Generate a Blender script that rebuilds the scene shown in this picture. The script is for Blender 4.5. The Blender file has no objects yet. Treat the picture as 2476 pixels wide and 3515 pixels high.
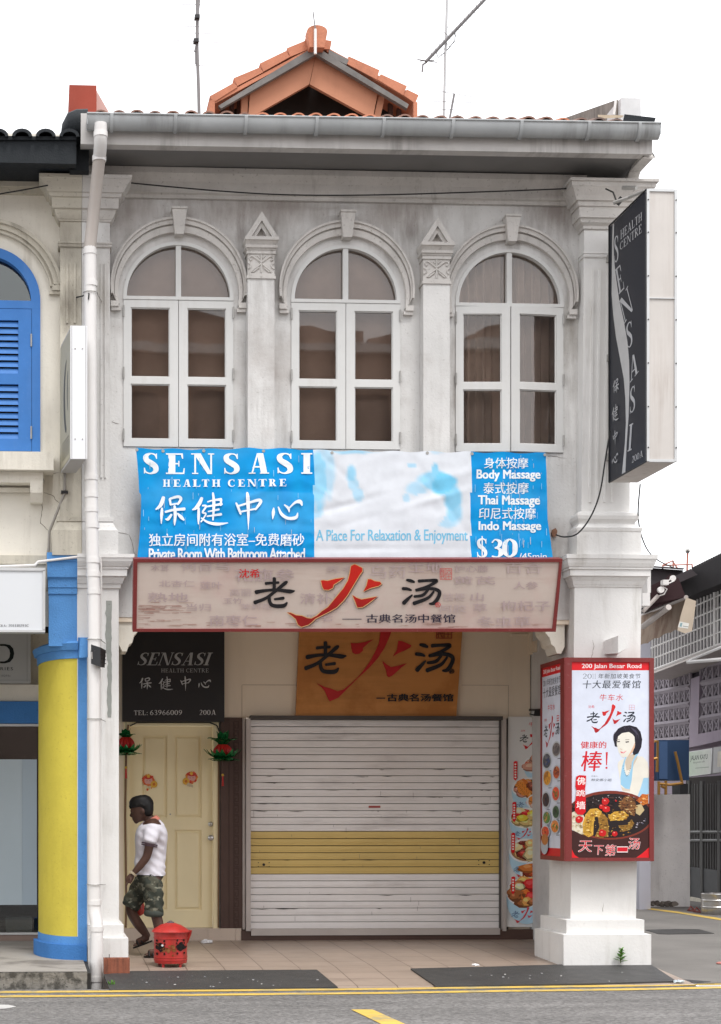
import bpy, bmesh, math, random
from mathutils import Vector, Matrix
from mathutils.geometry import tessellate_polygon
from mathutils import noise as mnoise

SC = bpy.context.scene
COL = SC.collection
random.seed(7)

# ------------------------------------------------------------------ camera
F_PX, VPX, VPY, DIST, CAMZ = 5488.0, 120.0, 2805.0, 14.0, 1.25
TANPSI = 0.0488
PSI = math.atan(TANPSI)
PPX = VPX + F_PX * TANPSI
cam_d = bpy.data.cameras.new("camera")
cam = bpy.data.objects.new("camera", cam_d)
COL.objects.link(cam)
cam.location = (0, -DIST, CAMZ)
cam.rotation_euler = (math.radians(90), 0, -PSI)
cam_d.sensor_fit = 'VERTICAL'
cam_d.sensor_height = 36.0
cam_d.sensor_width = 36.0
cam_d.lens = F_PX / 3515.0 * 36.0
cam_d.shift_x = (1238.0 - PPX) / 3515.0
cam_d.shift_y = (VPY - 1757.5) / 3515.0
cam_d.clip_start = 0.1
cam_d.clip_end = 2000
SC.camera = cam

# ------------------------------------------------------------------ light
SC.view_settings.view_transform = 'Standard'
SC.view_settings.look = 'None'
SC.view_settings.gamma = 1.0
SC.view_settings.exposure = 0.86
SUN_EL, SUN_AZ = math.radians(63), math.radians(205)
w = bpy.data.worlds.new("World")
SC.world = w
w.use_nodes = True
nt = w.node_tree
nt.nodes.clear()
N = nt.nodes.new
out = N('ShaderNodeOutputWorld')
bg = N('ShaderNodeBackground')
bg.inputs['Strength'].default_value = 0.1
sky = N('ShaderNodeTexSky')
sky.sky_type = 'NISHITA'
sky.sun_disc = False
sky.sun_elevation = SUN_EL
sky.sun_rotation = SUN_AZ
tc = N('ShaderNodeTexCoord')
sep = N('ShaderNodeSeparateXYZ')
mr = N('ShaderNodeMapRange')
mr.inputs[1].default_value = 0.0
mr.inputs[2].default_value = 1.0
mr.inputs[3].default_value = 10.4
mr.inputs[4].default_value = 11.4
comb = N('ShaderNodeCombineColor')
m2 = N('ShaderNodeMath'); m2.operation = 'MULTIPLY'; m2.inputs[1].default_value = 1.015
mix = N('ShaderNodeMix'); mix.data_type = 'RGBA'; mix.inputs[0].default_value = 0.9
L = nt.links.new
L(tc.outputs['Generated'], sep.inputs[0])
L(sep.outputs[2], mr.inputs[0])
L(mr.outputs[0], comb.inputs[0]); L(mr.outputs[0], comb.inputs[1])
L(mr.outputs[0], m2.inputs[0]); L(m2.outputs[0], comb.inputs[2])
L(sky.outputs[0], mix.inputs[6]); L(comb.outputs[0], mix.inputs[7])
L(mix.outputs[2], bg.inputs[0]); L(bg.outputs[0], out.inputs[0])

sun_d = bpy.data.lights.new("sun", 'SUN')
sun_d.energy = 1.35
sun_d.angle = math.radians(20)
sun_d.color = (1.0, 0.98, 0.955)
sun = bpy.data.objects.new("sun", sun_d)
COL.objects.link(sun)
# light comes from in front of the facade, high and a little from the right
_az = math.radians(-72)   # direction towards the sun measured in plan: x=cos, y=sin
_sd = Vector((math.cos(_az) * math.cos(SUN_EL), math.sin(_az) * math.cos(SUN_EL), math.sin(SUN_EL)))
sun.rotation_euler = _sd.to_track_quat('Z', 'Y').to_euler()
sky.sun_rotation = math.atan2(_sd.x, _sd.y)

# ------------------------------------------------------------------ measuring helpers (photo pixels -> real points)
def _dir(px, py):
    a = (px - PPX) / F_PX
    b = (VPY - py) / F_PX
    c, s = math.cos(PSI), math.sin(PSI)
    return Vector((c * a + s, -s * a + c, b))
CAM = Vector((0, -DIST, CAMZ))
def W(px, py, Y):
    d = _dir(px, py)
    return CAM + d * ((Y + DIST) / d.y)
def X(px, Y):
    return W(px, VPY, Y).x
def Z(px, py, Y):
    return W(px, py, Y).z
def G(px, py, z):
    d = _dir(px, py)
    return CAM + d * ((z - CAMZ) / d.z)
class Plane:
    def __init__(s, p, n):
        s.p = Vector(p); s.n = Vector(n).normalized()
        if s.n.dot(CAM - s.p) < 0: s.n = -s.n
    def __call__(s, px, py):
        d = _dir(px, py)
        return CAM + d * ((s.p - CAM).dot(s.n) / d.dot(s.n))
def front(Y):
    return Plane((0, Y, 0), (0, -1, 0))

# ------------------------------------------------------------------ object helpers
def thing(name, label, cat, loc=(0, 0, 0), group=None):
    o = bpy.data.objects.new(name, None)
    o.empty_display_size = 0.2
    COL.objects.link(o)
    o.location = loc
    o['label'] = label; o['category'] = cat
    if group: o['group'] = group
    return o
def tag(o, label, cat, group=None):
    o['label'] = label; o['category'] = cat
    if group: o['group'] = group
    return o
def struct(o):
    o['kind'] = 'structure'
    return o
def root_off(parent):
    off = Vector((0, 0, 0)); p = parent
    while p is not None:
        off += Vector(p.location); p = p.parent
    return off
def link_mesh(name, me, m, parent=None, smooth=None):
    o = bpy.data.objects.new(name, me)
    COL.objects.link(o)
    if m is not None:
        for k in (m if isinstance(m, (list, tuple)) else [m]): me.materials.append(k)
    if parent is not None:
        o.parent = parent
        off = root_off(parent)
        if off.length > 0: me.transform(Matrix.Translation(-off))
    if smooth is not None:
        for p in me.polygons: p.use_smooth = True
        me.set_sharp_from_angle(angle=math.radians(smooth))
    return o

class MB:
    """collects world-space faces of ONE mesh"""
    def __init__(s): s.v = []; s.f = []; s.mi = []; s.m = 0
    def add(s, vs, fs):
        b = len(s.v); s.v += [tuple(v) for v in vs]
        for f in fs: s.f.append([b + i for i in f]); s.mi.append(s.m)
        return s
    def box(s, x0, x1, y0, y1, z0, z1):
        if x0 > x1: x0, x1 = x1, x0
        if y0 > y1: y0, y1 = y1, y0
        if z0 > z1: z0, z1 = z1, z0
        v = [(x, y, z) for x in (x0, x1) for y in (y0, y1) for z in (z0, z1)]
        return s.add(v, [(0, 1, 3, 2), (4, 6, 7, 5), (0, 4, 5, 1), (2, 3, 7, 6), (0, 2, 6, 4), (1, 5, 7, 3)])
    def pbox(s, px0, py0, px1, py1, Y, dep):
        """front rectangle measured in photo pixels at depth plane Y, dep metres deep"""
        pm = (py0 + py1) / 2
        xm = (px0 + px1) / 2
        return s.box(X(px0, Y), X(px1, Y), Y, Y + dep, Z(xm, py1, Y), Z(xm, py0, Y))
    def hexa(s, a, b):
        """two quads a,b (4 points each, same winding) joined to a solid"""
        return s.add(list(a) + list(b), [(0, 1, 2, 3), (7, 6, 5, 4), (0, 4, 5, 1), (1, 5, 6, 2), (2, 6, 7, 3), (3, 7, 4, 0)])
    def rings(s, rs, cap=True, closed=True):
        n = len(rs[0]); vs = [p for r in rs for p in r]; fs = []
        for i in range(len(rs) - 1):
            for k in range(n if closed else n - 1):
                k2 = (k + 1) % n
                fs.append((i * n + k, i * n + k2, (i + 1) * n + k2, (i + 1) * n + k))
        if cap and closed:
            fs.append(tuple(range(n - 1, -1, -1))); fs.append(tuple((len(rs) - 1) * n + k for k in range(n)))
        return s.add(vs, fs)
    def loft(s, rs):
        """rs: list of (z, xl, xr, yfront, yback) rectangles from bottom to top"""
        return s.rings([[(a, c, z), (b, c, z), (b, d, z), (a, d, z)] for z, a, b, c, d in rs])
    def prism(s, poly, d):
        """3-D polygon extruded by vector d"""
        d = Vector(d); n = len(poly); P = [Vector(p) for p in poly]
        tri = tessellate_polygon([P])
        vs = P + [p + d for p in P]
        fs = [tuple(t) for t in tri] + [tuple(n + i for i in reversed(t)) for t in tri]
        fs += [(i, (i + 1) % n, n + (i + 1) % n, n + i) for i in range(n)]
        return s.add(vs, fs)
    def tube(s, pts, r, n=8, cap=True):
        P = [Vector(p) for p in pts]; rs = []
        R = r if isinstance(r, (list, tuple)) else [r] * len(P)
        up = None
        for i, p in enumerate(P):
            if i == 0: t = P[1] - P[0]
            elif i == len(P) - 1: t = P[-1] - P[-2]
            else: t = (P[i + 1] - P[i]).normalized() + (P[i] - P[i - 1]).normalized()
            t.normalize()
            if up is None:
                up = Vector((0, 0, 1)) if abs(t.z) < .9 else Vector((0, 1, 0))
            a = t.cross(up)
            if a.length < 1e-4: a = t.cross(Vector((1, 0, 0)))
            a.normalize(); b = a.cross(t).normalized(); up = b
            rs.append([p + (a * math.cos(2 * math.pi * k / n) + b * math.sin(2 * math.pi * k / n)) * R[i] for k in range(n)])
        return s.rings(rs, cap)
    def lathe(s, prof, c, n=20, a0=0, a1=2 * math.pi, sx=1, sy=1):
        """prof: list of (r,z); c=(x,y,0)"""
        full = abs(a1 - a0 - 2 * math.pi) < 1e-6
        m = n if full else n + 1
        rs = [[(c[0] + r * sx * math.cos(a0 + (a1 - a0) * k / n), c[1] + r * sy * math.sin(a0 + (a1 - a0) * k / n), c[2] + z) for k in range(m)] for r, z in prof]
        return s.rings(rs, cap=full, closed=full)
    def ball(s, c, r, n=12, sc=(1, 1, 1)):
        prof = [(max(1e-4, r * math.sin(math.pi * i / n)), -r * math.cos(math.pi * i / n)) for i in range(n + 1)]
        rs = [[(c[0] + q * sc[0] * math.cos(2 * math.pi * k / (2 * n)), c[1] + q * sc[1] * math.sin(2 * math.pi * k / (2 * n)), c[2] + z * sc[2]) for k in range(2 * n)] for q, z in prof]
        return s.rings(rs)
    def wall_holes(s, x0, x1, z0, z1, Y, dep, holes):
        """flat wall sheet in plane Y with polygon holes [(x,z)...], plus reveals dep deep"""
        outer = [Vector((x0, Y, z0)), Vector((x1, Y, z0)), Vector((x1, Y, z1)), Vector((x0, Y, z1))]
        loops = [outer] + [[Vector((x, Y, z)) for x, z in h] for h in holes]
        # tessellate in a local 2-D frame
        l2 = [[Vector((p.x, p.z, 0)) for p in lp] for lp in loops]
        tri = tessellate_polygon(l2)
        flat = [p for lp in loops for p in lp]
        s.add(flat, [tuple(t) for t in tri])
        for h in holes:
            n = len(h)
            vs = [(x, Y, z) for x, z in h] + [(x, Y + dep, z) for x, z in h]
            s.add(vs, [(i, (i + 1) % n, n + (i + 1) % n, n + i) for i in range(n)])
        return s
    def build(s, name, m, parent=None, smooth=None, recalc=True):
        me = bpy.data.meshes.new(name)
        me.from_pydata([tuple(v) for v in s.v], [], s.f)
        if any(s.mi):
            me.polygons.foreach_set('material_index', s.mi)
        if recalc:
            bm = bmesh.new(); bm.from_mesh(me)
            bmesh.ops.recalc_face_normals(bm, faces=bm.faces)
            bm.to_mesh(me); bm.free()
        me.update()
        return link_mesh(name, me, m, parent, smooth)

# ------------------------------------------------------------------ colours and materials
def lin(r, g, b, k=1.0):
    f = lambda c: ((c / 255) / 12.92 if c / 255 <= .04045 else ((c / 255 + .055) / 1.055) ** 2.4)
    return (min(.92, f(r) * k), min(.92, f(g) * k), min(.92, f(b) * k))
def mat(name, col, rough=.75, var=.12, vscale=2.0, streak=0.0, dirt=(.10, .085, .07), bump=0.0, bscale=60.0,
        spec=.3, metal=0.0, speck=0.0, sscale=(7, 7, .7), slo=.5, shi=.72, col2=None, c2scale=1.2, c2lo=.5, c2hi=.6, dark_patches=()):
    m = bpy.data.materials.new(name); m.use_nodes = True
    nt = m.node_tree; N = nt.nodes.new; L = nt.links.new
    b = nt.nodes['Principled BSDF']
    b.inputs['Roughness'].default_value = rough
    b.inputs['Specular IOR Level'].default_value = spec
    b.inputs['Metallic'].default_value = metal
    geo = N('ShaderNodeNewGeometry')
    cur = None
    base = N('ShaderNodeRGB'); base.outputs[0].default_value = (*col, 1); cur = base.outputs[0]
    def noise(scale, detail=4, vec=None, rgh=.6):
        t = N('ShaderNodeTexNoise'); t.inputs['Scale'].default_value = scale; t.inputs['Detail'].default_value = detail
        t.inputs['Roughness'].default_value = rgh
        L(vec if vec is not None else geo.outputs['Position'], t.inputs['Vector']); return t.outputs[0]
    def ramp(src, lo, hi):
        r = N('ShaderNodeMapRange'); r.inputs[1].default_value = lo; r.inputs[2].default_value = hi
        L(src, r.inputs[0]); return r.outputs[0]
    def mixc(fac, a, bcol, mode='MIX'):
        x = N('ShaderNodeMix'); x.data_type = 'RGBA'; x.blend_type = mode
        if isinstance(fac, float): x.inputs[0].default_value = fac
        else: L(fac, x.inputs[0])
        L(a, x.inputs[6])
        if isinstance(bcol, tuple): x.inputs[7].default_value = (*bcol, 1)
        else: L(bcol, x.inputs[7])
        return x.outputs[2]
    def mul(src, k):
        x = N('ShaderNodeMath'); x.operation = 'MULTIPLY'; L(src, x.inputs[0]); x.inputs[1].default_value = k; return x.outputs[0]
    if col2 is not None:
        cur = mixc(ramp(noise(c2scale, 6), c2lo, c2hi), cur, col2)
    if var:
        n = ramp(noise(vscale, 7), .3, .7)
        dark = tuple(c * (1 - var) for c in (1, 1, 1)); 
        cur = mixc(n, cur, mixc(1.0, cur, dark, 'MULTIPLY'))
    if streak:
        mp = N('ShaderNodeMapping'); mp.inputs['Scale'].default_value = sscale
        L(geo.outputs['Position'], mp.inputs['Vector'])
        f = ramp(noise(1.0, 6, mp.outputs[0], .65), slo, shi)
        f2 = ramp(noise(1.1, 4), .42, .66)
        x = N('ShaderNodeMath'); x.operation = 'MULTIPLY'; L(f, x.inputs[0]); L(f2, x.inputs[1])
        cur = mixc(mul(x.outputs[0], streak), cur, dirt)
    for (sx, sz, rx, rz, k, sc) in dark_patches:      # single patches, dirt and painted eaves shade, with a ragged outline of their own
        mp = N('ShaderNodeMapping'); mp.inputs['Location'].default_value = (-sx / rx, 0, -sz / rz); mp.inputs['Scale'].default_value = (1 / rx, 0, 1 / rz)
        L(geo.outputs['Position'], mp.inputs['Vector'])
        ln = N('ShaderNodeVectorMath'); ln.operation = 'LENGTH'; L(mp.outputs[0], ln.inputs[0])
        mp2 = N('ShaderNodeMapping'); mp2.inputs['Scale'].default_value = (11, 11, 2.6); L(geo.outputs['Position'], mp2.inputs['Vector'])
        ad = N('ShaderNodeMath'); ad.operation = 'MULTIPLY_ADD'; L(noise(1.0, 7, mp2.outputs[0], .7), ad.inputs[0]); ad.inputs[1].default_value = 2.4; L(ln.outputs['Value'], ad.inputs[2])
        r = N('ShaderNodeMapRange'); r.inputs[1].default_value = 2.35; r.inputs[2].default_value = 1.25; L(ad.outputs[0], r.inputs[0])
        cur = mixc(mul(r.outputs[0], k), cur, sc)
    if speck:
        f = ramp(noise(38, 3), .62, .72)
        cur = mixc(mul(f, speck), cur, dirt)
    L(cur, b.inputs['Base Color'])
    if rough > .3:
        r = N('ShaderNodeMapRange'); r.inputs[3].default_value = max(.05, rough - .1); r.inputs[4].default_value = min(1, rough + .1)
        L(noise(vscale * 3, 3), r.inputs[0]); L(r.outputs[0], b.inputs['Roughness'])
    if bump:
        bp = N('ShaderNodeBump'); bp.inputs['Strength'].default_value = min(1, bump); bp.inputs['Distance'].default_value = .01
        L(noise(bscale, 5), bp.inputs['Height']); L(bp.outputs[0], b.inputs['Normal'])
    return m
def print_mat(name, rough=.45, spec=.35, metal=0.0):
    m = bpy.data.materials.new(name); m.use_nodes = True
    nt = m.node_tree; b = nt.nodes['Principled BSDF']
    a = nt.nodes.new('ShaderNodeAttribute'); a.attribute_name = 'Col'
    g = nt.nodes.new('ShaderNodeNewGeometry'); t = nt.nodes.new('ShaderNodeTexNoise'); t.inputs['Scale'].default_value = 9; t.inputs['Detail'].default_value = 6
    r = nt.nodes.new('ShaderNodeMapRange'); r.inputs[1].default_value = .3; r.inputs[2].default_value = .75; r.inputs[3].default_value = 1.0; r.inputs[4].default_value = .88
    x = nt.nodes.new('ShaderNodeMix'); x.data_type = 'RGBA'; x.blend_type = 'MULTIPLY'; x.inputs[0].default_value = 1
    l = nt.links.new
    l(g.outputs['Position'], t.inputs['Vector']); l(t.outputs[0], r.inputs[0]); l(a.outputs['Color'], x.inputs[6]); l(r.outputs[0], x.inputs[7])
    l(x.outputs[2], b.inputs['Base Color'])
    b.inputs['Roughness'].default_value = rough; b.inputs['Specular IOR Level'].default_value = spec; b.inputs['Metallic'].default_value = metal
    return m

# ------------------------------------------------------------------ printed graphics (flat ink shapes on a sign)
_txt = {}
def text_mesh(s, bold=0.0, shear=0.0, space=1.0, res=3):
    k = (s, bold, shear, space)
    if k not in _txt:
        c = bpy.data.curves.new('lettering', 'FONT'); c.body = s; c.offset = bold; c.shear = shear; c.space_character = space; c.resolution_u = res
        o = bpy.data.objects.new('lettering', c); COL.objects.link(o)
        bpy.context.view_layer.update()
        me = bpy.data.meshes.new_from_object(o.evaluated_get(bpy.context.evaluated_depsgraph_get()))
        v = [(p.co.x, p.co.y) for p in me.vertices]; f = [tuple(p.vertices) for p in me.polygons]
        bpy.data.objects.remove(o); bpy.data.curves.remove(c); bpy.data.meshes.remove(me)
        _txt[k] = (v, f)
    return _txt[k]
def catmull(pts, n=6):
    out = []
    P = [pts[0]] + list(pts) + [pts[-1]]
    for i in range(1, len(P) - 2):
        for k in range(n):
            t = k / n
            out.append(tuple(.5 * (2 * b + (c - a) * t + (2 * a - 5 * b + 4 * c - d) * t * t + (3 * b - a - 3 * c + d) * t ** 3)
                             for a, b, c, d in zip(P[i - 1], P[i], P[i + 1], P[i + 2])))
    out.append(tuple(pts[-1]))
    return out
class Decal:
    """ink shapes in photo-measured coordinates projected on the sign's own surface M(px,py)"""
    def __init__(s, M, n, off=.0012, step=.00006):
        s.M = M; s.n = Vector(n).normalized(); s.o = off; s.step = step; s.v = []; s.f = []; s.c = []
    def _put(s, pts, faces, col, clip=None):
        b = len(s.v); d = s.n * s.o
        for p in pts:
            s.v.append(s.M(p[0], p[1]) + d)
            s.c.append(col(p[0], p[1]) if callable(col) else col)
        for f in faces: s.f.append([b + i for i in f])
        s.o += s.step
    def poly(s, pts, col):
        t = tessellate_polygon([[Vector((p[0], p[1], 0)) for p in pts]])
        s._put(pts, [tuple(k) for k in t], col)
    def rect(s, x0, y0, x1, y1, col):
        s._put([(x0, y0), (x1, y0), (x1, y1), (x0, y1)], [(0, 1, 2, 3)], col)
    def ell(s, cx, cy, rx, ry, col, n=24, a0=0, a1=2 * math.pi, rot=0.0):
        c, q = math.cos(rot), math.sin(rot)
        P = [(rx * math.cos(a0 + (a1 - a0) * k / n), ry * math.sin(a0 + (a1 - a0) * k / n)) for k in range(n + (abs(a1 - a0) < 6.28))]
        s.poly([(cx + x * c - y * q, cy + x * q + y * c) for x, y in P], col)
    def blob(s, cx, cy, r, col, n=9, irr=.35, sx=1, sy=1, rng=random):
        s.poly([(cx + sx * r * (1 + irr * (rng.random() - .5) * 2) * math.cos(2 * math.pi * k / n),
                 cy + sy * r * (1 + irr * (rng.random() - .5) * 2) * math.sin(2 * math.pi * k / n)) for k in range(n)], col)
    def stroke(s, pts, col, smooth=6):
        """pts: (x,y,width) brush path"""
        P = catmull(pts, smooth) if smooth and len(pts) > 2 else pts
        V = []
        for i, p in enumerate(P):
            a = P[max(0, i - 1)]; b = P[min(len(P) - 1, i + 1)]
            dx, dy = b[0] - a[0], b[1] - a[1]; l = math.hypot(dx, dy) or 1
            nx, ny = -dy / l * p[2] / 2, dx / l * p[2] / 2
            V += [(p[0] + nx, p[1] + ny), (p[0] - nx, p[1] - ny)]
        s._put(V, [(2 * i, 2 * i + 1, 2 * i + 3, 2 * i + 2) for i in range(len(P) - 1)], col)
    def quadmap(s, q, v, f, col, y1top=True):
        """v in 0..1 box (y up) into px quad q = TL,TR,BR,BL"""
        pts = []
        for x, y in v:
            t = 1 - y
            a = (q[0][0] + (q[1][0] - q[0][0]) * x, q[0][1] + (q[1][1] - q[0][1]) * x)
            b = (q[3][0] + (q[2][0] - q[3][0]) * x, q[3][1] + (q[2][1] - q[3][1]) * x)
            pts.append((a[0] + (b[0] - a[0]) * t, a[1] + (b[1] - a[1]) * t))
        s._put(pts, f, col)
    def text(s, txt, q, col, bold=0.0, shear=0.0, space=1.0):
        if len(q) == 4 and not isinstance(q[0], (tuple, list)):
            x0, y0, x1, y1 = q; q = [(x0, y0), (x1, y0), (x1, y1), (x0, y1)]
        v, f = text_mesh(txt, 0.0, shear, space)
        xs = [p[0] for p in v]; ys = [p[1] for p in v]
        ax, bx, ay, by = min(xs), max(xs), min(ys), max(ys)
        n = [(0, 0)] if not bold else [(-1, 0), (1, .3)] if bold < .02 else [(-1, -.5), (1, -.5), (-1, .5), (1, .5)]
        kx, ky = bold / (bx - ax), bold / (by - ay)      # heavier strokes: the same ink laid down slightly shifted
        for dx, dy in n: s.quadmap(q, [((x - ax) / (bx - ax) + dx * kx * .9, (y - ay) / (by - ay) + dy * ky) for x, y in v], f, col)
    def serif(s, txt, q, col, wgt=.2, thin=.06, gap=.12, shear=0.0):
        if len(q) == 4 and not isinstance(q[0], (tuple, list)):
            x0, y0, x1, y1 = q; q = [(x0, y0), (x1, y0), (x1, y1), (x0, y1)]
        polys, adv = serif_line(txt, wgt, thin, gap, shear)
        for P in polys:
            P = [(x / adv, y) for x, y in P]
            t = tessellate_polygon([[Vector((a, b, 0)) for a, b in P]])
            s.quadmap(q, P, [tuple(k) for k in t], col)
    def glyph(s, strokes, src, dst, col):
        """strokes in a source box src=(x0,y0,x1,y1) to a px rect or quad dst"""
        if len(dst) == 4 and not isinstance(dst[0], (tuple, list)):
            x0, y0, x1, y1 = dst; dst = [(x0, y0), (x1, y0), (x1, y1), (x0, y1)]
        W_, H_ = src[2] - src[0], src[3] - src[1]
        def mp(x, y):
            u = (x - src[0]) / W_; t = (y - src[1]) / H_
            a = (dst[0][0] + (dst[1][0] - dst[0][0]) * u, dst[0][1] + (dst[1][1] - dst[0][1]) * u)
            b = (dst[3][0] + (dst[2][0] - dst[3][0]) * u, dst[3][1] + (dst[2][1] - dst[3][1]) * u)
            return (a[0] + (b[0] - a[0]) * t, a[1] + (b[1] - a[1]) * t)
        for st in strokes:
            if len(st[0]) == 2:
                P = [mp(*p) for p in st]; t = tessellate_polygon([[Vector((p[0], p[1], 0)) for p in P]])
                s._put(P, [tuple(k) for k in t], col); continue
            P = catmull(st, 5) if len(st) > 2 else st
            V = []
            for i, p in enumerate(P):
                a = P[max(0, i - 1)]; b = P[min(len(P) - 1, i + 1)]
                dx, dy = b[0] - a[0], b[1] - a[1]; l = math.hypot(dx, dy) or 1
                nx, ny = -dy / l * p[2] / 2, dx / l * p[2] / 2
                if i == 0:  # rounded ends
                    V += [mp(p[0] - dx / l * p[2] * .3 + nx * .55, p[1] - dy / l * p[2] * .3 + ny * .55), mp(p[0] - dx / l * p[2] * .3 - nx * .55, p[1] - dy / l * p[2] * .3 - ny * .55)]
                V += [mp(p[0] + nx, p[1] + ny), mp(p[0] - nx, p[1] - ny)]
                if i == len(P) - 1:
                    V += [mp(p[0] + dx / l * p[2] * .3 + nx * .55, p[1] + dy / l * p[2] * .3 + ny * .55), mp(p[0] + dx / l * p[2] * .3 - nx * .55, p[1] + dy / l * p[2] * .3 - ny * .55)]
            s._put(V, [(2 * i, 2 * i + 1, 2 * i + 3, 2 * i + 2) for i in range(len(V) // 2 - 1)], col)
    def build(s, name, m, parent):
        me = bpy.data.meshes.new(name)
        me.from_pydata([tuple(v) for v in s.v], [], s.f)
        at = me.color_attributes.new('Col', 'FLOAT_COLOR', 'POINT')
        for i, c in enumerate(s.c): at.data[i].color = (c[0], c[1], c[2], 1)
        # make every ink face look towards the camera side of the sign
        me.update()
        flip = [p.index for p in me.polygons if p.normal.dot(s.n) < 0]
        if flip:
            bm = bmesh.new(); bm.from_mesh(me); bm.faces.ensure_lookup_table()
            bmesh.ops.reverse_faces(bm, faces=[bm.faces[i] for i in flip])
            bm.to_mesh(me); bm.free()
        return link_mesh(name, me, m, parent)

# Roman capitals drawn as thick and thin strokes with serifs (unit height, y up)
def _sp(pts, n=5):
    P = catmull(pts, n); V1 = []; V2 = []
    for i, p in enumerate(P):
        a = P[max(0, i - 1)]; b = P[min(len(P) - 1, i + 1)]
        dx, dy = b[0] - a[0], b[1] - a[1]; l = math.hypot(dx, dy) or 1
        nx, ny = -dy / l * p[2] / 2, dx / l * p[2] / 2
        V1.append((p[0] + nx, p[1] + ny)); V2.append((p[0] - nx, p[1] - ny))
    return V1 + V2[::-1]
def _rc(a, b, c, d): return [(a, b), (c, b), (c, d), (a, d)]
def roman(ch, w, t):
    S = .09
    if ch == 'I': return [_rc(S, 0, S + w, 1), _rc(0, 0, 2 * S + w, t), _rc(0, 1 - t, 2 * S + w, 1)], 2 * S + w
    if ch in 'EL':
        P = [_rc(S, 0, S + w, 1), _rc(0, 0, .66, t), [(.66 - t * .6, 0), (.68, 0), (.7, .28), (.66, .28)], _rc(0, 1 - t, S + w + .06 if ch == 'L' else .62, 1)]
        if ch == 'E': P += [[(.6 - t, 1), (.63, 1), (.64, .74), (.6, .74)], _rc(S + w, .5 - t / 2, .48, .5 + t / 2), _rc(.46, .36, .5, .64)]
        return P, .7
    if ch == 'H': return [_rc(S, 0, S + w, 1), _rc(.62, 0, .62 + w, 1), _rc(S + w, .5 - t / 2, .62, .5 + t / 2)] + [_rc(a, b, a + w + 2 * S, b + t) for a in (0, .62 - S) for b in (0, 1 - t)], .62 + w + S
    if ch == 'T': return [_rc(.35 - w / 2, 0, .35 + w / 2, 1), _rc(.35 - w / 2 - S, 0, .35 + w / 2 + S, t), _rc(.0, 1 - t, .7, 1), [(0, 1), (.05, 1), (.03, .74), (-.02, .74)], [(.65, 1), (.7, 1), (.72, .74), (.67, .74)]], .7
    if ch == 'N':
        return [_rc(S, 0, S + t, 1), _rc(.74, 0, .74 + t, 1), [(S - .03, 1), (S + w, 1), (.74 + t, 0), (.74 + t - w * .7, 0)], _rc(0, 0, 2 * S + t, t * .8), _rc(-.04, 1 - t * .8, S + w, 1), _rc(.74 - S, 1 - t * .8, .74 + t + S, 1)], .74 + t + S
    if ch == 'A':
        return [[(.36, 1), (.36 + t, 1), (.12 + t, 0), (.12, 0)], [(.36, 1), (.36 + w, 1), (.66 + w * .5, 0), (.66 - w * .5, 0)], _rc(.24, .3, .6, .3 + t), _rc(.02, 0, .3, t * .8), _rc(.48, 0, .86, t * .8)], .84
    if ch == 'R':
        return [_rc(S, 0, S + w, 1), _rc(0, 0, 2 * S + w, t), _rc(0, 1 - t, .3, 1), _sp([(S + w, 1 - t / 2, t), (.45, .97, t), (.57, .76, w), (.45, .52, t), (S + w, .5, t)]), [(.32, .5), (.32 + w, .5), (.78, 0), (.78 - w, 0)], _rc(.58, 0, .84, t * .8)], .82
    if ch == 'C': return [_sp([(.7, .74, t * .8), (.62, .92, t), (.42, .97, t), (.16, .82, w * .8), (.08, .5, w), (.16, .18, w * .8), (.44, .03, t), (.66, .12, t), (.74, .26, t * .6)]), _rc(.68, .7, .72, .98)], .76
    if ch == 'S': return [_sp([(.54, .76, t * .7), (.48, .92, t), (.3, .975, t), (.12, .86, w * .75), (.14, .66, w * .9), (.34, .5, w), (.5, .34, w * .9), (.5, .14, w * .75), (.3, .025, t), (.1, .1, t), (.05, .26, t * .7)]), _rc(.52, .72, .56, .98), _rc(.03, .02, .07, .3)], .62
    if ch == '0': return [_sp([(.25, .97, t), (.44, .8, w * .8), (.48, .5, w), (.44, .2, w * .8), (.25, .03, t)]), _sp([(.25, .97, t), (.08, .8, w * .8), (.04, .5, w), (.08, .2, w * .8), (.25, .03, t)])], .52
    if ch == '2': return [_sp([(.06, .74, t), (.14, .94, t), (.28, .96, w * .6), (.42, .78, w), (.36, .52, w * .7), (.04, .04, t)]), _rc(.03, 0, .48, t * 1.3)], .52
    if ch == '3': return [_sp([(.06, .8, t), (.2, .97, t), (.4, .84, w * .8), (.34, .6, w * .6), (.18, .53, t)]), _sp([(.18, .53, t), (.38, .46, w * .6), (.44, .24, w), (.3, .04, t), (.05, .08, t * 1.3)])], .5
    if ch == '6': return [_sp([(.44, .98, t), (.2, .76, w * .8), (.06, .4, w), (.12, .1, w * .7), (.28, .02, t)]), _sp([(.28, .02, t), (.44, .14, w * .7), (.46, .36, w * .8), (.3, .56, t), (.12, .46, t)])], .52
    if ch == '9': return [_sp([(.08, .02, t), (.32, .24, w * .8), (.46, .6, w), (.4, .9, w * .7), (.24, .98, t)]), _sp([(.24, .98, t), (.08, .86, w * .7), (.06, .64, w * .8), (.22, .44, t), (.4, .54, t)])], .52
    if ch == '1': return [_rc(.2, 0, .2 + w, 1), _rc(.1, 0, .3 + w, t), [(.08, .86), (.2, .9), (.2, 1)]], .42
    if ch == ':': return [_rc(.05, 0, .05 + w, w), _rc(.05, .5, .05 + w, .5 + w)], .2
    if ch == '$': return roman('S', w, t)[0] + [_rc(.28, -.12, .28 + t, 1.12)], .62
    return [], .36
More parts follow.
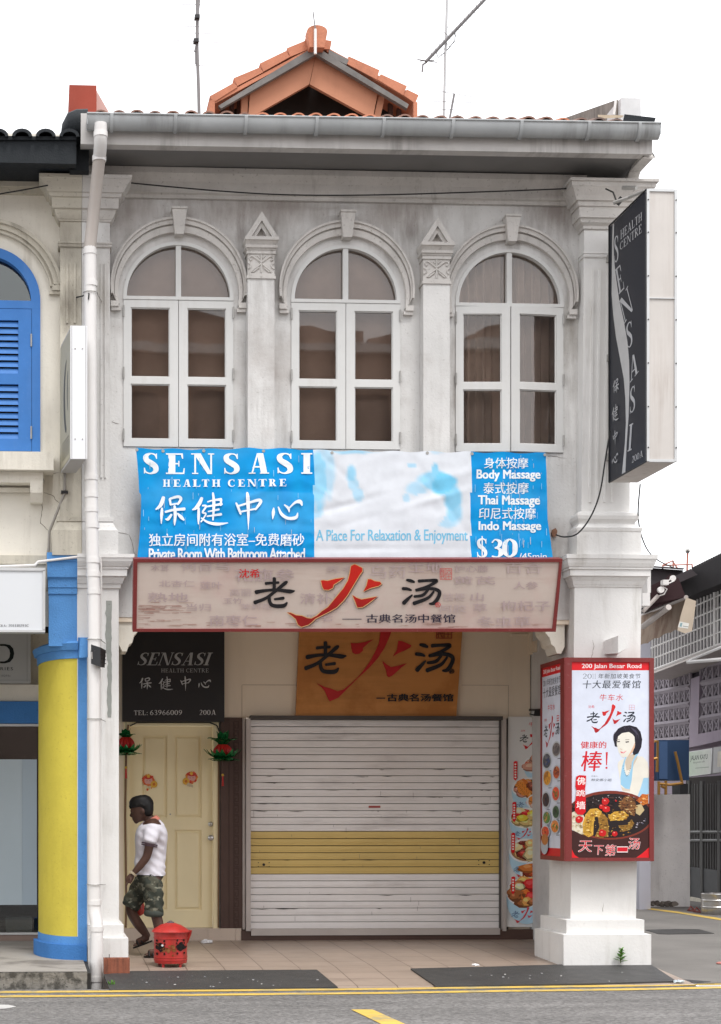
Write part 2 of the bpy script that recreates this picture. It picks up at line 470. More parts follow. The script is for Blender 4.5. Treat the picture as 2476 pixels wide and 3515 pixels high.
def serif_line(txt, w, t, gap, shear):
    x = 0; out = []
    for ch in txt:
        P, a = roman(ch, w, t)
        for p in P: out.append([(x + q[0] + shear * q[1], q[1]) for q in p])
        x += a + gap
    return out, x - gap + shear * .6

# ================================================================== materials
def _st(px, py, rx, ry, k, c=(.20, .17, .15), Y=.1):
    p = W(px, py, Y); return (p.x, p.z, rx / 388.0, ry / 388.0, k, c)
STAINS_AND_EAVES_SHADE = [_st(760, 720, 190, 70, .75, (.30, .262, .24)), _st(1000, 705, 160, 60, .65, (.30, .262, .24)), _st(1370, 725, 200, 75, .75, (.30, .262, .24)), _st(1900, 720, 130, 100, .8, (.26, .225, .205)), _st(470, 720, 120, 70, .6, (.31, .27, .25)),  # this row: grime that also paints in shade under the eaves
          _st(1965, 1130, 34, 220, .7, (.24, .22, .19)), _st(335, 1010, 60, 130, .55, (.27, .24, .20)), _st(1420, 800, 46, 70, .7, (.20, .175, .16)), _st(838, 800, 34, 60, .6, (.22, .19, .175))]
M = {}
M['plaster'] = mat('white_plaster', (.69, .682, .665), .85, .18, 1.6, streak=.8, dirt=(.17, .145, .125), bump=.3, bscale=40, speck=.35, col2=(.45, .415, .39), c2scale=1.0, c2lo=.48, c2hi=.7, slo=.44, shi=.7, dark_patches=STAINS_AND_EAVES_SHADE)
M['white_paint'] = mat('white_masonry_paint', (.76, .75, .73), .8, .10, 2.2, streak=.6, dirt=(.30, .27, .22), bump=.2, bscale=40, speck=.15)
M['dirty_trim'] = mat('weathered_white_trim', (.62, .595, .565), .85, .2, 3.5, streak=.6, dirt=(.16, .14, .12), bump=.35, bscale=60, speck=.5, sscale=(14, 14, 2))
M['grey_trim'] = mat('stained_eaves_paint', (.60, .58, .56), .8, .2, 2, streak=.95, dirt=(.10, .085, .075), sscale=(9, 1.5, .8), slo=.42, shi=.66)
M['gutter'] = mat('grey_gutter', (.40, .415, .42), .5, .2, 2, streak=1.0, dirt=(.10, .095, .09), spec=.4, sscale=(8, 1, .9), slo=.42, shi=.68)
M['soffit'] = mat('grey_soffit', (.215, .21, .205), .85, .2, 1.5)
M['window_white'] = mat('white_window_paint', (.64, .64, .625), .55, .06, 4, streak=.3, dirt=(.35, .30, .24), speck=.12)
M['hinge'] = mat('grey_hinge', (.42, .41, .39), .5, .2, 20, metal=.4)
M['curtain'] = mat('brown_curtain', (.61, .52, .465), .9, .25, 3)
M['curtain_grey'] = mat('taupe_curtain', (.84, .79, .75), .9, .2, 4)
M['cream'] = mat('cream_plaster', (.80, .76, .67), .85, .14, 1.8, streak=.6, dirt=(.25, .21, .15), bump=.25, bscale=45, speck=.2)
M['cream_grey'] = mat('stained_cream_plaster', (.60, .56, .47), .85, .2, 1.4, streak=.8, dirt=(.13, .115, .09), bump=.35, bscale=50, speck=.45, slo=.45, shi=.66, dark_patches=[_st(235, 1060, 60, 90, .8, (.17, .15, .12)), _st(240, 880, 50, 60, .6, (.20, .18, .15)), _st(225, 800, 60, 50, .5, (.24, .21, .17))])
M['inner'] = mat('beige_inner_wall', (.82, .71, .575), .8, .06, 1.2, streak=.15, dirt=(.4, .33, .25))
M['blue_paint'] = mat('blue_masonry_paint', (.10, .29, .62), .75, .15, 5, bump=.5, bscale=70, speck=.35, dirt=(.06, .11, .25))
M['blue_deep'] = mat('deep_blue_base_paint', (.055, .205, .52), .75, .18, 5, bump=.6, bscale=60, speck=.45, dirt=(.03, .06, .15))
M['blue_wood'] = mat('blue_shutter_paint', (.05, .195, .53), .55, .14, 4, streak=.2, dirt=(.25, .35, .6), speck=.1)
M['yellow'] = mat('yellow_column_paint', (.66, .55, .075), .75, .14, 2.5, bump=.35, bscale=28, speck=.35, dirt=(.30, .20, .04), streak=.25)
M['pvc'] = mat('white_pvc', (.76, .74, .72), .4, .07, 3, streak=.35, dirt=(.35, .29, .24), spec=.4, sscale=(16, 16, .8))
M['pvc_old'] = mat('old_taupe_pvc', (.52, .47, .43), .45, .1, 3, streak=.3, dirt=(.2, .17, .15), spec=.4)
M['roof_tile'] = mat('terracotta_tile', (.58, .235, .14), .85, .25, 3, streak=.7, dirt=(.16, .085, .06), bump=.4, bscale=40, speck=.3, sscale=(5, 5, 3))
M['roof_old'] = mat('old_grey_brown_tile', (.30, .17, .13), .9, .3, 3, speck=.6, dirt=(.06, .05, .05), bump=.5, col2=(.13, .12, .115), c2scale=1.1, c2lo=.44, c2hi=.6)
M['roof_dark'] = mat('black_weathered_tile', (.014, .018, .022), .7, .3, 3, bump=.4)
M['gable'] = mat('terracotta_painted_board', (.52, .24, .145), .85, .12, 1.5, streak=.3, dirt=(.3, .14, .09))
M['weathered_wood'] = mat('weathered_grey_wood', (.21, .20, .19), .85, .35, 6, streak=.5, dirt=(.07, .06, .06), sscale=(3, 3, 12))
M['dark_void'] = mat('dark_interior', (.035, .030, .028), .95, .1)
M['chimney_red'] = mat('red_painted_chimney', (.34, .065, .04), .8, .25, 2, streak=1.0, dirt=(.09, .04, .03))
M['concrete_old'] = mat('lichen_concrete', (.30, .27, .24), .9, .3, 3, streak=.9, dirt=(.06, .05, .045), bump=.5, slo=.4, shi=.6)
M['pale_render'] = mat('pale_render', (.66, .66, .66), .85, .2, 4, speck=.3, dirt=(.3, .29, .28))
M['door'] = mat('cream_door_paint', (.86, .745, .475), .5, .08, 1.5, streak=.15, dirt=(.4, .32, .18), spec=.4)
M['brown_panel'] = mat('dark_brown_panel', (.085, .048, .038), .55, .2, 3, spec=.35)
M['brown_line'] = mat('brown_key_pattern', (.062, .034, .027), .6, .1)
M['steel'] = mat('brushed_steel', (.55, .54, .52), .32, .1, 6, metal=.9)
M['slat'] = mat('aluminium_slat', (.90, .87, .855), .5, .10, 1.4, streak=.6, dirt=(.20, .17, .16), metal=.1, spec=.5, sscale=(1.2, 1, 9), slo=.5, shi=.75)
M['slat_gold'] = mat('gold_slat', (.74, .55, .20), .42, .12, 1.5, metal=.15, spec=.5, streak=.25, dirt=(.25, .16, .05), sscale=(1.2, 1, 9))
M['groove'] = mat('slat_shadow_gap', (.10, .09, .085), .9, .2)
M['rail'] = mat('grey_shutter_rail', (.52, .47, .44), .5, .12, 4, metal=.2)
M['tile_skirt'] = mat('beige_skirting_tile', (.56, .46, .38), .45, .1, 3, speck=.15)
M['black_metal'] = mat('black_metal', (.018, .018, .02), .45, .1, spec=.4)
M['wire'] = mat('black_cable', (.03, .03, .03), .6, 0)
M['antenna'] = mat('grey_antenna_metal', (.20, .19, .19), .5, .2, metal=.6)
M['sign_frame'] = mat('aluminium_sign_frame', (.62, .63, .63), .4, .08, 5, metal=.3)
M['sign_white'] = mat('white_sign_sheet', (.66, .68, .70), .35, .03, 2, spec=.4)
M['print'] = print_mat('printed_ink')
M['print_matte'] = print_mat('matte_printed_ink', .7, .2)
M['red_frame'] = mat('maroon_frame', (.20, .03, .028), .45, .12, 4, spec=.4, speck=.1, dirt=(.5, .4, .38))

def glass_mat(name, tint, refl, rough=.015):
    m = bpy.data.materials.new(name); m.use_nodes = True
    nt = m.node_tree; nt.nodes.clear(); N = nt.nodes.new; L = nt.links.new
    o = N('ShaderNodeOutputMaterial'); t = N('ShaderNodeBsdfTransparent'); t.inputs[0].default_value = (*tint, 1)
    g = N('ShaderNodeBsdfGlossy'); g.inputs['Roughness'].default_value = rough; g.inputs['Color'].default_value = (.95, .93, .92, 1)
    f = N('ShaderNodeFresnel'); f.inputs['IOR'].default_value = refl
    x = N('ShaderNodeMixShader'); L(f.outputs[0], x.inputs[0]); L(t.outputs[0], x.inputs[1]); L(g.outputs[0], x.inputs[2])
    no = N('ShaderNodeTexNoise'); no.inputs['Scale'].default_value = 1.3; no.inputs['Detail'].default_value = 2
    ge = N('ShaderNodeNewGeometry'); L(ge.outputs['Position'], no.inputs['Vector'])
    bp = N('ShaderNodeBump'); bp.inputs['Strength'].default_value = .08; bp.inputs['Distance'].default_value = .02
    L(no.outputs[0], bp.inputs['Height']); L(bp.outputs[0], g.inputs['Normal'])
    L(x.outputs[0], o.inputs[0]); return m
M['glass'] = glass_mat('window_glass', (.86, .82, .79), 1.62)
M['shop_glass'] = glass_mat('shop_glass', (.55, .6, .62), 1.7)

# ================================================================== the ground
def road_mat():
    m = mat('asphalt', (.195, .187, .18), .9, .18, 1.1, bump=.9, bscale=90)
    nt = m.node_tree; b = nt.nodes['Principled BSDF']; N = nt.nodes.new; L = nt.links.new
    src = b.inputs['Base Color'].links[0].from_socket
    geo = N('ShaderNodeNewGeometry'); v = N('ShaderNodeTexVoronoi'); v.inputs['Scale'].default_value = 46
    L(geo.outputs['Position'], v.inputs['Vector'])
    r = N('ShaderNodeMapRange'); r.inputs[1].default_value = 0; r.inputs[2].default_value = 1; r.inputs[3].default_value = .66; r.inputs[4].default_value = 1.34
    s = N('ShaderNodeSeparateColor'); L(v.outputs['Color'], s.inputs[0]); L(s.outputs[0], r.inputs[0])
    x = N('ShaderNodeMix'); x.data_type = 'RGBA'; x.blend_type = 'MULTIPLY'; x.inputs[0].default_value = 1
    L(src, x.inputs[6]); L(r.outputs[0], x.inputs[7])
    mp = N('ShaderNodeMapping'); mp.inputs['Scale'].default_value = (.5, 3, 1); L(geo.outputs['Position'], mp.inputs['Vector'])
    n = N('ShaderNodeTexNoise'); n.inputs['Scale'].default_value = 1.2; n.inputs['Detail'].default_value = 8; L(mp.outputs[0], n.inputs['Vector'])
    r2 = N('ShaderNodeMapRange'); r2.inputs[1].default_value = .35; r2.inputs[2].default_value = .7; r2.inputs[3].default_value = .82; r2.inputs[4].default_value = 1.1
    L(n.outputs[0], r2.inputs[0])
    y = N('ShaderNodeMix'); y.data_type = 'RGBA'; y.blend_type = 'MULTIPLY'; y.inputs[0].default_value = 1
    L(x.outputs[2], y.inputs[6]); L(r2.outputs[0], y.inputs[7]); L(y.outputs[2], b.inputs['Base Color'])
    return m
ZR = -.14
XP1 = X(300, -1.1)          # end of the neighbour's raised walkway
XP2 = X(372, -1.0)          # start of the tiled walkway
XP3 = X(2225, 0)            # right end of the tiled walkway
mb = MB(); mb.add([(-120, -1.1, ZR), (-120, -60, ZR), (160, -60, ZR), (160, -1.1, ZR)], [(0, 1, 2, 3)])
mb.add([(-120, -60, ZR), (-120, -400, ZR), (160, -400, ZR), (160, -60, ZR)], [(0, 1, 2, 3)])
road = struct(mb.build('road', road_mat()))
yel = mat('yellow_road_paint', (.68, .46, .10), .8, .25, 5, bump=.5, speck=.8, dirt=(.26, .24, .2), col2=(.45, .36, .17), c2scale=6, c2lo=.5, c2hi=.62)
def ground_strip(pts_a, pts_b, z, name, m, parent=None):
    mb = MB(); A = [G(a, b, z) for a, b in pts_a]; B = [G(a, b, z) for a, b in pts_b]; n = len(A)
    mb.add(A + B, [(i, i + 1, n + i + 1, n + i) for i in range(n - 1)])
    return mb.build(name, m, parent)
xs = [-400, 0, 300, 800, 1300, 1800, 2160, 2476, 2900]
l1 = [3410, 3405.5, 3403.5, 3399.5, 3395, 3388, 3383.5, 3377, 3369]
ground_strip([(x, y - 3.4) for x, y in zip(xs, l1)], [(x, y + 3) for x, y in zip(xs, l1)], ZR + .004, 'yellow_line', yel, road)
l2 = [3424, 3420, 3418.5, 3413.5, 3408.5, 3400.5, 3396, 3389.5, 3382]
ground_strip([(x, y - 3.4) for x, y in zip(xs, l2)], [(x, y + 3) for x, y in zip(xs, l2)], ZR + .004, 'yellow_line', yel, road)
ground_strip([(1206, 3465), (1280, 3465)], [(1310, 3515), (1392, 3515)], ZR + .004, 'lane_mark', yel, road)
ground_strip([(1310, 3515), (1392, 3515)], [(1440, 3580), (1530, 3580)], ZR + .004, 'lane_mark', yel, road)
wp = mat('worn_white_road_paint', (.55, .54, .52), .85, .25, 6, speck=.5)
ground_strip([(-300, 3446), (-60, 3447), (30, 3449), (56, 3455)], [(-300, 3470), (-60, 3466), (20, 3462), (54, 3456)], ZR + .004, 'arrow_mark', wp, road)

def tile_floor_mat():
    m = mat('floor_tile', (.36, .28, .225), .42, .16, 1.3, spec=.45, streak=.5, dirt=(.12, .09, .075), sscale=(1.5, 5, 1))
    nt = m.node_tree; b = nt.nodes['Principled BSDF']; N = nt.nodes.new; L = nt.links.new
    src = b.inputs['Base Color'].links[0].from_socket
    geo = N('ShaderNodeNewGeometry'); br = N('ShaderNodeTexBrick'); br.offset = 0
    br.inputs['Scale'].default_value = 1; br.inputs['Brick Width'].default_value = .33; br.inputs['Row Height'].default_value = .33
    br.inputs['Mortar Size'].default_value = .0045; br.inputs['Color1'].default_value = (1, 1, 1, 1); br.inputs['Color2'].default_value = (.9, .9, .9, 1); br.inputs['Mortar'].default_value = (.35, .33, .32, 1)
    L(geo.outputs['Position'], br.inputs['Vector'])
    x = N('ShaderNodeMix'); x.data_type = 'RGBA'; x.blend_type = 'MULTIPLY'; x.inputs[0].default_value = 1
    L(src, x.inputs[6]); L(br.outputs[0], x.inputs[7]); L(x.outputs[2], b.inputs['Base Color']); return m
YI = 2.2
mb = MB()
prof = [(YI + .3, 0), (YI, 0), (1.0, -.03), (-.05, -.065), (-1.0, -.133), (-1.1, -.16), (-1.1, -.5)]
mb.add([(XP2, y, z) for y, z in prof] + [(XP3, y, z) for y, z in prof], [(i, i + 1, len(prof) + i + 1, len(prof) + i) for i in range(len(prof) - 1)])
mb.add([(XP2, y, z) for y, z in prof] + [(XP2, YI + .3, -.5)], [tuple(range(len(prof) + 1))])
struct(mb.build('walkway', tile_floor_mat()))
def walk_z(Y):
    for (y1, z1), (y0, z0) in zip(prof[:-2], prof[1:-1]):
        if y0 <= Y <= y1: return z0 + (z1 - z0) * (Y - y0) / (y1 - y0)
    return ZR
cm = mat('stained_concrete', (.34, .315, .285), .9, .3, 1.6, bump=.4, speck=.3, dirt=(.1, .09, .08), col2=(.22, .2, .18), c2scale=1.5)
km = mat('mossy_kerb_stone', (.25, .235, .21), .95, .3, 5, bump=.9, bscale=30, speck=.9, dirt=(.035, .035, .03), col2=(.085, .08, .07), c2scale=9, c2lo=.44, c2hi=.56)
mb = MB(); mb.add([(-14, -1.085, .003), (XP1, -1.085, .003), (XP1, YI + .4, .003), (-14, YI + .4, .003)], [(0, 1, 2, 3)])
struct(mb.build('neighbour_walkway', cm))
mb = MB(); mb.box(-14, XP1, -1.1, -.95, -.4, -.002)
struct(mb.build('kerb', km))
mb = MB(); mb.box(XP1 + .002, XP2 - .002, -1.1, .3, -.42, -.4)
mb.box(XP1 + .002, XP1 + .03, -1.1, .3, -.4, -.01)
struct(mb.build('drain', mat('wet_black_drain', (.02, .019, .018), .6, .2)))
lane = mat('lane_concrete', (.20, .187, .172), .9, .3, .9, bump=.5, streak=.5, dirt=(.13, .12, .11), sscale=(.6, 4, 1), speck=.2)
mb = MB(); mb.add([(XP3, -1.1, ZR + .004), (160, -1.1, ZR + .004), (160, 120, ZR + .004), (XP3, 120, ZR + .004)], [(0, 1, 2, 3)])
side_lane = struct(mb.build('side_lane', lane))
ground_strip([(2100, 3099), (2200, 3113), (2330, 3129), (2476, 3152), (2600, 3171)], [(2100, 3104), (2200, 3118), (2330, 3135), (2476, 3159), (2600, 3180)], ZR + .008, 'yellow_line', yel, side_lane)
mb = MB(); mb.add([(-120, YI + 14, -.16), (XP3, YI + 14, -.16), (XP3, 120, -.16), (-120, 120, -.16)], [(0, 1, 2, 3)])
struct(mb.build('ground', cm))

# ================================================================== the white shophouse
YW = .13                                   # face of the upper wall
XL, XR = X(282, 0), X(2163, 0)
ZW0, ZW1 = 3.02, Z(1240, 590, YW)
house = thing('shophouse', 'weathered white two-storey shophouse with three arched windows and a terracotta jack roof', 'shophouse', ((XL + XR) / 2, 0, 0))
ux = (X(803, YW) - X(427, YW)) / 376.0     # metres per photo pixel on the upper wall
WIN = [(613, 1020), (1187, 1030), (1749, 1043)]
holes = []
for cx, sy in WIN:
    c = W(cx, sy, YW); r = 189 * ux
    h = [(c.x - r, c.z - 515 * ux), (c.x + r, c.z - 515 * ux)] + [(c.x + r * math.cos(math.pi * k / 24), c.z + r * math.sin(math.pi * k / 24)) for k in range(25)]
    holes.append(h)
mb = MB(); mb.wall_holes(XL, XR, ZW0, ZW1 + .35, YW, .16, holes)
mb.build('upper_wall', M['plaster'], house)
mb = MB()   # body behind: floor slab, side wall, back
mb.box(XR - .2, XR - .005, YW + .01, 13, ZR, 7.0)
mb.box(XL, XR - .21, 12.8, 13, ZR, 7.0)
mb.box(XL - .02, XL + .1, YI + .3, 12.7, 0, 7.0)
mb.build('side_wall', M['pale_render'], house)
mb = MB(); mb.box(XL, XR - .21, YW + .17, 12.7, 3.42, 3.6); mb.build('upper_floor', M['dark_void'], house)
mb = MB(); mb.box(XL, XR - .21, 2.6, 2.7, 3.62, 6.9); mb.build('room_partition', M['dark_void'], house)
mb = MB(); mb.box(XL + .11, XR - .22, YW + .18, YI + .3, 3.36, 3.41); mb.build('ceiling', M['inner'], house)
mb = MB(); mb.box(XL + .11, XR - .1, YW + .005, YW + .3, 2.98, 3.35); mb.build('beam', M['inner'], house)

# windows
def leaf(mb_f, mb_g, w_, h_, flip):
    """casement leaf in local x (0 at hinge .. w), z (0 bottom .. h), y depth"""
    st, ms, tr, br, mr_ = 25 * ux, 29 * ux, 26 * ux, 26 * ux, 24 * ux
    zm = h_ * .427
    fr = [(0, st, 0, h_), (w_ - ms, w_, 0, h_), (st, w_ - ms, 0, br), (st, w_ - ms, h_ - tr, h_), (st, w_ - ms, zm, zm + mr_)]
    for a, b, c, d in fr: mb_f.append((a, b, 0, .042, c, d))
    b_ = 3.5 * ux
    for z0, z1 in ((br, zm), (zm + mr_, h_ - tr)):
        for a, b, c, d in ((st, st + b_, z0, z1), (w_ - ms - b_, w_ - ms, z0, z1), (st + b_, w_ - ms - b_, z0, z0 + b_), (st + b_, w_ - ms - b_, z1 - b_, z1)):
            mb_f.append((a, b, .012, .034, c, d))
        mb_g.append((st + b_, w_ - ms - b_, .022, .027, z0 + b_, z1 - b_))
def arc(cx, cz, r, a0=0, a1=math.pi, n=32):
    return [(cx + r * math.cos(a0 + (a1 - a0) * k / n), cz + r * math.sin(a0 + (a1 - a0) * k / n)) for k in range(n + 1)]
def arc_band(mb, P, Q, y0, y1):
    """solid between two equal-length curves P (outer) and Q (inner), front y0 back y1"""
    mb.rings([[(p[0], y0, p[1]), (q[0], y0, q[1]), (q[0], y1, q[1]), (p[0], y1, p[1])] for p, q in zip(P, Q)])
for wi, (cx, sy) in enumerate(WIN):
    c = W(cx, sy, YW)
    win = bpy.data.objects.new('window', None); COL.objects.link(win); win.parent = house
    win.location = Vector((c.x, YW, c.z)) - root_off(house)
    win['label'] = ['closed white casement window with a slanted roofline reflected in it', 'closed middle casement window', 'slightly open white casement window with drawn dark curtains'][wi]
    fy = YW - .012
    mb = MB()
    R1, R0 = 189 * ux, 177 * ux
    arc_band(mb, arc(c.x, c.z, R1), arc(c.x, c.z, R0), fy, YW + .09)
    mb.box(c.x - R1, c.x + R1, fy - .004, YW + .09, c.z - 11 * ux, c.z + .001)
    mb.box(c.x - 9 * ux, c.x + 9 * ux, fy + .01, YW + .085, c.z + .001, c.z + R0)
    zb = c.z - 513 * ux
    for s_ in (-1, 1): mb.box(c.x + s_ * R1, c.x + s_ * 182 * ux, fy + .03, YW + .12, zb, c.z - 11 * ux)
    mb.box(c.x - 181 * ux, c.x + 181 * ux, YW + .01, YW + .12, zb - .02, zb)
    mb.build('frame', M['window_white'], win)
    mb = MB()
    for a0, a1 in ((0, math.pi / 2), (math.pi / 2, math.pi)):
        P = arc(c.x, c.z, R0, a0, a1, 16)
        mb.prism([(p[0], YW + .045, p[1]) for p in P] + [(c.x, YW + .045, c.z)], (0, .004, 0))
    mb.build('fanlight_glass', M['glass'], win)
    lw, lh = 187.5 * ux, 501 * ux
    for s_ in (-1, 1):
        fbx, gbx = [], []
        leaf(fbx, gbx, lw, lh, s_)
        ang = 0 if wi < 2 else (.05 if s_ < 0 else .085)
        hx = c.x + s_ * 188.5 * ux
        def place(boxes):
            m_ = MB()
            for a, b, y0, y1, z0, z1 in boxes: m_.box(a, b, y0, y1, z0, z1)
            out = []
            for x, y, z in m_.v:
                xx = x * math.cos(ang) + (y) * math.sin(ang) * 0
                out.append((hx - s_ * (x * math.cos(ang) + y * math.sin(ang)), fy + .002 - x * math.sin(ang) + y * math.cos(ang), zb + z))
            m_.v = out
            return m_
        place(fbx).build('casement', M['window_white'], win)
        place(gbx).build('glass', M['glass'], win)
        for t in (.08, .5, .92):
            m_ = MB(); m_.tube([(hx - s_ * .001, fy - .008, zb + lh * t - .05), (hx - s_ * .001, fy - .008, zb + lh * t + .05)], .008, 8)
            m_.build('hinge', M['hinge'], win)
    # curtain behind the panes
    mb = MB(); n = 60 if wi == 2 else 20; A = []; B = []
    top = zb + lh * 1.5
    for k in range(n + 1):
        x = c.x - 186 * ux + 372 * ux * k / n
        y = YW + (.17 if wi == 2 else .15) + (.035 * math.sin(k * 1.35) + .015 * math.sin(k * .6 + 1) if wi == 2 else .004 * math.sin(k))
        A.append((x, y, zb - .1)); B.append((x, y - .01, top))
    mb.add(A + B, [(i, i + 1, n + 2 + i, n + 1 + i) for i in range(n)])
    mb.build('curtain', M['curtain_grey' if wi == 2 else 'curtain'], win, smooth=60)
    # moulded arch round the window
    am = MB()
    ro, ri = 234 * ux, 207 * ux
    zc_o, zc_i = c.z + 32 * ux, c.z + 10 * ux
    a_o = math.asin((32 + 20 - 63 - 0) / 234.0) if False else -.24
    Po = arc(c.x, zc_o, ro, -.13, math.pi + .13, 40)
    Pm = arc(c.x, (zc_o * .55 + zc_i * .45), (ro * .55 + ri * .45), -.15, math.pi + .15, 40)
    Pm2 = arc(c.x, (zc_o * .45 + zc_i * .55), (ro * .45 + ri * .55), -.16, math.pi + .16, 40)
    Pi = arc(c.x, zc_i, ri, -.2, math.pi + .2, 40)
    Pe = arc(c.x, zc_o, ro - 7 * ux, -.13, math.pi + .13, 40)
    arc_band(am, Po, Pe, YW - .075, YW + .01)
    arc_band(am, [(p[0] * .999 + c.x * .001, p[1]) for p in Pe], Pm, YW - .058, YW + .01)
    arc_band(am, Pm, Pm2, YW - .03, YW + .01)
    arc_band(am, Pm2, Pi, YW - .042, YW + .01)
    for s_ in (-1, 1):
        x1 = c.x + s_ * 205 * ux; x2 = c.x + s_ * 232 * ux
        am.box(x1, x2, YW - .05, YW + .005, Pi[0][1] - 8 * ux, Pi[0][1] + 10 * ux)
        am.box(c.x + s_ * 199 * ux, x2 - s_ * .004, YW - .036, YW + .004, Pi[0][1] - 20 * ux, Pi[0][1] - 8.2 * ux)
    arch = am.build('arch_moulding', M['dirty_trim'], house, smooth=35)
    mb = MB()
    zt, zk = c.z + 293 * ux, c.z + 203 * ux
    mb.hexa([(c.x - 15 * ux, YW - .10, zk), (c.x + 15 * ux, YW - .10, zk), (c.x + 25 * ux, YW - .12, zt - .02), (c.x - 25 * ux, YW - .12, zt - .02)],
            [(c.x - 15 * ux, YW, zk), (c.x + 15 * ux, YW, zk), (c.x + 25 * ux, YW, zt - .02), (c.x - 25 * ux, YW, zt - .02)])
    mb.box(c.x - 27 * ux, c.x + 27 * ux, YW - .13, YW, zt - .019, zt)
    mb.build('keystone', M['dirty_trim'], arch)

# small pilasters with pediments between the windows
for k, (px, py) in enumerate([(897, 957), (1499, 975)]):
    a = W(px, py, 0); u = ux * .991; x = a.x; zf = a.z
    zb = Z(px, 1556 if k == 0 else 1560, 0)
    sh = MB(); sh.box(x - 46 * u, x + 46 * u, 0, YW - .003, zb, zf)
    colo = sh.build('colonnette', M['plaster'], house)
    mb = MB()
    Q = [(0, 50, .012), (9, 50, .012), (9.01, 47, .006), (18, 47, .006), (18.01, 46, 0), (85, 46, 0), (85.01, 50, .012), (97, 50, .012), (97.01, 51.5, .02), (101, 51.5, .02), (103, 55, .035), (112, 55, .04), (113, 52, .03), (126, 57, .055), (126.01, 58, .065), (137, 58, .065)]
    mb.loft([(zf + q[0] * u, x - q[1] * u, x + q[1] * u, -q[2], YW - .004) for q in Q])
    mb.build('capital', M['dirty_trim'], colo)
    mb = MB(); z0 = zf + 137.2 * u; zp = zf + 224 * u
    mb.prism([(x - 56 * u, -.05, z0), (x - 36 * u, -.05, z0), (x, -.05, zp - 30 * u), (x, -.05, zp)], (0, .175, 0))
    mb.prism([(x + 56 * u, -.05, z0), (x + 36 * u, -.05, z0), (x, -.05, zp - 30 * u), (x, -.05, zp)], (0, .175, 0))
    mb.prism([(x - 35 * u, -.028, z0), (x - 22 * u, -.028, z0), (x, -.028, zp - 52 * u), (x, -.028, zp - 31 * u)], (0, .15, 0))
    mb.prism([(x + 35 * u, -.028, z0), (x + 22 * u, -.028, z0), (x, -.028, zp - 52 * u), (x, -.028, zp - 31 * u)], (0, .15, 0))
    mb.prism([(x - 54 * u, .02, z0), (x + 54 * u, .02, z0), (x, .02, zp - 2 * u)], (0, .1, 0))
    mb.build('pediment', M['dirty_trim'], colo)
    mb = MB(); z1 = zf + 50 * u; rr = 3.4 * u
    def tw(pts): mb.tube([(x + p[0] * u, -.002, z1 + p[1] * u) for p in pts], rr, 6)
    tw([(0, -30), (0, 34)])
    for s_ in (-1, 1):
        tw([(0, 4), (s_ * 18, 18), (s_ * 30, 26), (s_ * 38, 26), (s_ * 41, 18), (s_ * 36, 12), (s_ * 32, 16)])
        tw([(0, 4), (s_ * 10, 14), (s_ * 18, 26), (s_ * 14, 29), (s_ * 6, 20)])
        tw([(0, 2), (s_ * 14, -10), (s_ * 30, -22), (s_ * 33, -27), (s_ * 26, -27), (s_ * 8, -12)])
        tw([(s_ * 45, 4), (s_ * 37, -2), (s_ * 36, -10), (s_ * 45, -17)])
    mb.build('leaf_ornament', M['dirty_trim'], colo, smooth=60)

# cornice under the eaves
mb = MB()
zc0, zc1 = Z(1240, 676, .07), Z(1240, 600, .07)
pr = [(YW - .002, zc0 - .03), (.10, zc0 - .03), (.10, zc0), (.075, zc0 + .01), (.075, zc1 - .09), (.03, zc1 - .03), (.03, zc1 + .02), (YW - .002, zc1 + .02)]
xa, xb = X(300, .1), X(2010, .07)
mb.rings([[(xa, y, z) for y, z in pr], [(xb, y, z) for y, z in pr]])
mb.build('cornice', M['dirty_trim'], house)

# eaves, gutter and roof
YF = -.47
zf0a, zf0b = Z(330, 495, YF), Z(2229, 529, YF)
xfa, xfb = X(278, YF), X(2240, YF)
sl = (zf0b - zf0a) / (X(2229, YF) - X(330, YF))
def ze(x): return zf0a + (x - X(330, YF)) * sl
mb = MB()
H_ = .26
mb.hexa([(xfa, YF, ze(xfa)), (xfb, YF, ze(xfb)), (xfb, YF, ze(xfb) + H_), (xfa, YF, ze(xfa) + H_)], [(xfa, YF + .035, ze(xfa)), (xfb, YF + .035, ze(xfb)), (xfb, YF + .035, ze(xfb) + H_), (xfa, YF + .035, ze(xfa) + H_)])
mb.build('fascia', M['grey_trim'], house)
mb = MB()
for y0, y1, dz, m_ in ((YF + .036, YF + .13, .012, 0),):
    mb.hexa([(xfa, y0, ze(xfa) + dz), (xfb, y0, ze(xfb) + dz), (xfb, y1, ze(xfb) + dz), (xfa, y1, ze(xfa) + dz)], [(xfa, y0, ze(xfa) + .05), (xfb, y0, ze(xfb) + .05), (xfb, y1, ze(xfb) + .05), (xfa, y1, ze(xfa) + .05)])
mb.build('eaves_batten', M['grey_trim'], house)
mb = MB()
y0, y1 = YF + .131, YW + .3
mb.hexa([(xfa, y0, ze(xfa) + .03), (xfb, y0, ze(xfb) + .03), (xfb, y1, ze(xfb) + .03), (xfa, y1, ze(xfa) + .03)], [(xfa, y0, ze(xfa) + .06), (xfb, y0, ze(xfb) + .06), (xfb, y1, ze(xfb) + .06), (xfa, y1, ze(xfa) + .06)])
mb.build('soffit', M['soffit'], house)
